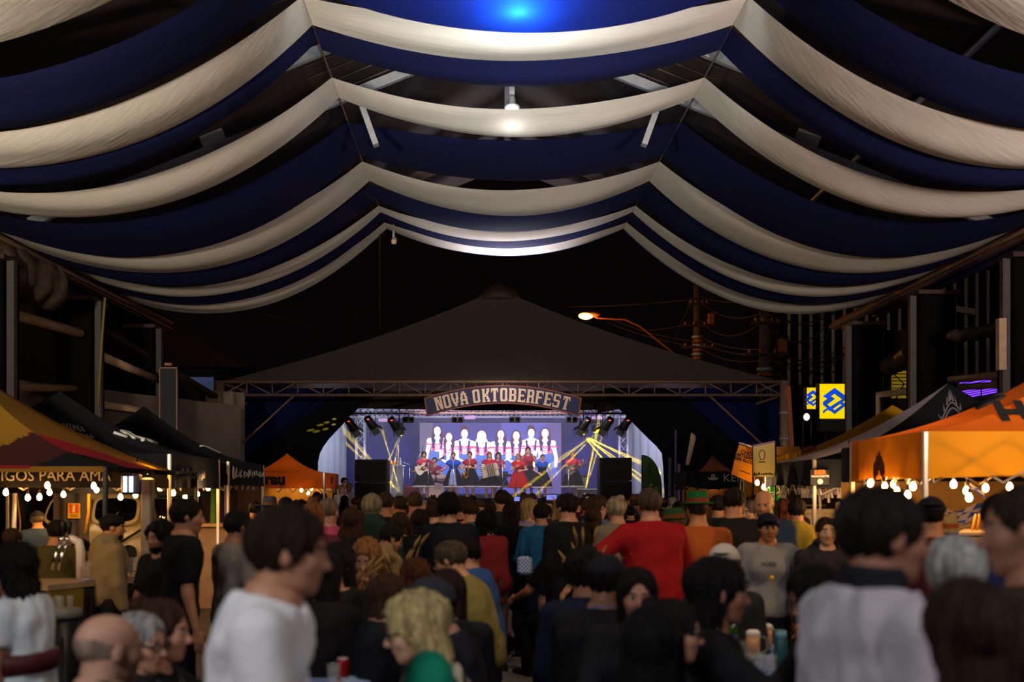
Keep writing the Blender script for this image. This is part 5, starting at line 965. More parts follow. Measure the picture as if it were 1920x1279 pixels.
# ---------------------------------------------------------------- people: bodies are grown as one smooth surface from a distance field
f4 = np.float32
def V3(*a): return np.array(a, dtype=f4)
def nrm(v): v = np.asarray(v, dtype=f4); return v/max(1e-6, float(np.linalg.norm(v)))
class Field:
    def __init__(s, lo, hi, h):
        s.h = h; s.lo = np.asarray(lo, f4); n = np.maximum(4, np.ceil((np.asarray(hi)-s.lo)/h).astype(int)+1); s.n = n
        s.ax = [s.lo[i]+h*np.arange(n[i], dtype=f4) for i in range(3)]; s.v = np.full(n, 1., f4)
    def sl(s, lo, hi, pad):
        a = np.clip(np.floor((lo-pad-s.lo)/s.h).astype(int), 0, s.n); b = np.clip(np.ceil((hi+pad-s.lo)/s.h).astype(int)+1, 0, s.n)
        return None if np.any(b <= a) else tuple(slice(a[i], b[i]) for i in range(3))
    def xyz(s, sl): return s.ax[0][sl[0]][:, None, None], s.ax[1][sl[1]][None, :, None], s.ax[2][sl[2]][None, None, :]
    def add(s, lo, hi, fn, k=.02, sub=False):
        sl = s.sl(np.asarray(lo), np.asarray(hi), k+2*s.h)
        if sl is None: return
        d = fn(*s.xyz(sl)); v = s.v[sl]
        if sub:
            d = -d; t = np.clip(.5-.5*(v-d)/k, 0, 1); s.v[sl] = v*(1-t)+d*t+k*t*(1-t)
        else:
            t = np.clip(.5+.5*(v-d)/k, 0, 1); s.v[sl] = v*(1-t)+d*t-k*t*(1-t)
    def cap(s, a, b, ra, rb, k=.02, sub=False, flat=False, grow=0.):
        a, b = np.asarray(a, f4), np.asarray(b, f4); ra += grow; rb += grow; r = max(ra, rb); ab = b-a; L2 = float(ab@ab)+1e-9; L = math.sqrt(L2)
        def fn(X, Y, Z):
            px, py, pz = X-a[0], Y-a[1], Z-a[2]; q = (px*ab[0]+py*ab[1]+pz*ab[2])/L2; t = np.clip(q, 0, 1)
            d = np.sqrt((px-ab[0]*t)**2+(py-ab[1]*t)**2+(pz-ab[2]*t)**2)-(ra+(rb-ra)*t)
            return np.maximum(d, (q-1)*L) if flat else d
        s.add(np.minimum(a, b)-r, np.maximum(a, b)+r, fn, k, sub)
    def ell(s, c, r, k=.02, sub=False, M=None):
        c, r = np.asarray(c, f4), np.asarray(r, f4); R_ = float(r.max()); m = float(r.min())
        def fn(X, Y, Z):
            x, y, z = X-c[0], Y-c[1], Z-c[2]
            if M is not None: x, y, z = x*M[0, 0]+y*M[1, 0]+z*M[2, 0], x*M[0, 1]+y*M[1, 1]+z*M[2, 1], x*M[0, 2]+y*M[1, 2]+z*M[2, 2]
            q = np.sqrt((x/r[0])**2+(y/r[1])**2+(z/r[2])**2); g = np.sqrt((x/r[0]**2)**2+(y/r[1]**2)**2+(z/r[2]**2)**2)+1e-6
            return q*(q-1)/g
        s.add(c-R_, c+R_, fn, k, sub)
    def nets(s):
        v = s.v; sg = v < 0
        if not sg.any(): return np.zeros((0, 3), f4), np.zeros((0, 4), int)
        nx, ny, nz = v.shape; cell = (nx-1, ny-1, nz-1); acc = np.zeros(cell+(3,), f4); cnt = np.zeros(cell, f4)
        for ax in range(3):
            o1, o2 = [a for a in range(3) if a != ax]
            for i in (0, 1):
                for j in (0, 1):
                    A = [slice(0, -1)]*3; B = [slice(0, -1)]*3
                    for o, q in ((o1, i), (o2, j)): A[o] = slice(q, v.shape[o]-1+q); B[o] = A[o]
                    A[ax] = slice(0, -1); B[ax] = slice(1, None)
                    a, b = v[tuple(A)], v[tuple(B)]; m = (a < 0) != (b < 0)
                    idx = np.nonzero(m)
                    t = a[idx]/(a[idx]-b[idx]); P_ = np.zeros((len(t), 3), f4); P_[:, ax] = t; P_[:, o1] = i; P_[:, o2] = j
                    acc[idx] += P_; cnt[idx] += 1
        act = cnt > 0; idx = np.argwhere(act); num = np.full(cell, -1, int); num[act] = np.arange(len(idx))
        V = s.lo+s.h*(idx+acc[act]/cnt[act][:, None]); Q = []
        for ax in range(3):
            o1, o2 = (ax+1) % 3, (ax+2) % 3
            A = [slice(0, None)]*3; B = [slice(0, None)]*3; A[ax] = slice(0, -1); B[ax] = slice(1, None)
            a, b = sg[tuple(A)], sg[tuple(B)]; e = np.argwhere(a != b)
            ok = (e[:, o1] > 0) & (e[:, o2] > 0) & (e[:, o1] < cell[o1]) & (e[:, o2] < cell[o2]); e = e[ok]
            if not len(e): continue
            inside = a[tuple(e.T)]
            def nb(d1, d2): q = e.copy(); q[:, o1] -= d1; q[:, o2] -= d2; return num[tuple(q.T)]
            f = np.stack([nb(1, 1), nb(0, 1), nb(0, 0), nb(1, 0)], 1); f[~inside] = f[~inside][:, ::-1]; Q.append(f)
        return V.astype(f4), (np.concatenate(Q) if Q else np.zeros((0, 4), int))
def rotz(a): c, s = math.cos(a), math.sin(a); return np.array([[c, -s, 0], [s, c, 0], [0, 0, 1]], f4)
def rotx(a): c, s = math.cos(a), math.sin(a); return np.array([[1, 0, 0], [0, c, -s], [0, s, c]], f4)
def roty(a): c, s = math.cos(a), math.sin(a); return np.array([[c, 0, s], [0, 1, 0], [-s, 0, c]], f4)
ARM = {'relax': ((.13, .03, -1), (.03, .22, -1)), 'pocket': ((.30, -.14, -1), (-.25, .40, -.8)), 'fold': ((.22, .25, -1), (-.75, .75, .22)), 'hold': ((.2, .2, -1), (-.25, .9, .42)), 'table': ((.22, .5, -.85), (-.42, .9, -.06)),
       'raise': ((.35, .6, .35), (-.15, .35, 1)), 'mouth': ((.3, .75, -.55), (-.45, .35, .85)), 'lap': ((.2, .3, -.95), (-.3, .95, -.3)), 'knee': ((.25, .55, -.8), (-.1, .9, -.35)), 'hip': ((.5, -.1, -.9), (-.75, .35, -.35)), 'chin': ((.15, .8, -.5), (-.25, .25, .95)), 'reach': ((.2, .8, -.45), (-.1, .95, -.3))}
LEG = {'stand': (.0, 0), 'wide': (.05, 0), 'sit': (0, 1), 'crouch': (0, 2)}
def skeleton(p, H):
    g = p.get('sex', 'm'); pose = p.get('pose', 'stand'); J = {}; w = p.get('w', 1.); ch = H < 1.42
    hh = H*(.132 if not ch else float(np.interp(H, [1.0, 1.42], [.18, .15])))
    seat = p.get('seat', .45)
    pz = {'stand': .52*H, 'sit': seat+.062*H, 'crouch': .17*H}[pose]
    lean, side = R(p.get('lean', 3 if pose == 'stand' else 6)), R(p.get('side', 0)); B = roty(side) @ rotx(-lean)
    J['B'] = B; up = B @ V3(0, 0, 1); P0 = V3(0, 0, pz); L = .312*H; J['P0'] = P0; J['up'] = up; J['L'] = L
    N = P0+up*L; J['N'] = N; sw = H*(.105 if g == 'm' else .092)*w**.5*(.9 if ch else 1)
    S = P0+up*(.264*H); J['S'] = S
    HR = rotz(R(p.get('hy', 0))) @ rotx(-R(p.get('hp', 4))) @ roty(R(p.get('hr', 0))); J['HR'] = HR
    neck = nrm(up*.8+V3(0, .22+.5*math.sin(lean), 1)*.5); J['NT'] = N+neck*(.040*H); J['hh'] = hh
    J['HO'] = J['NT']-HR @ (V3(0, -.10, .26)*hh); J['top'] = J['HO']+HR @ (V3(0, -.06, 1.0)*hh)
    for sd, nm in ((1, 'r'), (-1, 'l')):
        a = p.get('arm_'+nm, p.get('arms', 'relax')); a = ARM[a] if isinstance(a, str) else a
        sh = S+B @ V3(sd*sw, 0, 0); u = nrm(V3(a[0][0]*sd, a[0][1], a[0][2])); fo = nrm(V3(a[1][0]*sd, a[1][1], a[1][2]))
        el = sh+u*(.172*H); wr = el+fo*(.146*H); J['sh'+nm], J['el'+nm], J['wr'+nm], J['fo'+nm] = sh, el, wr, fo
        hw = H*(.052 if g == 'm' else .054)*w**.5; hip = P0+V3(sd*hw, 0, -.015*H)
        if pose == 'stand':
            st = p.get('stance', .0); kn = hip+V3(sd*(.006+st*.5)*H, .012*H, -.235*H); an = V3(sd*(hw+(.008+st)*H), -.012*H, .042*H)
            q = p.get('step', 0)*sd*H; kn[1] += q*.5+abs(q)*.2; an[1] += q
        elif pose == 'sit':
            kn = hip+V3(sd*.03*H, .235*H, .012*H); kn[2] = min(kn[2], .30*H); an = V3(kn[0], kn[1]-.02*H, .042*H)
        else: kn = hip+V3(sd*.06*H, .17*H, .10*H); an = V3(sd*.07*H, .03*H, .042*H)
        J['hip'+nm], J['kn'+nm], J['an'+nm] = hip, kn, an
    return J
TS = [-.22, -.05, .12, .38, .62, .78, .90, 1.0]
def torso_w(p, H):
    w = p.get('w', 1.)
    if p.get('sex', 'm') == 'm': a = [.070, .097, .096, .090, .101, .105, .078, .042]; b = [.055, .070, .070, .064, .072, .073, .062, .045]
    else: a = [.070, .101, .098, .076, .086, .090, .066, .036]; b = [.055, .073, .068, .056, .062, .064, .056, .040]
    m = [1, w, w**1.2, w**1.5, w**1.15, w, w**.6, 1]; m2 = [1, w, w**1.7, w**2, w**1.4, w, w**.6, 1]
    return np.array(a)*H*m, np.array(b)*H*m2
def add_torso(F_, p, J, H, grow=0., t0=-.3, t1=1.05, k=.03, wobble=0., flare=0.):
    A, Bd = torso_w(p, H); B, P0, L = J['B'], J['P0'], J['L']; sx, sy, up = B @ V3(1, 0, 0), B @ V3(0, 1, 0), J['up']; ph = p.get('seed', 1)
    ends = [P0+up*L*t0, P0+up*L*t1]; r = float(A.max()+grow+.06)
    def fn(X, Y, Z):
        x, y, z = X-P0[0], Y-P0[1], Z-P0[2]; lx = x*sx[0]+y*sx[1]+z*sx[2]; ly = x*sy[0]+y*sy[1]+z*sy[2]; t = (x*up[0]+y*up[1]+z*up[2])/L
        wx = np.interp(t, TS, A).astype(f4)+grow; wy = np.interp(t, TS, Bd).astype(f4)+grow
        if flare: e = np.clip((.3-t)/.5, 0, 1)*flare; wx = wx+e; wy = wy+e
        q = np.sqrt((np.abs(lx)/wx)**2.3+(np.abs(ly)/wy)**2.3+1e-9)**(2/2.3); d = (q-1)*np.minimum(wx, wy)
        if wobble:
            ang = np.arctan2(lx, ly); d = d+wobble*(np.sin(ang*7+t*5+ph)+.7*np.sin(t*19+ang*3+ph*2)+.5*np.sin(ang*13-t*11+ph))*.5
        return np.maximum(d, np.maximum(t-t1, t0-t)*L)
    F_.add(np.minimum(*ends)-r, np.maximum(*ends)+r, fn, k)
def bbox(pts, pad): q = np.array(pts); return q.min(0)-pad, q.max(0)+pad
def hand_field(J, nm, H, h, curl, grip=False):
    wr, fo = J['wr'+nm], J['fo'+nm]; sd = 1 if nm == 'r' else -1; s = H/1.75
    pn = V3(-sd*.8, .1, -.35) if not grip else V3(-sd*.9, .35, 0)
    pn = nrm(pn-fo*float(pn@fo)); ac = np.cross(fo, pn)*1.; ac = nrm(ac)
    if float(ac@V3(0, 0, 1))+float(ac@V3(0, 1, 0))*.6 < 0: ac = -ac      # thumb side points forward / up
    lo, hi = bbox([wr-fo*.03, wr+fo*.2*s, wr+pn*.1*s, wr-pn*.04, wr+ac*.09, wr-ac*.08], .03); F_ = Field(lo, hi, h)
    M = np.stack([ac, pn, fo], 1); pc = wr+fo*.05*s
    F_.cap(wr-fo*.03, wr+fo*.015, .025*s, .024*s, .01); F_.ell(pc, V3(.042, .017, .052)*s, .012, M=M)
    th = R(curl)
    for i, (off, ln) in enumerate(((.030, .072), (.010, .080), (-.011, .074), (-.030, .058))):
        b = pc+ac*off*s+fo*.042*s; d = fo; r = .0092*s; cur = b
        for sg_, q in enumerate((.45, .32, .23)):
            a_ = th*(.55, 1.0, .8)[sg_]; d = nrm(d*math.cos(a_)+pn*math.sin(a_)); pn2 = nrm(pn-d*float(pn@d)); nx = cur+d*ln*q*s
            F_.cap(cur, nx, r, r*.9, .004); cur = nx; r *= .92
    tb = wr+ac*.028*s+fo*.022*s; t1 = tb+nrm(ac*.75+fo*.6+pn*.35)*.036*s; t2 = t1+nrm(ac*.1+fo*.8+pn*(.75 if grip else .3))*.032*s; t3 = t2+nrm(fo*.6-ac*.2+pn*(.9 if grip else .2))*.022*s
    F_.cap(tb, t1, .014*s, .0115*s, .008); F_.cap(t1, t2, .0112*s, .010*s, .004); F_.cap(t2, t3, .010*s, .0085*s, .004)
    J['grip'+nm] = pc+pn*.045*s+fo*.035*s
    return F_.nets()
def head_field(p, J, H, h):
    hh, HR, HO = J['hh'], J['HR'], J['HO']; g = p.get('sex', 'm'); q = 1. if g == 'm' else .94; G = lambda x, y, z: HO+HR @ (V3(x, y, z)*hh)
    lo, hi = bbox([G(x, y, z) for x in (-.5, .5) for y in (-.65, .62) for z in (-.12, 1.08)], .02); F_ = Field(lo, hi, h)
    E = lambda c, r, k=.05, sub=False: F_.ell(G(*c), np.array(r, f4)*hh, k*hh, sub, HR)
    E((0, -.08, .62), (.325, .43, .375)); E((0, .10, .44), (.275, .285, .40), .08); E((0, .17, .17), (.19*q, .17, .14), .12); E((0, .255, .085), (.10*q, .09, .075), .08)
    E((0, .315, .575), (.21, .07, .055), .07)
    for s_ in (-1, 1):
        E((s_*.155, .235, .40), (.11, .11, .11), .1); E((s_*.135, .385, .515), (.075, .06, .05), .05, True); E((s_*.325, -.02, .47), (.04, .085, .125), .03); E((s_*.13, .315, .515), (.068, .06, .058), .015)
    F_.cap(G(0, .36, .53), G(0, .455, .37), .030*hh, .05*hh, .05*hh); E((.045, .39, .345), (.045, .05, .035), .03); E((-.045, .39, .345), (.045, .05, .035), .03)
    E((0, .345, .245), (.105, .055, .026), .03); E((0, .34, .20), (.09, .055, .028), .03); E((0, .405, .222), (.085, .03, .010), .02, True)
    n0 = J['N']-J['up']*.02*H; F_.cap(G(0, -.10, .30), n0, H*(.034 if g == 'm' else .028)*p.get('w', 1)**.5, H*(.038 if g == 'm' else .030)*p.get('w', 1)**.5, .05*hh)
    V, Q = F_.nets(); c = V[Q].mean(1); l = ((c-HO) @ HR)/hh; x, y, z = np.abs(l[:, 0]), l[:, 1], l[:, 2]; mi = np.zeros(len(Q), int)
    mi[(x < .092) & (y > .35) & (z > .185) & (z < .262)] = 1
    mi[(x > .05) & (x < .215) & (y > .25) & (z > .578) & (z < .618)] = 2
    mi[(x > .07) & (x < .19) & (y > .30) & (z > .488) & (z < .542)] = 3; mi[(x > .105) & (x < .155) & (y > .30) & (z > .49) & (z < .54)] = 4
    return V, Q, mi
def hair_field(p, J, H, h):
    kind = p.get('hair', 'short')
    if kind == 'none': return None
    hh, HR, HO = J['hh'], J['HR'], J['HO']; seed = p.get('seed', 1)
    off = {'buzz': .022, 'short': .05, 'fringe': .012, 'bob': .075, 'long': .06, 'vlong': .06, 'bun': .045, 'pony': .05, 'curly': .11, 'messy': .06, 'curlylong': .12, 'quiff': .065, 'wavy': .08}[kind]
    ln = {'bob': .02, 'long': -.75, 'vlong': -1.5, 'curlylong': -.55, 'wavy': -.45}.get(kind); amp = {'curly': .03, 'messy': .016, 'curlylong': .035, 'buzz': .004, 'fringe': .003, 'wavy': .02}.get(kind, .015)
    zmin = (ln if ln is not None else -.1)-.15
    pts = [HO+HR @ (V3(x, y, z)*hh) for x in (-.62, .62) for y in (-.85, .6) for z in (zmin, 1.25)]; lo, hi = bbox(pts, .01); F_ = Field(lo, hi, h)
    def fn(X, Y, Z):
        dx, dy, dz = X-HO[0], Y-HO[1], Z-HO[2]; x = (dx*HR[0, 0]+dy*HR[1, 0]+dz*HR[2, 0])/hh; y = (dx*HR[0, 1]+dy*HR[1, 1]+dz*HR[2, 1])/hh; z = (dx*HR[0, 2]+dy*HR[1, 2]+dz*HR[2, 2])/hh
        def el(c, r): return (np.sqrt(((x-c[0])/r[0])**2+((y-c[1])/r[1])**2+((z-c[2])/r[2])**2)-1)*min(r)
        d = el((0, -.08, .62), (.325+off, .43+off, .375+off)); d = np.maximum(d, .24-z+np.clip(y+.1, -1, .2)*.9) if ln is None else np.maximum(d, .30-z)
        if kind == 'quiff': d = np.minimum(d, el((0, .16, .96), (.24, .22, .12)))
        if ln is not None:
            t = np.clip((.62-z)/(.62-ln), 0, 1); cy = -.10-.16*t; rx = .375+off*.4-(.06 if kind not in ('curlylong', 'wavy') else -.10*np.sin(t*3.1))*t; ry = .36-.16*t
            c = (np.sqrt((x/rx)**2+((y-cy)/ry)**2)-1)*np.minimum(rx, ry); c = np.maximum(c, np.maximum(z-.66, ln-z)); d = np.minimum(d, c)
        ang = np.arctan2(x, y+.1); d = d+amp*(np.sin(ang*19+z*3+seed)+np.sin(ang*31-z*5+seed*2)*.6+1.1*np.sin(ang*9+z*2.2+seed*3))
        if amp > .018: d = d+amp*.9*(np.sin(x*23+seed)*np.sin(y*21+1)*np.sin(z*22+seed))
        if kind == 'bun': d = np.minimum(d, el((0, -.42, .92), (.17, .17, .15))+.008*np.sin(z*60))
        if kind == 'pony':
            t = np.clip((.72-z)/.95, 0, 1); d = np.minimum(d, np.maximum(np.sqrt(x**2+(y+.52+.12*np.sin(t*3))**2)-(.13-.07*t), np.maximum(z-.78, -.25-z)))
        fc = np.sqrt((x/(.285 if ln is None else .26))**2+((y-.56)/.46)**2+((z-.36)/.50)**2)-1; fc = fc*.3
        d = np.maximum(d, -fc)
        if ln is not None and p.get('partfront', 1): d = np.maximum(d, -np.maximum(np.abs(x)-(.2 if z is None else .24), np.maximum(.05-y, z-.40)))
        if p.get('hat') and p.get('hat') != 'hood': d = np.maximum(d, z-{'cap': .72, 'beanie': .58}.get(p['hat'], .76))
        if kind == 'fringe': d = np.maximum(d, np.maximum(z-.60-np.clip(-y, 0, .3)*.25, y-.10))
        return d*hh
    F_.add(lo, hi, fn, .002*hh)
    return F_.nets()
def head_part(p, J, h, fn, lo, hi):
    hh, HR, HO = J['hh'], J['HR'], J['HO']; pts = [HO+HR @ (V3(x, y, z)*hh) for x in (lo[0], hi[0]) for y in (lo[1], hi[1]) for z in (lo[2], hi[2])]; a, b = bbox(pts, .01); F_ = Field(a, b, h)
    def g(X, Y, Z):
        dx, dy, dz = X-HO[0], Y-HO[1], Z-HO[2]; x = (dx*HR[0, 0]+dy*HR[1, 0]+dz*HR[2, 0])/hh; y = (dx*HR[0, 1]+dy*HR[1, 1]+dz*HR[2, 1])/hh; z = (dx*HR[0, 2]+dy*HR[1, 2]+dz*HR[2, 2])/hh
        el = lambda c, r: (np.sqrt(((x-c[0])/r[0])**2+((y-c[1])/r[1])**2+((z-c[2])/r[2])**2)-1)*min(r)
        return fn(x, y, z, el)*hh
    F_.add(a, b, g, .002*hh); return F_.nets()
SKIN = {}
def skinmats(hx):
    r, g, b = [int(hx[i:i+2], 16) for i in (0, 2, 4)]; f = lambda a, b_, c: '%02x%02x%02x' % (min(255, int(r*a)), min(255, int(g*b_)), min(255, int(b*c)))
    return [mat('skin_'+hx, hx, .55, var=.05, scale=6, spec=.4), mat('lip_'+hx, f(.88, .66, .66), .4, var=0), mat('brow_hair', '1f140e', .8), mat('eye_white', 'a89f96', .2, var=0), mat('iris_dark', '120c08', .1, var=0)]
def fab(hx):
    if hx in MATS: return MATS[hx]
    return mat('fabric_'+hx, hx, .85, var=.10, scale=5, bump=.25, bscale=26, spec=.2)
def hairm(hx):
    m = mat('hair_'+hx, hx, .6, var=.55, scale=9, bump=1., bscale=22, wave=(6, 6, .5), spec=.15); nt = m.node_tree
    for n in nt.nodes:
        if n.type == 'TEX_NOISE' and abs(n.inputs['Scale'].default_value-9) < .1 and n.inputs['Vector'].links and n.inputs['Vector'].links[0].from_node.type == 'TEX_COORD':
            mp = nt.nodes.new('ShaderNodeMapping'); mp.inputs['Scale'].default_value = (5, 5, .5); nt.links.new(n.inputs['Vector'].links[0].from_socket, mp.inputs['Vector']); nt.links.new(mp.outputs['Vector'], n.inputs['Vector'])
    return m
def person(p):
    """p: px, top, Y (head top in the photo and distance) or at=(x, y, z0, H); yaw 0 looks away from the camera, 180 towards it"""
    yaw = R(p.get('yaw', 0)); z0 = p.get('z0', 0.); p.setdefault('seed', rng.uniform(0, 6))
    T = Pt(p['px'], p['top'], p['Y']) if 'px' in p else None
    hat = p.get('hat'); ex = {'cap': .04, 'beanie': .08, 'alpine': .20, 'hood': .1, 'fedora': .27}.get(hat, 0)+{'curly': .08, 'curlylong': .1, 'quiff': .1, 'short': .04, 'long': .05, 'vlong': .05, 'bob': .07, 'wavy': .08, 'bun': .05, 'pony': .05}.get(p.get('hair', 'short'), 0)*(0 if hat else 1)
    zt = lambda H: (lambda J: float(J['top'][2]+ex*J['hh']))(skeleton(p, H))
    if 'H' in p: H = p['H']
    else:
        a, b = zt(1.5), zt(1.8); H = 1.5+(T.z-z0-a)/(b-a)*.3; H = min(max(H, p.get('Hmin', .95)), 1.98)
    if p.get('float'): pass
    J = skeleton(p, H); RZ = rotz(yaw)
    if T is not None:
        o = RZ @ J['top']; root = V3(T.x-o[0], T.y-o[1], z0)
    else: root = V3(*p['at'])
    lv = p.get('lv', 0 if p.get('Y', 30) < 5 else (1 if p.get('Y', 30) < 11 else 2)); hb, hd, hn = ((.015, .0078, .0062), (.023, .0115, .009), (.032, .017, .014))[lv]
    t = thing('person', p['label'], 'person', tuple(float(q) for q in root), yaw, p.get('group'))
    sm = skinmats(p.get('skin', 'b98363')); ar = .0 if p.get('sex', 'm') == 'm' else -.0035; w5 = p.get('w', 1)**.5
    pts = [J[k] for k in J if k[:2] in ('sh', 'el', 'wr', 'hi', 'kn', 'an') and not isinstance(J[k], str)]+[J['P0'], J['N']]
    lo, hi = bbox(pts, .13*H); lo[2] = -.01; F_ = Field(lo, hi, hb)
    add_torso(F_, p, J, H)
    if p.get('sex', 'm') == 'f' and H > 1.45:
        for s_ in (-1, 1): F_.ell(J['P0']+J['B'] @ V3(s_*.045*H, .05*H, .20*H), V3(.042, .04, .042)*H, .03)
    F_.cap(J['N']-J['up']*.03*H, J['HO']+J['HR'] @ (V3(0, -.1, .40)*J['hh']), H*.036*w5, H*.028*w5, .03)
    for nm in 'rl':
        F_.cap(J['S']+J['up']*.008*H, J['sh'+nm], .038*H, .030*H*w5, .03); F_.cap(J['sh'+nm], J['el'+nm], .031*H*w5+ar*H*.8, .025*H*w5+ar*H*.5, .02); F_.cap(J['el'+nm], J['wr'+nm], .025*H*w5+ar*H*.5, .0155*H+ar*H*.2, .015)
        F_.cap(J['hip'+nm], J['kn'+nm], .054*H*w5, .035*H*w5, .03); F_.cap(J['kn'+nm], J['an'+nm], .035*H*w5, .021*H, .02)
        f = J['an'+nm]; F_.cap(f+V3(0, -.02*H, -.022*H), f+V3(0, .10*H, -.027*H), .022*H, .016*H, .02)
    Vb, Qb = F_.nets(); parts = [(Vb, Qb, np.zeros(len(Qb), int))]; V, Q, mi = head_field(p, J, H, hd); parts.append((V, Q, mi))
    for nm in 'rl':
        c = p.get('curl_'+nm, p.get('curl', 28)); V, Q = hand_field(J, nm, H, hn, c, c > 50); parts.append((V, Q, np.zeros(len(Q), int)))
    n = 0; VV, QQ, MM = [], [], []
    for V, Q, m in parts: VV.append(V); QQ.append(Q+n); MM.append(m); n += len(V)
    link('body', mesh_np('body', np.concatenate(VV), np.concatenate(QQ), sm, np.concatenate(MM)), t)
    hf = hair_field(p, J, H, hd)
    if hf is not None and len(hf[1]): link('hair', mesh_np('hair', hf[0], hf[1], [hairm(p.get('hc', '1a110c'))]), t)
    # clothing
    top = p.get('shirt')
    if top:
        slv = p.get('slv', 'short'); g = p.get('fit', .014)*H/1.75; hem = p.get('hem', -.12); F_ = Field(lo-.03, hi+.03, hb); wob = p.get('wob', .010)*H/1.75
        add_torso(F_, p, J, H, g, hem, 1.0, .03, wob, p.get('flare', 0))
        if p.get('sex', 'm') == 'f' and H > 1.45:
            for s_ in (-1, 1): F_.ell(J['P0']+J['B'] @ V3(s_*.045*H, .05*H, .20*H), V3(.042, .04, .042)*H+g, .04)
        for nm in 'rl':
            F_.cap(J['S']+J['up']*.008*H, J['sh'+nm], .040*H, .031*H*w5, .03, grow=g*.6)
            e = J['sh'+nm]+(J['el'+nm]-J['sh'+nm])*{'short': p.get('slvf', .78), 'long': 1., 'none': .12, 'puff': .45}[slv]
            if slv == 'puff': F_.ell(J['sh'+nm]*.55+e*.45, V3(.052, .052, .052)*H, .02)
            elif slv != 'none': F_.cap(J['sh'+nm], e, .032*H*w5, .029*H*w5, .02, flat=slv == 'short', grow=g*(1.2 if slv == 'short' else .7))
            if slv == 'long': F_.cap(J['el'+nm], J['el'+nm]+(J['wr'+nm]-J['el'+nm])*.98, .028*H*w5, .020*H, .025, flat=True, grow=g)
        if p.get('hood'):
            c = J['N']+J['B'] @ V3(0, -.055*H, -.03*H); F_.ell(c, V3(.085, .035, .055)*H, .04); F_.ell(J['N']+J['B'] @ V3(0, 0, .02*H), V3(.062, .058, .03)*H, .03)
        if p.get('collar'): F_.cap(J['N']-J['up']*.02*H, J['N']+J['up']*.022*H, .046*H, .042*H, .01, flat=True)
        nk = p.get('neck', .042); F_.ell(J['N']+J['up']*.012*H+J['B'] @ V3(0, .02*H+p.get('vneck', 0)*H, 0), V3(nk, nk*1.05, nk*.8)*H, .01, True)
        V, Q = F_.nets(); ms = [fab(top)]; mi = None
        if p.get('shirt2'):   # a second colour: 'yoke' sleeves/shoulders or 'bodice' below the bust
            c = V[Q].mean(1)-J['P0']; tt = (c @ J['up'])/J['L']; mi = np.zeros(len(Q), int); lx = np.abs(c @ (J['B'] @ V3(1, 0, 0))); mi[(tt < .60) & (lx < .11*H)] = 1; ms.append(fab(p['shirt2']))
        link(p.get('shirtname', 'shirt'), mesh_np('shirt', V, Q, ms, mi), t)
    if p.get('scarf'):
        F_ = Field(J['N']-.16*H, J['N']+.16*H, hd*1.3); F_.cap(J['N']-J['up']*.02*H, J['N']+J['up']*.03*H, .056*H*w5, .046*H*w5, .01, flat=True); V, Q = F_.nets(); link('collar', mesh_np('collar', V, Q, [fab(p['scarf'])]), t)
    bot = p.get('legs', '16171c')
    if bot and p.get('skirt') is None:
        g = .012*H/1.75; F_ = Field(lo-.03, hi+.03, hb*1.15); add_torso(F_, p, J, H, .008, -.3, .16, .03)
        for nm in 'rl':
            F_.cap(J['hip'+nm], J['kn'+nm], .056*H*w5, .038*H*w5, .03, grow=g); e = J['kn'+nm]+(J['an'+nm]-J['kn'+nm])*p.get('leglen', .98); F_.cap(J['kn'+nm], e, .038*H*w5, .030*H, .03, flat=True, grow=g)
        V, Q = F_.nets(); link('trousers', mesh_np('trousers', V, Q, [fab(bot)]), t)
    elif p.get('skirt'):
        sk = p['skirt']; zl = J['P0'][2]-p.get('skirtlen', .265)*H; zw = J['P0'][2]+.11*H; F_ = Field(V3(-.32*H, -.32*H, zl-.03), V3(.32*H, .32*H, zw+.04), hb)
        def fn(X, Y, Z):
            tq = np.clip((zw-Z)/(zw-zl), 0, 1); r = .082*H+(.15*H)*tq**.75; a = np.arctan2(X, Y); rr = r*(1+.055*tq*np.sin(a*11+1)); d = np.sqrt(X**2+(Y*1.12)**2)-rr; return np.maximum(d*.85, np.maximum(Z-zw, zl-Z))
        F_.add(F_.lo, V3(.32*H, .32*H, zw+.04), fn, .01); V, Q = F_.nets(); c = V[Q].mean(1); mi = np.zeros(len(Q), int); mi[c[:, 2] < zl+.035*H] = 1; ap = p.get('apron'); ms = [fab(sk), fab(p.get('lace', 'd8d0cc'))]
        if ap: ms.append(fab(ap)); a = np.abs(np.arctan2(c[:, 0], c[:, 1])); mi[(a < .42) & (c[:, 2] > zl+.05*H)] = 2
        link('skirt', mesh_np('skirt', V, Q, ms, mi), t)
    for nm in 'rl':
        f = J['an'+nm]; F_ = Field(V3(f[0]-.07*H, f[1]-.08*H, -.005), V3(f[0]+.07*H, f[1]+.17*H, .11*H), hb)
        F_.cap(f+V3(0, -.02*H, -.018*H), f+V3(0, .108*H, -.024*H), .027*H, .020*H, .02); F_.cap(f+V3(0, -.018*H, -.02*H), f+V3(0, -.012*H, .012*H), .028*H, .026*H, .02, flat=True)
        V, Q = F_.nets()
        if len(V): V[:, 2] = np.maximum(V[:, 2], .002); link('shoe', mesh_np('shoe', V, Q, [fab(p.get('shoes', '1c1614'))]), t)
    # head wear, glasses, beard
    hc2 = p.get('hatc', '14141c')
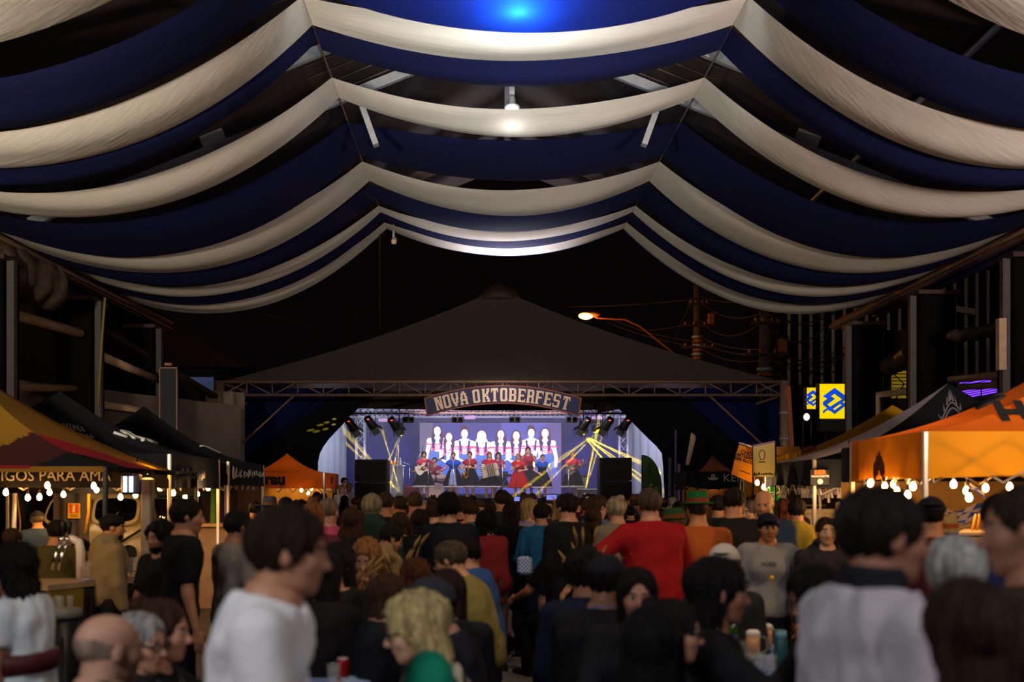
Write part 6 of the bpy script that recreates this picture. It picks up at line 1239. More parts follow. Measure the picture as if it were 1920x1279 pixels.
    if hat == 'cap':
        V, Q = head_part(p, J, hd, lambda x, y, z, el: np.maximum(np.minimum(el((0, -.07, .62), (.40, .50, .44)), el((0, .42*p.get('brim', 1), .80), (.27, .34, .035))), .66-z-np.clip(y*p.get('brim', 1), 0, .5)*.10), (-.55, -.95, .5), (.55, .95, 1.2)); link('cap', mesh_np('cap', V, Q, [fab(hc2)]), t)
    elif hat == 'beanie':
        V, Q = head_part(p, J, hd, lambda x, y, z, el: np.maximum(el((0, -.08, .60), (.405, .50, .50))+.006*np.sin(np.arctan2(x, y)*40), .52-z), (-.6, -.8, .4), (.6, .6, 1.3)); link('beanie', mesh_np('beanie', V, Q, [fab(hc2)]), t)
    elif hat in ('alpine', 'fedora'):
        cr = lambda x, y, z: np.maximum(np.sqrt((x/(.40-.18*np.clip(z-.72, 0, 1)))**2+((y+.08)/(.50-.24*np.clip(z-.72, 0, 1)))**2)-1, -9)*.35
        crown = lambda x, y, z, el: np.maximum(np.maximum(cr(x, y, z), .72-z), z-(1.19 if hat == 'alpine' else 1.26)+.10*np.exp(-(x/.09)**2))+.0*x
        V, Q = head_part(p, J, hd, crown, (-.6, -.8, .6), (.6, .7, 1.5)); c = ((V[Q].mean(1)-J['HO']) @ J['HR'])/J['hh']; mi = ((c[:, 2] < .92) & (c[:, 2] > .76)).astype(int); hat_o = link('hat', mesh_np('hat', V, Q, [fab(hc2), fab(p.get('band', '7a3a14'))], mi), t)
        bw = .54 if hat == 'alpine' else .74
        V, Q = head_part(p, J, hd*.8, lambda x, y, z, el: np.maximum((np.sqrt((x/bw)**2+((y+.06)/(bw*1.15))**2)-1)*bw, np.abs(z-.74-.35*np.clip(np.abs(x)-.42, 0, 1)+.1*np.clip(y-.2, 0, 1))-.03), (-.95, -1.1, .55), (.95, 1.0, 1.0)); link('brim', mesh_np('brim', V, Q, [fab(p.get('brimc', hc2))]), hat_o)
    if p.get('beard'):
        V, Q = head_part(p, J, hd, lambda x, y, z, el: np.maximum(np.maximum(np.minimum(el((0, .12, .20), (.25, .29, .25)), np.minimum(el((0, .345, .285), (.13, .07, .03)), el((0, .20, .14), (.20, .20, .16)))), z-.42+.9*np.clip(y-.05, 0, .2)-.0*x), np.maximum(-.02-y, -el((0, .42, .222), (.10, .12, .022)))), (-.5, -.1, -.15), (.5, .6, .6)); link('beard', mesh_np('beard', V, Q, [hairm(p.get('bc', p.get('hc', '1a110c')))]), t)
    if p.get('glasses'):
        m = MB(); G = lambda x, y, z: Vector(J['HO']+J['HR'] @ (V3(x, y, z)*J['hh'])); r = .0038*J['hh']/.23
        for s_ in (-1, 1):
            m.tube([G(s_*.14+.088*math.cos(a), .43-.03*abs(math.cos(a)), .505+.07*math.sin(a)) for a in [i*math.pi/7 for i in range(15)]], r, 5); m.tube([G(s_*.245, .40, .53), G(s_*.345, .02, .53)], r, 5)
        m.tube([G(-.045, .44, .515), G(.045, .44, .515)], r, 5); m.build('glasses', p.get('gm') or BLACK, t, local=True)
    if p.get('headband'):
        m = MB(); G = lambda x, y, z: Vector(J['HO']+J['HR'] @ (V3(x, y, z)*J['hh']))
        for k in range(13): a = math.pi*k/12; m.ball(G(.40*math.cos(a), .02, .58+.50*math.sin(a)), .032*J['hh']/.2, 7, 5, k % 2)
        m.build('flower_band', [fab('c02818'), fab('d8a020')], t, local=True)
    for nm in 'rl': p['g'+nm] = Vector(RZ @ J['grip'+nm]+root); p['w'+nm] = Vector(RZ @ J['wr'+nm]+root)
    p['J'] = J; p['t'] = t; p['root'] = Vector(root); p['RZ'] = RZ; p['H_'] = H
    return p
plaid = checker('fabric_plaid_grey', '23262c', 'b5aa90', 9.); MATS['plaidg'] = plaid
MATS['plaidr'] = checker('fabric_plaid_red', '3a1210', '6a2a20', 20.); MATS['knitr'] = checker('fabric_knit_red', '8a1c22', '6e141a', 60.)
MATS['darkpat'] = checker('fabric_dark_pattern', '15131c', '2c1a20', 22.); MATS['floral'] = checker('fabric_floral', 'b87a78', 'd0b8b0', 30.)
PEO = {}
def P(key, px, top, Y, yaw, label, **k):
    k.update(px=px, top=top, Y=Y, yaw=yaw, label=label); PEO[key] = person(k); return PEO[key]
GREY, BLOND, BRN, DBR, BLK_, GING = '8a8680', '9c7a4a', '3a2416', '24160e', '0f0b09', '6a3a1c'
# --- nearest, blurred
P('tshirt', 544, 957, 2.72, -84, 'blurred man in a white T-shirt leaning past in the left foreground', w=.9, hair='messy', hc=DBR, shirt='d6d2d2', lean=13, hp=6, arms=((.12, .15, -1), (.0, .35, -1)), legs='20222a', skin='a87458', fit=.02, wob=.016)
P('sweat', 1656, 912, 2.5, -72, 'blurred man in a pale grey sweatshirt with dark collar in the right foreground', hair='short', hc='1c1310', shirt='aea6ac', slv='long', scarf='15161e', hy=-14, lean=4, w=.88, legs='1c1c22', skin='9a6850', fit=.022, wob=.018)
P('edge', 1930, 905, 2.5, 62, 'blurred man with cropped hair cut off by the right edge', hair='buzz', hc='2a1c14', shirt='3c2a22', slv='long', legs='1a1a1e', skin='a06e54', w=1.1)
P('greyhead', 1790, 1003, 2.95, -8, 'person with short white hair seen from behind in the right foreground', hair='short', hc='a8a49e', shirt='6f6a68', slv='long', legs='24242a', skin='b08468', Hmin=1.5)
P('bobhair', 1812, 1082, 2.05, -4, 'woman with a dark brown bob seen from behind at the lower right', sex='f', hair='bob', hc='2e1e14', shirt='b9b4b8', legs='1c1c22', skin='a87458')
P('bald', 206, 1152, 3.2, -38, 'bald man with a grey fringe in a navy jacket, lower left', hair='fringe', hc='8a7464', shirt='131a30', slv='long', collar=1, pose='sit', legs='1a1a20', skin='c08e74', hy=-12, w=1.2, arms='table')
P('spec', 264, 1148, 3.65, -118, 'older man with silver hair and glasses beside the bald man', hair='short', hc='98948e', shirt='3a3c44', slv='long', pose='sit', skin='c08c70', glasses=1, arms='table', hy=10)
P('clasp', 303, 1122, 3.75, -88, 'brown-haired woman resting her clasped hands before her chin', sex='f', hair='bun', hc='3c2316', shirt='1d1a1c', slv='short', pose='sit', skin='c48c70', arms=((.10, .85, -.55), (-.28, .42, .88)), curl=75, lean=12)
P('whitetop', 20, 1016, 4.3, 84, 'woman in a white T-shirt with a dark ponytail at the left edge', sex='f', hair='wavy', hc='150e0c', shirt='cfd4d6', hem=.1, slvf=.5, w=1.05, legs='1c2438', skin='a06e54', arms=((.10, .05, -1), (.0, .25, -1)), hp=8)
P('blonde', 768, 1108, 3.6, 96, 'blonde woman in glasses and a checked jacket, lower middle', sex='f', hair='wavy', hc='b09a68', shirt='plaidg', slv='long', pose='sit', skin='d0a080', glasses=1, arms='table', lean=12, hp=14)
P('greencap', 803, 1221, 3.15, 20, 'child in a bright green knitted beanie at the bottom middle', hair='short', hat='beanie', hatc='0c7a5c', shirt='1b2a48', slv='long', pose='sit', seat=.45, skin='c08c70', Hmin=1.3)
P('longblack', 1222, 1134, 3.0, -4, 'woman with long straight black hair and a pale blue top, bottom middle', sex='f', hair='vlong', hc='0d0b0c', shirt='a9c4d2', slv='short', pose='sit', legs='16181e', skin='b98363', w=1.2)
P('facegl', 1262, 1122, 3.7, -96, 'woman with pulled-back dark hair and glasses beside the long black hair', sex='f', hair='bun', hc='14100e', shirt='15151a', slv='long', pose='sit', skin='b07c62', glasses=1, arms='table')
P('round', 1196, 1064, 4.6, 176, 'dark-haired woman with a round face looking towards the camera', sex='f', hair='long', hc='150e0c', shirt='121216', slv='long', pose='sit', skin='a87058', arms='table', w=1.1)
P('capman', 1138, 1040, 4.95, -26, 'man in a black cap seen from behind, wearing a blue lanyard', hair='short', hc='120d0b', hat='cap', shirt='0e0e12', slv='long', pose='sit', skin='a06a50', w=1.1, arms='table')
P('plumed', 1096, 1026, 5.5, 8, 'dark-haired woman in a navy jacket with dry grass plumes above her head', sex='f', hair='curly', hc='15100d', shirt='10162c', slv='long', pose='sit', skin='a06a50', w=1.15, lean=8)
P('drinker', 1346, 1044, 4.05, -92, 'woman with long black hair in a black jacket lifting a pale cup', sex='f', hair='long', hc='0f0b0a', shirt='0f0f12', slv='long', pose='sit', skin='8e5c46', arm_l='table', arm_r=((.25, .75, -.6), (-.1, .75, .35)), curl_r=65, lean=10, w=1.25)
P('whitecap', 1358, 1020, 6.1, -20, 'woman in a white cap behind the black-haired drinker', sex='f', hair='long', hc='5a4630', hat='cap', hatc='b8ada4', brim=-1, shirt='22201f', slv='long', pose='sit', skin='a06a50')
P('bent', 1508, 1066, 4.7, 96, 'boy with dark hair bending over the right table', hair='short', hc='0d0a09', shirt='131318', slv='long', pose='sit', skin='8e5c42', lean=26, hp=26, arms='table')
P('hoodboy', 1549, 969, 7.4, 172, 'boy in a dark patterned hooded top facing the camera', hair='short', hc='2c1a10', shirt='darkpat', slv='long', hood=1, skin='c89468', legs='14141a', hp=0)
P('capgirl', 1440, 962, 7.6, 176, 'young woman in a grey T-shirt and dark cap facing the camera', sex='f', hair='bun', hc='15100e', hat='cap', hatc='10121e', shirt='857f7a', skin='a86c46', legs='1a1c24', w=1.08, fit=.025)
P('beerman', 1432, 920, 8.7, 142, 'bald bearded man in a denim jacket holding a beer mug', hair='none', beard=1, hc='5a4434', shirt='2c3a4e', slv='long', skin='c88a5c', arm_r='hold', curl_r=70, w=1.15, legs='1a1c26', hy=14, hp=12)
P('yellow', 1494, 934, 9.6, -14, 'man in a mustard shirt seen from behind near the white fridge', hair='short', hc='1c120c', shirt='8f7a24', slv='long', collar=1, skin='b07a50', legs='1a1a1e')
P('fridgekid', 1505, 968, 10.4, -70, 'small dark-haired child standing in front of the white fridge', hair='short', hc='1a100c', shirt='2a2c34', skin='b07850', Hmin=1.2)
P('olive', 1378, 915, 8.5, -32, 'broad man in a dark olive shirt with cropped hair, seen from behind', hair='short', hc='1c1410', shirt='1c1b14', slv='long', w=1.3, skin='b87c54', legs='121216', hp=10)
P('orange', 1307, 920, 8.0, 8, 'man in an orange T-shirt and green alpine hat seen from behind', hair='buzz', hc='2a1a10', hat='alpine', hatc='14582a', band='7a3014', shirt='a8501c', skin='b87848', beard=1, legs='1c1c22', w=1.15)
P('red', 1216, 916, 7.6, 14, 'man in a bright red sweater reaching out to the left, seen from behind', hair='short', hc='4c3a2c', shirt='900c12', slv='long', skin='b88060', arm_l=((1.0, .05, -.75), (.55, .35, -.75)), arm_r=((.45, .35, -.9), (-.3, .9, -.1)), lean=9, w=1.15, legs='3a3e48', fit=.02)
P('hatwoman', 1262, 952, 8.6, 62, 'woman in a green alpine hat and cream top behind the red sweater', sex='f', hair='long', hc='7a5a3a', hat='alpine', hatc='2a4a24', shirt='b8ac98', slv='long', skin='c08a64', legs='22242c')
P('bunlady', 1155, 930, 9.0, 22, 'woman with a grey-blonde bun and beige sweater seen from behind', sex='f', hair='bun', hc='a08c6c', shirt='7c6e58', slv='long', skin='b98363', w=1.1, legs='2a2c34')
P('blackjk', 1062, 925, 8.8, 38, 'young man in a black jacket turning his face to the left', hair='short', hc='1a110c', shirt='0b0b0e', slv='long', skin='b07c60', w=1.15, legs='14151b')
P('teal', 1014, 943, 10.4, 12, 'short-haired person in a teal shirt and dark trousers seen from behind', hair='short', hc='1c120d', shirt='1e5a80', slv='long', legs='141c34', skin='b07c60', arms='pocket')
P('lavender', 994, 934, 11.2, -120, 'blonde woman in a lavender top facing sideways', sex='f', hair='long', hc='a88a58', shirt='9a90b8', slv='long', skin='c89a80', arms='fold')
P('blackcoat', 958, 942, 10.5, -4, 'woman in a long black coat with very long dark hair, seen from behind', sex='f', hair='vlong', hc='1a100c', shirt='0a0a0d', slv='long', hem=-.35, flare=.03, skin='b07c60', arms='fold', legs='0c0c10', w=1.05)
P('redknit', 910, 958, 9.6, 34, 'woman in a red knitted jumper with dark curly hair, holding a baby bundle', sex='f', hair='curlylong', hc='130d0a', shirt='knitr', slv='long', hem=-.35, skin='b98363', legs='6a5848', arms='fold', lean=8, w=1.25)
P('headband', 870, 984, 9.3, 120, 'girl with a red and yellow flower headband beside the red jumper', sex='f', hair='long', hc='1a110c', headband=1, shirt='floral', slv='long', skin='c89a80', Hmin=1.3, legs='22222a')
P('browntee', 1050, 990, 9.2, 40, 'seated man in a dark brown T-shirt looking to the left, hands on knees', hair='short', hc='24150e', shirt='211713', pose='sit', seat=.50, skin='b07450', arms='knee', w=1.2, legs='0e0e12', lean=8)
P('olivesit', 836, 1014, 6.9, 78, 'man in an olive shirt and glasses leaning over the left table', hair='short', hc='4a3c2e', hat=None, shirt='7a6c38', pose='sit', skin='c08a62', glasses=1, arms='table', lean=16, hp=16, w=1.2)
P('bluesit', 869, 1004, 7.7, 62, 'dark-haired man in a blue shirt seated behind the olive shirt', hair='short', hc='120d0b', shirt='2c4a80', pose='sit', skin='a8745a', arms='table', lean=12, w=1.15, legs='1b2440')
P('flowerhair', 838, 1066, 4.9, 22, 'woman with long dark brown hair and a red flower in it, seen from behind', sex='f', hair='long', hc='2a170f', shirt='19191c', slv='long', pose='sit', skin='a87458', headband=0)
P('greyband', 795, 1084, 4.4, 88, 'person in a dark cap with a grey band, leaning over the left table', hair='short', hc='14100e', hat='beanie', hatc='2a2a30', shirt='14141a', slv='long', pose='sit', skin='b07c68', arms='table', lean=16, hp=16)
P('bob2', 728, 1074, 5.1, -62, 'girl with a brown bob turned away at the left table', sex='f', hair='bob', hc='3c2416', shirt='17171c', slv='long', pose='sit', skin='a8745a', arms='table')
P('ginger', 778, 1044, 6.2, 30, 'woman with auburn wavy hair seen from behind at the left table', sex='f', hair='wavy', hc='4a2412', shirt='241a16', slv='long', pose='sit', skin='b07c60')
P('plaidgirl', 684, 1010, 7.0, 172, 'girl with long fair hair and a red checked shirt looking down', sex='f', hair='wavy', hc='8a5a30', shirt='plaidr', slv='long', pose='sit', skin='b87c58', arms='table', hp=24)
P('beigeboy', 742, 984, 7.6, -58, 'boy in a beige hooded top looking down to the right', hair='short', hc='1a100c', shirt='8a6c4c', slv='long', hood=1, skin='b87c58', hp=24, hy=-14, arms='hold', legs='20222a', Hmin=1.3)
P('orangeface', 632, 1016, 6.0, 152, 'dark-haired woman with glasses at the far side of the left table', sex='f', hair='long', hc='15100d', shirt='1a1512', slv='long', pose='sit', skin='c07c50', glasses=1, arms='table')
P('longback', 610, 1032, 5.4, -20, 'woman with long dark hair and a black top turned away behind the white T-shirt', sex='f', hair='vlong', hc='120c0a', shirt='15100f', slv='long', pose='sit', skin='b07c60')
P('fairback', 588, 940, 7.7, -6, 'woman with long fair hair seen from behind, left of the pink shirt', sex='f', hair='vlong', hc='7a4c26', shirt='5a2430', slv='short', skin='b87c58', legs='1c1c22')
P('pink', 616, 934, 8.2, -12, 'man in a pink shirt seen from behind', hair='buzz', hc='7a6450', shirt='c8506e', slv='long', collar=1, skin='c08e74', w=1.1, legs='20222c')
P('darkjumper', 660, 950, 8.0, 4, 'woman in a black jumper with long brown hair, seen from behind', sex='f', hair='wavy', hc='3a2010', shirt='0b0c10', slv='long', skin='b98363', w=1.2, legs='15161c')
P('greenhood', 697, 925, 8.6, 4, 'man in a dark green hooded top with fair cropped hair, seen from behind', hair='short', hc='8a7a60', shirt='1c3228', slv='long', hood=1, skin='c08e70', w=1.1, legs='16181e')
P('baldback', 722, 922, 9.8, 8, 'man with a shaved head and charcoal shirt right of the green hood', hair='buzz', hc='3a2a20', shirt='15151a', slv='long', skin='a8704e', legs='15161c')
P('orangelit', 748, 930, 10.6, 40, 'broad man with cropped hair and a black top, head lit orange', hair='buzz', hc='3a2414', shirt='0f0f13', slv='long', skin='c07c4a', w=1.2, legs='15161c')
P('boyback', 750, 959, 9.2, 6, 'boy with brown hair in a striped shirt, seen from behind', hair='bob', hc='3a2818', shirt='floral', skin='c08a68', Hmin=1.2, legs='1c1e26')
P('beigeback', 778, 922, 10.4, 8, 'man in a beige shirt seen from behind below the guitarist', hair='buzz', hc='4a3424', shirt='8c7650', slv='short', skin='b87c58', legs='1c1e26')
P('vlongback', 787, 954, 8.8, 2, 'woman with very long dark brown hair and a black dress, seen from behind', sex='f', hair='vlong', hc='24150e', shirt='0d0d10', slv='short', skin='b98363', w=1.1, legs='121216')
P('whiteteewoman', 818, 936, 9.6, -30, 'woman in a white T-shirt with pinned-up hair, one hand at her head', sex='f', hair='bun', hc='3a2416', shirt='b8b0a8', skin='c08a68', arm_l=((.6, .5, -.1), (-.6, -.25, .8)), legs='20222a')
P('blackblue', 842, 924, 8.7, -14, 'man in a black shirt with blue shoulders and thick dark hair, seen from behind', hair='curly', hc='110c0a', shirt='0e1118', slv='short', skin='b07c60', w=1.15, legs='15161c', glasses=1)
P('greyback', 881, 934, 10.2, 10, 'man in a grey shirt with brown hair seen from behind', hair='short', hc='3a2418', shirt='56565e', slv='short', skin='c08a68', legs='1c1e26')
P('facetoface', 868, 930, 10.5, -60, 'man with a reddish face looking right beside the grey shirt', hair='short', hc='3a2418', shirt='2a2a30', slv='short', skin='c07c60', legs='1c1e26')
P('topman', 941, 918, 11.8, 24, 'tall brown-haired man standing beyond the very long dark hair', hair='short', hc='24160e', shirt='26262c', slv='short', skin='b98363', legs='1c1e26')
P('glassman', 1122, 928, 10.6, -60, 'man with glasses and short brown hair in profile right of the black jacket', hair='short', hc='3a281a', shirt='5a6a80', slv='long', collar=1, skin='c09074', glasses=1, legs='1c1e26')
P('straight', 1112, 950, 9.6, -10, 'woman with straight brown hair and a white blouse seen from behind', sex='f', hair='long', hc='3a2418', shirt='9a9494', slv='long', skin='c09074', legs='1c1e26')
P('cap2', 1282, 962, 10.2, 30, 'person in a dark cap between the green hats', hair='short', hc='2a1c14', hat='cap', hatc='22303c', brim=-1, shirt='5a2030', slv='long', skin='c09074')
P('behindolive', 1345, 928, 10.8, 8, 'man with short dark hair half hidden by the dark olive shirt', hair='short', hc='1c1410', shirt='26221e', slv='long', skin='b07850')
P('beigecheek', 1408, 938, 9.9, 120, 'man with pale face half hidden behind the bald bearded man', hair='short', hc='5a4a3a', shirt='3a342e', slv='long', skin='c89068')
P('redhair', 1468, 934, 10.2, -8, 'person with reddish brown hair behind the denim jacket', hair='bob', hc='4a2614', shirt='2a2420', slv='long', skin='c08a60')
# --- right stall customers
P('backred', 1745, 932, 6.2, -16, 'man in a dark red shirt and dark cap walking towards the orange gazebo', hair='buzz', hc='15100d', hat='cap', hatc='121218', brim=-1, shirt='4a1a1c', slv='short', skin='a87048', w=1.15, legs='15161c')
P('bluetee', 1878, 925, 4.6, -12, 'man in a royal blue shirt with dark hair near the right edge', hair='short', hc='120c0a', shirt='16264c', slv='short', skin='a06a48', w=1.1, legs='15161c')
P('hatted', 1775, 962, 7.2, 150, 'stall worker in a pale hat under the big orange gazebo', hair='short', hc='3a2a1c', hat='fedora', hatc='8a7448', shirt='6a5030', slv='long', skin='c08a58')
# --- left stall people
P('greytee', 446, 957, 7.2, -44, 'man in a grey T-shirt and bracelet walking away on the left', hair='short', hc='120d0b', shirt='7d716a', skin='8a5a42', w=.95, legs='1a1a20', fit=.018, hy=-4)
P('tallblack', 352, 934, 6.7, -66, 'tall man in a black shirt and black trousers seen from behind', hair='short', hc='1a110c', shirt='0a0a0d', slv='short', skin='a87050', legs='0a0a0d', hy=-14, w=.95, fit=.016)
P('beardman', 300, 977, 7.0, 148, 'bearded man in a black T-shirt walking away from the bar', hair='curly', hc='15100d', beard=1, shirt='0d0d10', skin='a87050', arms=((.3, .05, -1), (.2, .25, -1)), w=1.2, legs='121216', lean=8)
P('caphood', 212, 964, 8.3, -52, 'man in a backward black cap and khaki hooded jacket at the bar', hair='buzz', hc='1a120d', hat='cap', brim=-1, hatc='121212', shirt='8a7550', slv='long', hood=1, skin='c08452', hy=-22, legs='1c1c20', w=1.15, beard=1)
P('olivetee', 107, 974, 8.5, 6, 'man in an olive T-shirt with dark hair facing the cream van', hair='short', hc='20140d', shirt='4a4220', skin='b87848', w=1.15, legs='1c1c20')
P('bending', 160, 1012, 8.9, -62, 'man in a dark T-shirt bending over the bar counter', hair='buzz', hc='2a1c12', shirt='22201f', skin='b87444', lean=40, hp=22, arms='table', legs='1c1c20', w=1.1)
P('leftfar', 24, 990, 8.9, -20, 'person with brown hair half hidden behind the white T-shirt woman', hair='short', hc='3a2416', shirt='2a2420', skin='b87444', legs='1c1c20')
P('vanwatch', 70, 958, 12.6, 40, 'person in a cap and blue shirt beside the cream van', hair='short', hc='5a4a3a', hat='cap', hatc='1c1c20', shirt='2c3a4a', slv='long', skin='b87848')
P('yellowwoman', 438, 978, 12.0, 100, 'woman with tied hair at the far black gazebo', sex='f', hair='bun', hc='8a6a3a', shirt='8a6a30', skin='c08a58')
P('darktent', 478, 940, 13.5, -8, 'man in a dark shirt standing under the far black gazebo', hair='short', hc='15100d', shirt='141214', slv='long', skin='a87050')
P('witchhat', 506, 930, 11.5, -10, 'person in a pointed grey felt hat seen from behind', hair='short', hc='15100d', hat='fedora', hatc='3a3c40', shirt='1a1a1e', slv='long', skin='a87050')
P('roundhead', 536, 932, 10.8, 4, 'man with short dark hair in front of the small orange gazebo', hair='short', hc='15100d', shirt='1a1a1e', slv='long', skin='b07850')
P('darkhead', 562, 938, 10.2, 10, 'dark-haired person in black left of the long fair hair', hair='curly', hc='120c0a', shirt='141418', slv='long', skin='b07850')
P('crouch', 938, 1117, 10.3, 128, 'small child in a pale lilac top crouching in the aisle', sex='f', hair='long', hc='3a2416', shirt='8a7680', slv='long', pose='crouch', skin='b07c60', H=1.12, arms='fold', lv=1, legs='0e0e12', shoes='8a8478')
for k_, px, tp, Y_, lab, kw in (('phone1', 1012, 938, 13.2, 'man in a dark shirt filming the stage with a lit phone held high', dict(hair='short', hc='15100d', shirt='15151a')), ('phone2', 955, 940, 15.5, 'woman with dark hair filming the accordion with a raised phone', dict(sex='f', hair='long', hc='24160e', shirt='2a2228'))):
    P(k_, px, tp, Y_, 0, lab, arm_r=((.3, .7, .1), (-.25, .35, 1)), curl_r=55, slv='long', **kw)
# --- watchers by the left loudspeaker
PL = thing('platform', 'low black side platform left of the loudspeaker stack', 'platform', (-4.65, 27.6, 0)); MB().bev((-4.65, 27.6, .28), (1.7, 1.1, .06), .02).build('deck', BLACK, PL)
for q in (-.8, .8):
    for r_ in (-.5, .5): MB().box((-4.65+q, 27.6+r_, .125), (.05, .05, .25)).build('leg', STEEL, PL)
for k_, px, tp, kw in (('w1', 623, 907, dict(hair='short', hc='15100d', hat='cap', shirt='15151a', label='man in a black cap standing left of the loudspeaker stack')), ('w2', 646, 895, dict(hair='short', hc='15100d', glasses=1, shirt='a8a8b8', label='man in a pale shirt and glasses left of the loudspeaker stack')),
                       ('w3', 640, 909, dict(sex='f', hair='wavy', hc='9a7a50', shirt='c8b8c0', label='fair-haired woman left of the loudspeaker stack, facing forward')), ('w4', 655, 905, dict(sex='f', hair='vlong', hc='6a5040', shirt='8a7a88', label='long-haired woman beside the loudspeaker stack, turned away'))):
    kw.update(px=px, top=tp, Y=27.4+.3*(px > 640), yaw=-150 if k_ != 'w4' else -40, z0=.31, skin='c89a80', slv='long', lv=2); PEO[k_] = person(kw)
# --- the packed crowd below the stage: prototypes with their parts, then copies placed one by one
protos = [dict(sex='m', hair='short', hc=BLK_, shirt='121217', n='short black hair and black top'), dict(sex='m', hair='short', hc=BRN, shirt='2b2f3a', n='short brown hair and slate top'), dict(sex='f', hair='long', hc=DBR, shirt='1a1216', n='long dark hair and maroon top'),
          dict(sex='f', hair='wavy', hc=BLOND, shirt='3a3434', n='wavy fair hair and grey top'), dict(sex='m', hair='buzz', hc=DBR, shirt='3c1014', n='cropped hair and dark red top'), dict(sex='f', hair='bun', hc=BLK_, shirt='26303c', n='a dark bun and blue-grey top'),
          dict(sex='m', hair='short', hc=GREY, shirt='3a3a36', n='grey hair and khaki top'), dict(sex='m', hair='short', hc=BLK_, hat='cap', hatc='101014', shirt='15151b', n='a black cap and black top'), dict(sex='f', hair='pony', hc=BRN, shirt='54484c', n='a brown ponytail and dusky pink top'),
          dict(sex='m', hair='short', hc=BRN, hat='fedora', hatc='4a2e1c', shirt='22201e', n='a brown felt hat and dark top'), dict(sex='m', hair='buzz', hc=BLK_, hat='alpine', hatc='183a20', shirt='4a4640', n='a green felt hat and stone top'), dict(sex='f', hair='curlylong', hc=BLK_, shirt='10161c', n='dark curly hair and black top')]
pr = []
for i, d in enumerate(protos):
    d.update(at=(0, 0, 0), H=1.0*rng.uniform(1.66, 1.76), yaw=0, label='x', lv=2, slv='long' if i % 2 else 'short', skin=rng.choice(('b07c60', '9a6a50', 'c09074'))); pr.append((person(d), d['n']))
ANCH = [(625, 'left edge of the crowd'), (693, 'left loudspeaker'), (745, 'clear lectern'), (795, 'guitarist'), (850, 'blue singer'), (885, 'saxophone player'), (917, 'accordion'), (972, 'red dress'), (1018, 'blue dress'), (1075, 'bass player'), (1155, 'right loudspeaker'), (1215, 'green flag'), (1275, 'violet-lit pole')]
taken = [(v['root'].x, v['root'].y) for v in PEO.values()]; seen = {}; firstused = set(); rows = 0
Yr = 11.6
while Yr < 27.2:
    x = -.172*Yr-rng.uniform(0, .2)
    while x < .185*Yr:
        xx, yy = x+rng.uniform(-.1, .1), Yr+rng.uniform(-.16, .16)
        if all((xx-a)**2+(yy-b)**2 > .58**2 for a, b in taken) and not (yy > 24.2 and rng.random() < .35):
            i = rng.choice((0, 0, 1, 1, 2, 2, 3, 4, 5, 6, 7, 8, 9, 10, 11, 0, 2)); s_ = rng.uniform(.94, 1.03); px = CX+xx*F/yy; an = min(ANCH, key=lambda a: abs(a[0]-px))[1]
            row = 'front' if yy < 15 else ('middle' if yy < 20 else 'far'); lab = f'person with {pr[i][1]}, {row} crowd below the {an}' if 'edge' not in an else f'person with {pr[i][1]}, {row} crowd at its left edge'
            n_ = seen.get(lab, 0); seen[lab] = n_+1
            o = pr[i][0]['t'] if i not in firstused else None
            if o is None: o = dup(pr[i][0]['t'])
            firstused.add(i); o.location = (xx, yy, 0); o.scale = (s_,)*3; o.rotation_euler = (0, 0, R(rng.gauss(-(px-CX)*.02, 14) if rng.random() < .9 else rng.uniform(60, 300)))
            o['label'] = lab; o['group'] = 'packed crowd below the stage'; taken.append((xx, yy))
        x += rng.uniform(.62, .95)
    Yr += rng.uniform(.78, 1.0)
for i, (p_, n_) in enumerate(pr):
    if i not in firstused: p_['t'].location = (-.3*i, 23+i*.1, 0); p_['t']['label'] = 'person with '+n_+' at the back of the crowd'

grp = {}
for o in list(COL.objects):
    if o.get('group') == 'packed crowd below the stage': grp.setdefault(o['label'], []).append(o)
for lab, os_ in grp.items():
    if len(os_) > 1:
        os_.sort(key=lambda o: o.location.x/o.location.y)
        for k, o in enumerate(os_): o['label'] = (('left-hand ' if k == 0 else 'right-hand ') if len(os_) == 2 else ('leftmost ' if k == 0 else ('rightmost ' if k == len(os_)-1 else ('middle ' if len(os_) == 3 else ('second ', 'third ', 'fourth ', 'fifth ')[k-1]))))+o['label']
# ---------------------------------------------------------------- the band
def S(key, px, top, Y, label, yaw=180, **k):
    k.setdefault('sex', 'f'); k.setdefault('skin', 'd09a7c'); k.update(px=px, top=top, Y=Y, yaw=yaw, z0=SZ+.002, label=label, lv=1, hp=k.get('hp', 0), shoes=k.get('shoes', '15120f')); PEO[key] = person(k); return PEO[key]
DIR = dict(slv='puff', vneck=.03, neck=.05, hem=.02)
g1 = S('guitar', 795, 846, 34.0, 'guitarist with dark hair in a red-pink blouse and black skirt', yaw=190, hair='bob', hc='15100d', shirt='c23a50', shirt2='1b1518', skirt='17171b', arm_r=((.25, .1, -1), (-.75, .7, .1)), arm_l=((.45, .35, -.8), (-.1, .6, .6)), curl=60, **DIR)
S('drummer', 815, 853, 36.0, 'drummer with a high dark bun seated behind the drum kit', hair='bun', hc='1a1210', shirt='8a2a44', pose='sit', seat=.52, arms='hold', curl=70, **DIR)
S('blue1', 850, 848, 34.1, 'singer in a blue bodice and black skirt between guitarist and saxophone', yaw=176, hair='pony', hc='2a1a12', shirt='1c50c0', shirt2='1c50c0', skirt='141418', apron='8fa0c8', arms=((.5, .2, -.9), (.35, .6, -.2)), **DIR)
sx = S('sax', 881, 846, 34.3, 'saxophone player in a red and black dirndl with pinned-up hair', yaw=172, hair='quiff', hc='4a2418', shirt='a01c38', shirt2='2a1018', skirt='17141a', arms=((.25, .35, -.9), (-.45, .8, .15)), curl=65, **DIR)
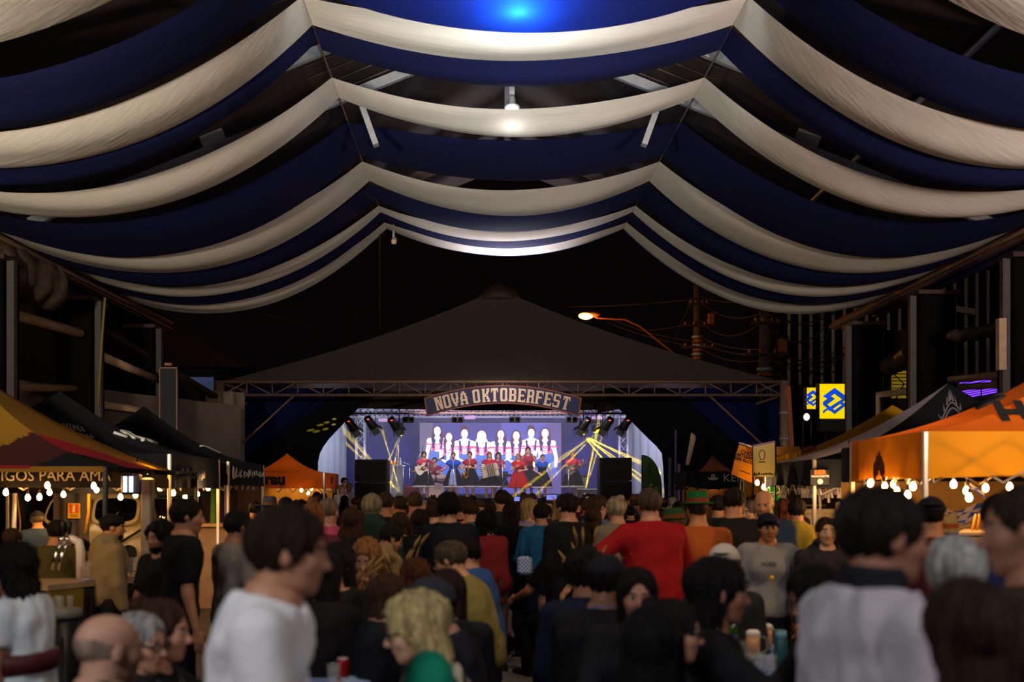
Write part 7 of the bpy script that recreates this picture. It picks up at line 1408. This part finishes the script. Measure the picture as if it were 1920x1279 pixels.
ac = S('accordion', 917, 847, 33.8, 'accordion player with long fair-brown hair and red puffed sleeves', yaw=184, hair='long', hc='6a4428', shirt='b01c30', shirt2='141418', skirt='141418', arms=((.5, .25, -.85), (-.3, .9, -.05)), curl=60, hr=6, **DIR)
kb = S('keys', 934, 848, 35.2, 'keyboard singer with long curly brown hair behind the accordion player', hair='curlylong', hc='3a2014', shirt='a02a48', skirt='20264a', arms=((.3, .5, -.8), (-.2, .9, .0)), **DIR)
S('redd', 972, 850, 33.9, 'fair-haired singer in a bright red dirndl dress, hand on chest', yaw=172, hair='wavy', hc='9a6a3c', shirt='c02418', shirt2='c02418', skirt='b81c14', lace='b02018', apron='a8140f', arm_r=((.3, .3, -.9), (-.85, .5, .5)), arm_l=((.5, .0, -.9), (-.55, .6, -.1)), **DIR)
S('tallb', 990, 838, 35.3, 'tall singer with very long dark hair behind the red dress', hair='vlong', hc='1c120e', shirt='a81c34', skirt='161418', arms='mouth', curl=60, **DIR)
S('blue2', 1017, 852, 34.0, 'singer with pulled-back hair in a blue bodice and laced black skirt', yaw=188, hair='pony', hc='4a2e1c', shirt='1c4cb8', shirt2='141622', skirt='111114', apron='1a1a20', arm_r=((.55, .1, -.85), (-.5, .6, -.4)), arm_l=((.5, .15, -.9), (.1, .5, -.8)), **DIR)
bs = S('bass', 1075, 846, 33.8, 'bass player with short fair hair in a pink blouse and black skirt', yaw=176, hair='bob', hc='8a5c38', shirt='c8304c', shirt2='c8304c', skirt='141416', apron='1a1618', arm_r=((.25, .1, -1), (-.7, .7, .0)), arm_l=((.5, .35, -.8), (.15, .6, .55)), curl=60, hr=-8, **DIR)
# instruments
def guitar_thing(p, lab, col, dark, ang, name, offx=0.):
    c = (p['gr']+p['wr'])/2*.5+p['root']*.5; c = Vector((p['root'].x+offx, p['root'].y-.20, p['gr'].z-.0)); t = thing(name, lab, 'guitar', c)
    fr = Matrix.Translation(c) @ Matrix.Rotation(ang, 4, 'Y')
    body = [(-.24, -.10), (-.20, -.17), (-.08, -.15), (.0, -.115), (.10, -.15), (.17, -.12), (.10, -.05), (.09, .05), (.19, .13), (.10, .165), (.0, .12), (-.10, .15), (-.20, .17), (-.25, .09)]
    MB().prism(body, -.022, .022, fr).build('body', col, t)
    MB().prism([(-.02, -.09), (.10, -.07), (.09, .05), (-.02, .07), (-.08, .0)], -.026, -.02, fr).build('pickguard', dark, t)
    MB().prism([(.08, -.028), (.66, -.022), (.66, .022), (.08, .028)], -.04, -.018, fr).build('neck', WOOD, t)
    MB().prism([(.66, -.025), (.80, -.05), (.84, .0), (.80, .045), (.66, .025)], -.036, -.018, fr).build('headstock', WOOD, t)
    for k in range(3): MB().prism([(-.06+.05*k, -.04), (-.04+.05*k, -.04), (-.04+.05*k, .04), (-.06+.05*k, .04)], -.034, -.024, fr).build('pickup', BLACK, t)
    for k in range(4): MB().tube([fr @ Vector((-.14, -.042, -.018+.012*k)), fr @ Vector((.70, -.045, -.012+.008*k))], .002, 4).build('string', STEEL, t)
    J = p['J']; s1 = p['RZ'] @ J['shl']+np.array(p['root']); sh = Vector(s1)+Vector((0, -.02, .06)); MB().tube([fr @ Vector((.15, 0, .1)), sh+Vector((0, -.12, -.05)), sh, sh+Vector((0, .14, -.1)), fr @ Vector((-.22, .3, .05))], .012, 5).build('strap', BLACK, t)
guitar_thing(g1, 'cream electric guitar with a pale neck held by the dark-haired guitarist', mat('guitar_cream', 'd8cdbb', .25), mat('guitar_red', '9a2018', .3), R(-28), 'electric_guitar', -.02)
guitar_thing(bs, 'dark bass guitar held by the fair-haired bass player', mat('bass_dark', '2a2422', .25), BLACK, R(-24), 'bass_guitar', -.02)
p = ac; c = Vector((p['root'].x+.02, p['root'].y-.26, SZ+1.02)); t = thing('accordion', 'big ivory piano accordion held by the long-haired player', 'accordion', c)
IV = mat('ivory_shell', 'cfc3ac', .25); rt_ = Matrix.Rotation(R(-12), 3, 'Y')
MB().bev(c+rt_ @ Vector((-.2, 0, 0)), (.16, .2, .48), .03, rt_).build('treble_case', IV, t); MB().bev(c+rt_ @ Vector((.22, 0, -.03)), (.12, .2, .46), .03, rt_).build('bass_case', IV, t)
for k in range(9): MB().bev(c+rt_ @ Vector((-.1+.031*k, 0, -.01)), (.02, .19-.02*(k % 2), .44-.02*(k % 2)), .006, rt_).build('bellows_fold', IV if k % 2 == 0 else mat('bellows_grey', '77706a', .7), t)
for k in range(14): MB().box(c+rt_ @ Vector((-.27, -.06, -.21+.032*k)), (.10, .05, .026), rt_).build('key', mat('white_key', 'e4ded2', .3) if k % 2 == 0 else BLACK, t)
p = sx; c = Vector((p['root'].x-.02, p['root'].y-.24, SZ+1.0)); t = thing('saxophone', 'golden saxophone held by the player in red and black', 'saxophone', c); BRASS = mat('brass', 'b8862c', .25, .9)
MB().tube([c+Vector(q) for q in ((.03, .05, .40), (.04, -.02, .43), (.03, -.05, .38), (-.02, -.05, .1), (-.06, -.05, -.18), (-.11, -.06, -.26), (-.17, -.08, -.2), (-.20, -.11, -.05))], [.010, .012, .015, .024, .034, .042, .05, .085], 10).build('horn', BRASS, t)
for k in range(6): MB().lathe([(.02, 0), (.02, .008)], c+Vector((.01-.012*k, -.075, .26-.07*k)), 8, rot=Matrix.Rotation(R(90), 3, 'X')).build('key_pad', BRASS, t)
MB().tube([c+Vector((.035, -.08, .3)), c+Vector((-.06, -.09, -.14))], .006, 4).build('key_rod', BRASS, t)
c = Vector((kb['root'].x+.05, kb['root'].y-.42, SZ+.86)); t = thing('keyboard', 'black keyboard on a crossed stand behind the accordion', 'keyboard', (c.x, c.y, SZ))
MB().bev(c, (1.0, .3, .09), .015).build('case', BLACK, t); MB().box(c+Vector((0, -.12, .05)), (.6, .02, .2), Matrix.Rotation(-.3, 3, 'X')).build('music_rest', BLACK, t)
for k in range(20): MB().box(c+Vector((-.44+.046*k, .06, .048)), (.04, .14, .012)).build('key', MATS['white_key'] if k % 3 else BLACK, t)
for s_ in (-1, 1): MB().tube([c+Vector((-.3*s_, 0, -.05)), c+Vector((.3*s_, 0, -.86))], .018, 6).build('stand_leg', STEEL, t)
# drum kit
dk = Vector((Pt(818, 0, 35.3).x, 35.3, SZ)); t = thing('drum_kit', 'drum kit with pinkish shells behind the guitarist', 'drum kit', dk); SHELL = mat('drum_shell', '9a7a90', .25, .3); HEADM = mat('drum_head', 'b89a86', .5); CYM = mat('cymbal', 'c8a048', .25, .9)
def drum(c, r, h, tilt, nm): MB().lathe([(r, -h/2), (r, h/2)], c, 18, rot=Matrix.Rotation(tilt, 3, 'X')).build(nm, SHELL, t); MB().lathe([(r*1.03, h/2-.02), (r*1.03, h/2+.01), (r*.96, h/2+.004), (0, h/2+.004)], c, 18, rot=Matrix.Rotation(tilt, 3, 'X')).build(nm.replace('drum', 'drum_head'), HEADM, t)
drum(dk+Vector((0, 0, .31)), .29, .38, R(90), 'bass_drum'); drum(dk+Vector((-.2, 0, .74)), .16, .2, R(25), 'tom_drum'); drum(dk+Vector((.18, 0, .74)), .17, .2, R(25), 'tom_drum'); drum(dk+Vector((.52, .25, .42)), .2, .4, 0, 'floor_drum'); drum(dk+Vector((-.5, .25, .6)), .18, .13, R(8), 'snare_drum')
for x, z in ((-.75, 1.05), (.72, 1.15), (-.3, 1.3)):
    MB().tube([dk+Vector((x, .1, 0)), dk+Vector((x, .1, z))], .012, 5).build('cymbal_stand', CH, t); MB().lathe([(.21, 0), (.06, .02), (.03, .04), (0, .042)], dk+Vector((x, .1, z)), 16, rot=Matrix.Rotation(.25, 3, 'X')).build('cymbal', CYM, t)
for q in ((-.5, .25), (.52, .25)):
    MB().tube([dk+Vector((q[0], q[1], 0)), dk+Vector((q[0], q[1], .5))], .012, 5).build('drum_stand', CH, t)
tag(MB().lathe([(.16, 0), (.14, .46), (.18, .48), (.17, .53), (0, .54)], (PEO['drummer']['root'].x, PEO['drummer']['root'].y, SZ), 12).build('drum_stool', BLACK, loc=(PEO['drummer']['root'].x, PEO['drummer']['root'].y, SZ)), 'round black stool under the drummer', 'stool')
def mic(px, Y, h, lab, boom=None):
    x = Pt(px, 0, Y).x; t = thing('mic_stand', lab, 'microphone stand', (x, Y, SZ)); MB().lathe([(.13, 0), (.13, .02), (.02, .03)], (x, Y, SZ), 12).build('base', BLACK, t); MB().tube([(x, Y, SZ+.02), (x, Y, SZ+h)], .012, 6).build('pole', CH, t)
    e = Vector((x, Y, SZ+h))
    if boom: e2 = e+Vector(boom); MB().tube([e-Vector(boom)*.3, e2], .010, 5).build('boom', CH, t); e = e2
    MB().tube([e, e+Vector((0, .05, .08))], .016, 6).build('microphone', BLACK, t); MB().ball(e+Vector((0, .06, .1)), .03, 8, 6).build('mic_head', STEEL, t)
mic(803, 33.4, 1.28, 'straight microphone stand in front of the guitarist'); mic(1066, 33.2, 1.05, 'microphone stand in front of the bass player'); mic(850, 33.4, 1.35, 'microphone stand in front of the blue singer'); mic(768, 35.0, 1.25, 'boom microphone stand left of the drums', (-.35, 0, .12)); mic(779, 35.6, 1.3, 'tall boom stand with a raised arm by the drums', (.25, 0, .5)); mic(942, 34.6, 1.25, 'microphone stand in front of the keyboard singer', (-.1, .1, .1))
t = thing('lectern', 'clear acrylic lectern holding bottles and red flowers at the stage left side', 'lectern', (Pt(737, 0, 33.2).x, 33.2, SZ)); x0, x1 = Pt(724, 0, 33.2).x, Pt(756, 0, 33.2).x; zt_ = Pt(0, 873, 33.2).z
ACR = mat('clear_acrylic', 'c8ccd8', .1, var=0, alpha=.35, spec=.7)
for x in (x0, x1): MB().tube([(x, 33.2, SZ), (x, 33.2, zt_)], .02, 6).build('post', CH, t)
MB().box(((x0+x1)/2, 33.2, (SZ+zt_)/2), (x1-x0-.04, .02, zt_-SZ-.1)).build('front_panel', ACR, t); MB().box(((x0+x1)/2, 33.3, zt_), (x1-x0+.1, .45, .03)).build('top', ACR, t); MB().bev(((x0+x1)/2, 33.22, SZ+.03), (x1-x0+.1, .5, .06), .01).build('base', STEEL, t)
for k, px in enumerate((729, 741, 751)):
    x = Pt(px, 0, 33.3).x; b_ = thing('water_bottle', ('left', 'middle', 'right')[k]+' clear water bottle standing on the lectern', 'bottle', (x, 33.3, zt_+.016), 0, 'water bottles on the lectern')
    MB().lathe([(.03, 0), (.035, .02), (.035, .15), (.014, .2), (.014, .23)], n=10).build('bottle', mat('bottle_clear', 'd8e4ea', .08, var=0, alpha=.6, spec=.8), b_, local=True); MB().lathe([(.016, .225), (.016, .25), (0, .252)], n=8).build('cap', mat('white_cap_plastic', 'e0e4ea', .4), b_, local=True)
fl_ = thing('flower_arrangement', 'red and pink flowers lying on the lectern', 'flowers', (Pt(736, 0, 33.15).x, 33.15, zt_+.016))
for k in range(14): MB().ball(Vector((Pt(731+k, 0, 33.15).x, 33.15+rng.uniform(-.05, .05), zt_+.05+rng.uniform(0, .07))), .04, 7, 5).build('bloom', mat('red_bloom', 'c83028', .7) if k % 3 else mat('pink_bloom', 'd88a90', .7), fl_)
x = Pt(1090, 0, 35.6).x; t = thing('amplifier', 'grey amplifier cabinet right of the bass player', 'amplifier', (x, 35.6, SZ)); MB().bev((x, 35.6, SZ+.45), (.5, .4, .9), .02).build('cabinet', mat('grey_tolex', '55524e', .8), t); MB().box((x, 35.39, SZ+.42), (.44, .02, .74)).build('grille', mat('grey_grille', '6b6660', .9), t); MB().box((x, 35.39, SZ+.85), (.44, .02, .06)).build('control_panel', BLACK, t)
x = Pt(1100, 0, 34.8).x; t = thing('flight_case', 'low flight case with metal edges beside the right loudspeaker', 'case', (x, 34.8, SZ)); MB().bev((x, 34.8, SZ+.2), (.9, .5, .4), .02).build('case', mat('case_grey', '3a3a42', .5), t)
for z in (.02, .38): MB().box((x, 34.54, SZ+z), (.92, .02, .03)).build('edge', ALU, t)
x = Pt(768, 0, 34.4).x; t = thing('red_instrument_case', 'dark red instrument case standing behind the microphone stands', 'case', (x, 34.5, SZ)); MB().bev((x, 34.5, SZ+.25), (.42, .2, .5), .06, Matrix.Rotation(.25, 3, 'Y')).build('case', mat('case_red', '6a1418', .6), t)
for k_, lab in (('phone1', 'lit phone held up over the crowd below the blue dress'), ('phone2', 'lit phone held up over the crowd below the accordion')):
    p = PEO[k_]['gr']+Vector((0, .0, .03)); t = thing('raised_phone', lab, 'phone', p); MB().bev(p, (.15, .012, .075), .008).build('case', BLACK, t); MB().box(p-Vector((0, .008, 0)), (.135, .004, .066)).build('screen', mat('phone_screen', '6a78d8', emit=1.0), t)
# ---------------------------------------------------------------- tables, benches and what stands on them
CLOTH = checker('table_cloth', '2c4f9a', '8a98b4', 22.)
def table(lab, x, y0, y1, w_):
    t = thing('beer_table', lab, 'table', (x, (y0+y1)/2, 0)); m = MB()
    for k in range(4): MB().box((x-w_/2+w_/4*(k+.5), (y0+y1)/2, .735), (w_/4-.006, y1-y0, .028)).build('plank', WOOD, t)
    for y in (y0+.35, y1-.35):
        MB().bar((x-w_*.4, y, .0), (x-w_*.3, y, .72), .04, .05).build('leg', DARKSTEEL, t); MB().bar((x+w_*.4, y, 0), (x+w_*.3, y, .72), .04, .05).build('leg', DARKSTEEL, t); MB().box((x, y, .3), (w_*.7, .03, .04)).build('stretcher', DARKSTEEL, t)
def cloth_on(lab, x, y0, y1, w_):
    o = MB().grid(lambda u, v: (x+(u-.5)*(w_+.3) if abs(u-.5)*(w_+.3) < w_/2 else x+math.copysign(w_/2+.012, u-.5), y0-.02+(y1-y0+.04)*v, .756 if abs(u-.5)*(w_+.3) < w_/2 else .756-(abs(u-.5)*(w_+.3)-w_/2)-.012*math.sin(v*40)), 22, 40, sm=False).build('tablecloth', CLOTH, loc=(x, (y0+y1)/2, .75)); tag(o, lab, 'tablecloth')
def bench(lab, x, y0, y1, w_=.26, h=.45):
    t = thing('bench', lab, 'bench', (x, (y0+y1)/2, 0)); MB().bev((x, (y0+y1)/2, h-.02), (w_, y1-y0, .04), .008).build('seat', WOOD, t)
    for y in (y0+.04, y1-.3): MB().bev((x, y, (h-.04)/2), (w_*.9, .04, h-.04), .006).build('end_board', DARKWOOD, t)
    MB().box((x, (y0+y1)/2, .2), (.03, y1-y0-.4, .05)).build('stretcher', DARKWOOD, t)
table('long wooden beer table in the left half', -.98, 3.9, 7.9, .74); cloth_on('blue and white checked cloth on the left table', -.98, 3.88, 7.92, .76)
table('long wooden beer table in the right half', 1.36, 5.1, 8.3, .74); cloth_on('blue and white checked cloth on the right table', 1.36, 5.08, 8.32, .76)
bench('wooden bench on the aisle side of the left table', -.26, 3.2, 7.9); bench('wooden bench on the far side of the left table', -1.66, 3.2, 8.0)
bench('wooden bench on the aisle side of the right table', .58, 2.6, 9.7); bench('wooden bench behind the right table', 2.05, 4.2, 8.2)
bench('wooden bench under the three people at the lower left', -1.25, 2.9, 4.2, .3) if 0 else None
Zt = .762
GRN = mat('green_bottle_glass', '2a4a12', .08, var=0, spec=.8, alpha=.85); LABB = mat('navy_label', '141e44', .6)
def bottle(px, py, Y, lab, glass, labm, h=.29, r=.034, grp=None, capm=None, name='beer_bottle'):
    p = Pt(px, py, Y); p.z = Zt; t = thing(name, lab, 'bottle', p, 0, grp)
    MB().lathe([(r*.92, 0), (r, .008), (r, h*.52), (r*.75, h*.66), (r*.40, h*.78), (r*.36, h*.97), (r*.42, h*.97), (r*.42, h), (0, h)], n=14).build('glass', glass, t, local=True)
    MB().lathe([(r*1.02, h*.12), (r*1.02, h*.46)], n=14).build('label', labm, t, local=True)
    MB().lathe([(r*.44, h*.955), (r*.45, h*1.01), (0, h*1.015)], n=10).build('cap', capm or GOLD, t, local=True); MB().lathe([(r*.62, h*.7), (r*.42, h*.78), (r*.40, h*.9)], n=12).build('neck_label', mat('yellow_foil', 'b8a020', .35), t, local=True)
bottle(651, 1200, 6.0, 'green beer bottle with a navy label on the left table', GRN, LABB); bottle(672, 1200, 6.15, 'green beer bottle with a navy label right beside its twin on the left table', GRN, LABB); bottle(684, 1180, 6.8, 'green beer bottle standing farther back on the left table', GRN, LABB)
bottle(617, 1215, 5.6, 'clear plastic bottle with a red cap on the left table', mat('clear_pet', 'b0b4bc', .1, var=0, alpha=.55, spec=.7), mat('red_label', 'a02418', .5), .26, .036, None, mat('red_cap_plastic', 'b03020', .5), 'water_bottle')
def can(px, Y, lab, m): p = Pt(px, 1200, Y); p.z = Zt; t = thing('drink_can', lab, 'can', p); MB().lathe([(.026, 0), (.033, .012), (.033, .105), (.028, .12)], n=14).build('can', m, t, local=True); MB().lathe([(.029, .118), (.028, .123), (.024, .118), (0, .118)], n=14).build('lid', ALU, t, local=True)
can(643, 5.05, 'red drink can standing on the left table', mat('can_red', 'b0141c', .3, .3)); can(641, 4.4, 'red drink can nearest on the left table', MATS['can_red'])
for k, (px, Y, h, lab) in enumerate(((640, 6.3, .16, 'tall clear glass beside the green bottles'), (626, 4.9, .12, 'short clear glass in front of the plastic bottle'), (697, 6.5, .12, 'clear glass right of the green bottles'), (706, 5.8, .11, 'clear glass near the blonde woman'), (634, 5.3, .13, 'clear glass with a pale rim near the red can'))):
    p = Pt(px, 1200, Y); p.z = Zt; mug('drinking_glass', p, lab, None, False, h, .036)
p = Pt(672, 1200, 5.0); p.z = Zt; t = thing('napkin_stack', 'stack of pale blue napkins on the left table', 'napkins', p); 
for k in range(4): MB().box((p.x, p.y, Zt+.004+.007*k), (.17, .17, .006), Matrix.Rotation(.2+.05*k, 3, 'Z')).build('napkin', mat('pale_blue_paper', '9ab4d0', .8), t)
p = Pt(672, 1200, 4.3); p.z = Zt; t = thing('tray', 'grey plastic tray on the left table', 'tray', p); MB().bev((p.x, p.y, Zt+.012), (.3, .36, .024), .01).build('tray', mat('tray_grey', '5a6470', .5), t); MB().bev((p.x, p.y, Zt+.027), (.26, .32, .006), .003).build('inlay', mat('tray_inlay', '46505c', .5), t)
WHEAT = mat('dry_wheat', '8a6a34', .8)
def wheat(px, py, Y, lab, n, h, zb=None, pot=True):
    p = Pt(px, py, Y); p.z = Zt if zb is None else zb; t = thing('wheat_vase', lab, 'dried grass', p); r_ = random.Random(px)
    if pot: MB().lathe([(.035, 0), (.05, .06), (.04, .13), (.045, .14)], p, 12).build('vase', mat('green_vase', '5a8a4a', .4), t)
    for k in range(n):
        a_ = r_.uniform(0, 6.28); q = r_.uniform(.04, .17); e = p+Vector((q*math.cos(a_), q*math.sin(a_), h*r_.uniform(.8, 1.1))); m_ = p+Vector((q*.3*math.cos(a_), q*.3*math.sin(a_), h*.55))
        st_ = MB().tube([p+Vector((0, 0, .1)), m_, e], .0035, 4).build('stem', WHEAT, t); MB().tube([e, e+(e-m_).normalized()*.05+Vector((.01*math.cos(a_), 0, 0)), e+(e-m_).normalized()*.13+Vector((.03*math.cos(a_), 0, -.02))], [.006, .013, .003], 5).build('ear', WHEAT, st_)
wheat(655, 1180, 6.45, 'vase of dried grass stems behind the green bottles', 11, .42); wheat(750, 1100, 7.3, 'vase of dried wheat stems at the far end of the left table', 12, .52); wheat(1096, 1100, 6.9, 'tall dried wheat plume above the navy jacket woman', 12, .86, .452); wheat(1194, 1100, 7.6, 'dried wheat bunch beside the red sweater', 12, .5)
t = thing('white_card', 'pale green card standing by the wheat on the left table', 'card', Pt(764, 1046, 7.6)); p = Pt(764, 1046, 7.6); p.z = Zt; MB().prism([(-.07, 0), (.07, 0), (.05, .10), (-.05, .10)], -.003, .003, Matrix.Translation(p)).build('card', mat('pale_green_card', '9ab49a', .7), t); MB().prism([(-.07, 0), (.07, 0), (.05, .10), (-.05, .10)], .04, .046, Matrix.Translation(p)).build('card_back', mat('pale_green_card', '9ab49a', .7), t)
# right table
def on_right(px, Y): p = Pt(px, 1200, Y); p.z = Zt; return p
mug('beer_mug', on_right(1412, 5.75), 'beer mug with foam on the right table beside the blue cup', None, True, .16, .045, 0); mug('beer_mug', on_right(1436, 6.1), 'half hidden amber beer mug farther back on the right table', None, True, .15, .045, 0)
t = thing('flask', 'teal insulated flask standing on the right table edge', 'flask', on_right(1464, 5.45)); MB().lathe([(.036, 0), (.038, .01), (.038, .15), (.03, .165), (.03, .2), (.028, .205), (0, .206)], n=16).build('body', mat('teal_flask', '1c4c4c', .35), t, local=True); MB().lathe([(.032, .165), (.032, .2), (.02, .207), (0, .208)], n=14).build('lid', mat('pale_teal', '6a9a98', .4), t, local=True)
t = thing('handbag', 'black handbag with a dark red strap lying on the right table', 'bag', on_right(1362, 5.5)); p = on_right(1362, 5.5); MB().bev(p+Vector((0, 0, .035)), (.26, .2, .07), .02).build('bag', BLACK, t); MB().bev(p+Vector((.03, -.04, .08)), (.1, .04, .02), .008).build('strap', mat('wine_strap', '5a1020', .6), t)
for k, (px, Y, lab) in enumerate(((1425, 5.4, 'clear plastic cup on the right table front'), (1445, 5.35, 'crumpled clear wrapper cup beside the teal flask'), (1405, 5.4, 'clear cup left on the right table front'), (1396, 5.9, 'clear glass behind the handbag on the right table'))): mug('drinking_glass', on_right(px, Y), lab, None, False, .09, .035)
bottle(1375, 1200, 5.9, 'green beer bottle beside the drinking woman', GRN, LABB, .27)
# things in hands
d = PEO['drinker']; q = d['gr']; mug('beer_mug', q-Vector((0, 0, .07)), 'glass of amber beer in front of the black-haired drinker', None, True, .15, .036, 0)
t = thing('paper_cup', 'pale paper cup lifted by the black-haired drinker', 'cup', q+Vector((-.07, .02, -.05))); MB().lathe([(.030, 0), (.042, .11), (.044, .113), (.04, .112), (.03, .01), (0, .01)], n=14).build('cup', mat('pale_paper', 'b8a8b0', .7), t, local=True); MB().lathe([(.04, .1), (0, .1)], n=12).build('drink', BEER, t, local=True)
d = PEO['beerman']; mug('beer_mug', d['gr']-Vector((0, 0, .07)), 'full beer mug with foam held by the bald bearded man', None, True, .17, .05, 3.1)
d = PEO['redknit']; q = (d['gr']+d['gl'])/2; t = thing('baby_bundle', 'bundle of pale pink cloth held by the woman in the red jumper', 'bundle', q); MB().ball(q+Vector((0, 0, .05)), .12, 12, 8, sc3=(1.3, .8, .9)).build('cloth', mat('pale_pink_cloth', 'c09a98', .9, bump=.4, bscale=20), t); MB().ball(q+Vector((-.12, .02, .13)), .07, 12, 8).build('hood', mat('white_knit', 'c8beb8', .9), t)
d = PEO['greytee']; t = thing('bracelet', 'pale bracelet on the wrist of the man in the grey T-shirt', 'bracelet', d['wl']); MB().tube([d['wl']+Vector((.036*math.cos(a), .036*math.sin(a), 0)) for a in [i*math.pi/8 for i in range(17)]], .006, 5).build('band', LEGW, t)
d = PEO['capgirl']; q = d['root']; J = d['J']; c = Vector(d['RZ'] @ (J['P0']+J['up']*.16*d['H_']+J['B'] @ V3(0, .078*d['H_']+.03, 0))+np.array(q)); t = thing('badge', 'small round yellow badge on the grey T-shirt of the cap girl', 'badge', c); MB().lathe([(.018, -.0), (.016, -.008), (0, -.009)], c+Vector((0, -.02, 0)), 12, rot=Matrix.Rotation(R(-90), 3, 'X')).build('pin', mat('badge_yellow', 'e0a818', .4), t)
tm = text_mesh('YORK', .045, ext=.002); tm.materials.append(mat('faded_print', '4a4444', .8)); tm.transform(frame_from(Vector(c)+Vector((-.02, -.015, .10))-d['root'], (1, 0, 0), (0, 0, 1))); o = link('shirt_print', tm, d['t']); o.rotation_euler = (0, 0, -R(176)); 
d = PEO['whitetop']; J = d['J']; c = d['root']; t = thing('waist_bag', 'dark red belt bag worn around the waist of the white T-shirt woman', 'bag', c); zb = float(J['P0'][2])+.20
MB().lathe([(.172, -.04), (.180, 0), (.172, .04)], Vector(d['RZ'] @ (J['P0']+J['up']*.20)+np.array(c)), 20, sx=1.0, sy=.80, rot=Matrix.Rotation(R(84), 3, 'Z')).build('belt', mat('wine_belt', '4a1014', .6), t)
tag(t, t['label'], 'bag')
d = PEO['capman']; J = d['J']; n_ = Vector(d['RZ'] @ J['N']+np.array(d['root'])); t = thing('lanyard', 'blue lanyard around the neck of the man in the black cap', 'lanyard', n_)
MB().tube([n_+Vector((.09*math.cos(a), .08*math.sin(a), -.01-.03*math.sin(a))) for a in [i*math.pi/10 for i in range(21)]], .006, 5).build('strap', mat('lanyard_blue', '1c6ab0', .6), t); MB().tube([n_+Vector((.08, -.06, -.02)), n_+Vector((.13, -.13, -.16))], .007, 5).build('strap_end', MATS['lanyard_blue'], t)
t = thing('paper_bag', 'white paper bag standing on the floor beside the crouching child', 'bag', (Pt(978, 0, 10.6).x, 10.6, 0)); x = Pt(978, 0, 10.6).x; MB().box((x, 10.6, .13), (.14, .1, .26), Matrix.Rotation(.12, 3, 'Y'), taper=.85).build('bag', mat('white_paper', 'b4b4b4', .8), t); MB().tube([(x-.04, 10.6, .24), (x, 10.6, .33), (x+.04, 10.6, .24)], .005, 5).build('handle', STEEL, t)
t = thing('chequered_bag', 'small blue and white chequered bag hanging by the black coat', 'bag', Pt(984, 1060, 8.7)); p = Pt(984, 1060, 8.7); MB().bev(p, (.13, .06, .16), .02).build('bag', checker('gingham', '2c4a9a', 'c0c4d0', 60.), t); MB().tube([p+Vector((-.05, 0, .07)), p+Vector((-.02, 0, .4)), p+Vector((.05, 0, .07))], .005, 5).build('strap', BLACK, t)

for o in COL.objects:
    if o.name.startswith(('pipe_run', 'roof_beam_pipe')): o['kind'] = 'structure'
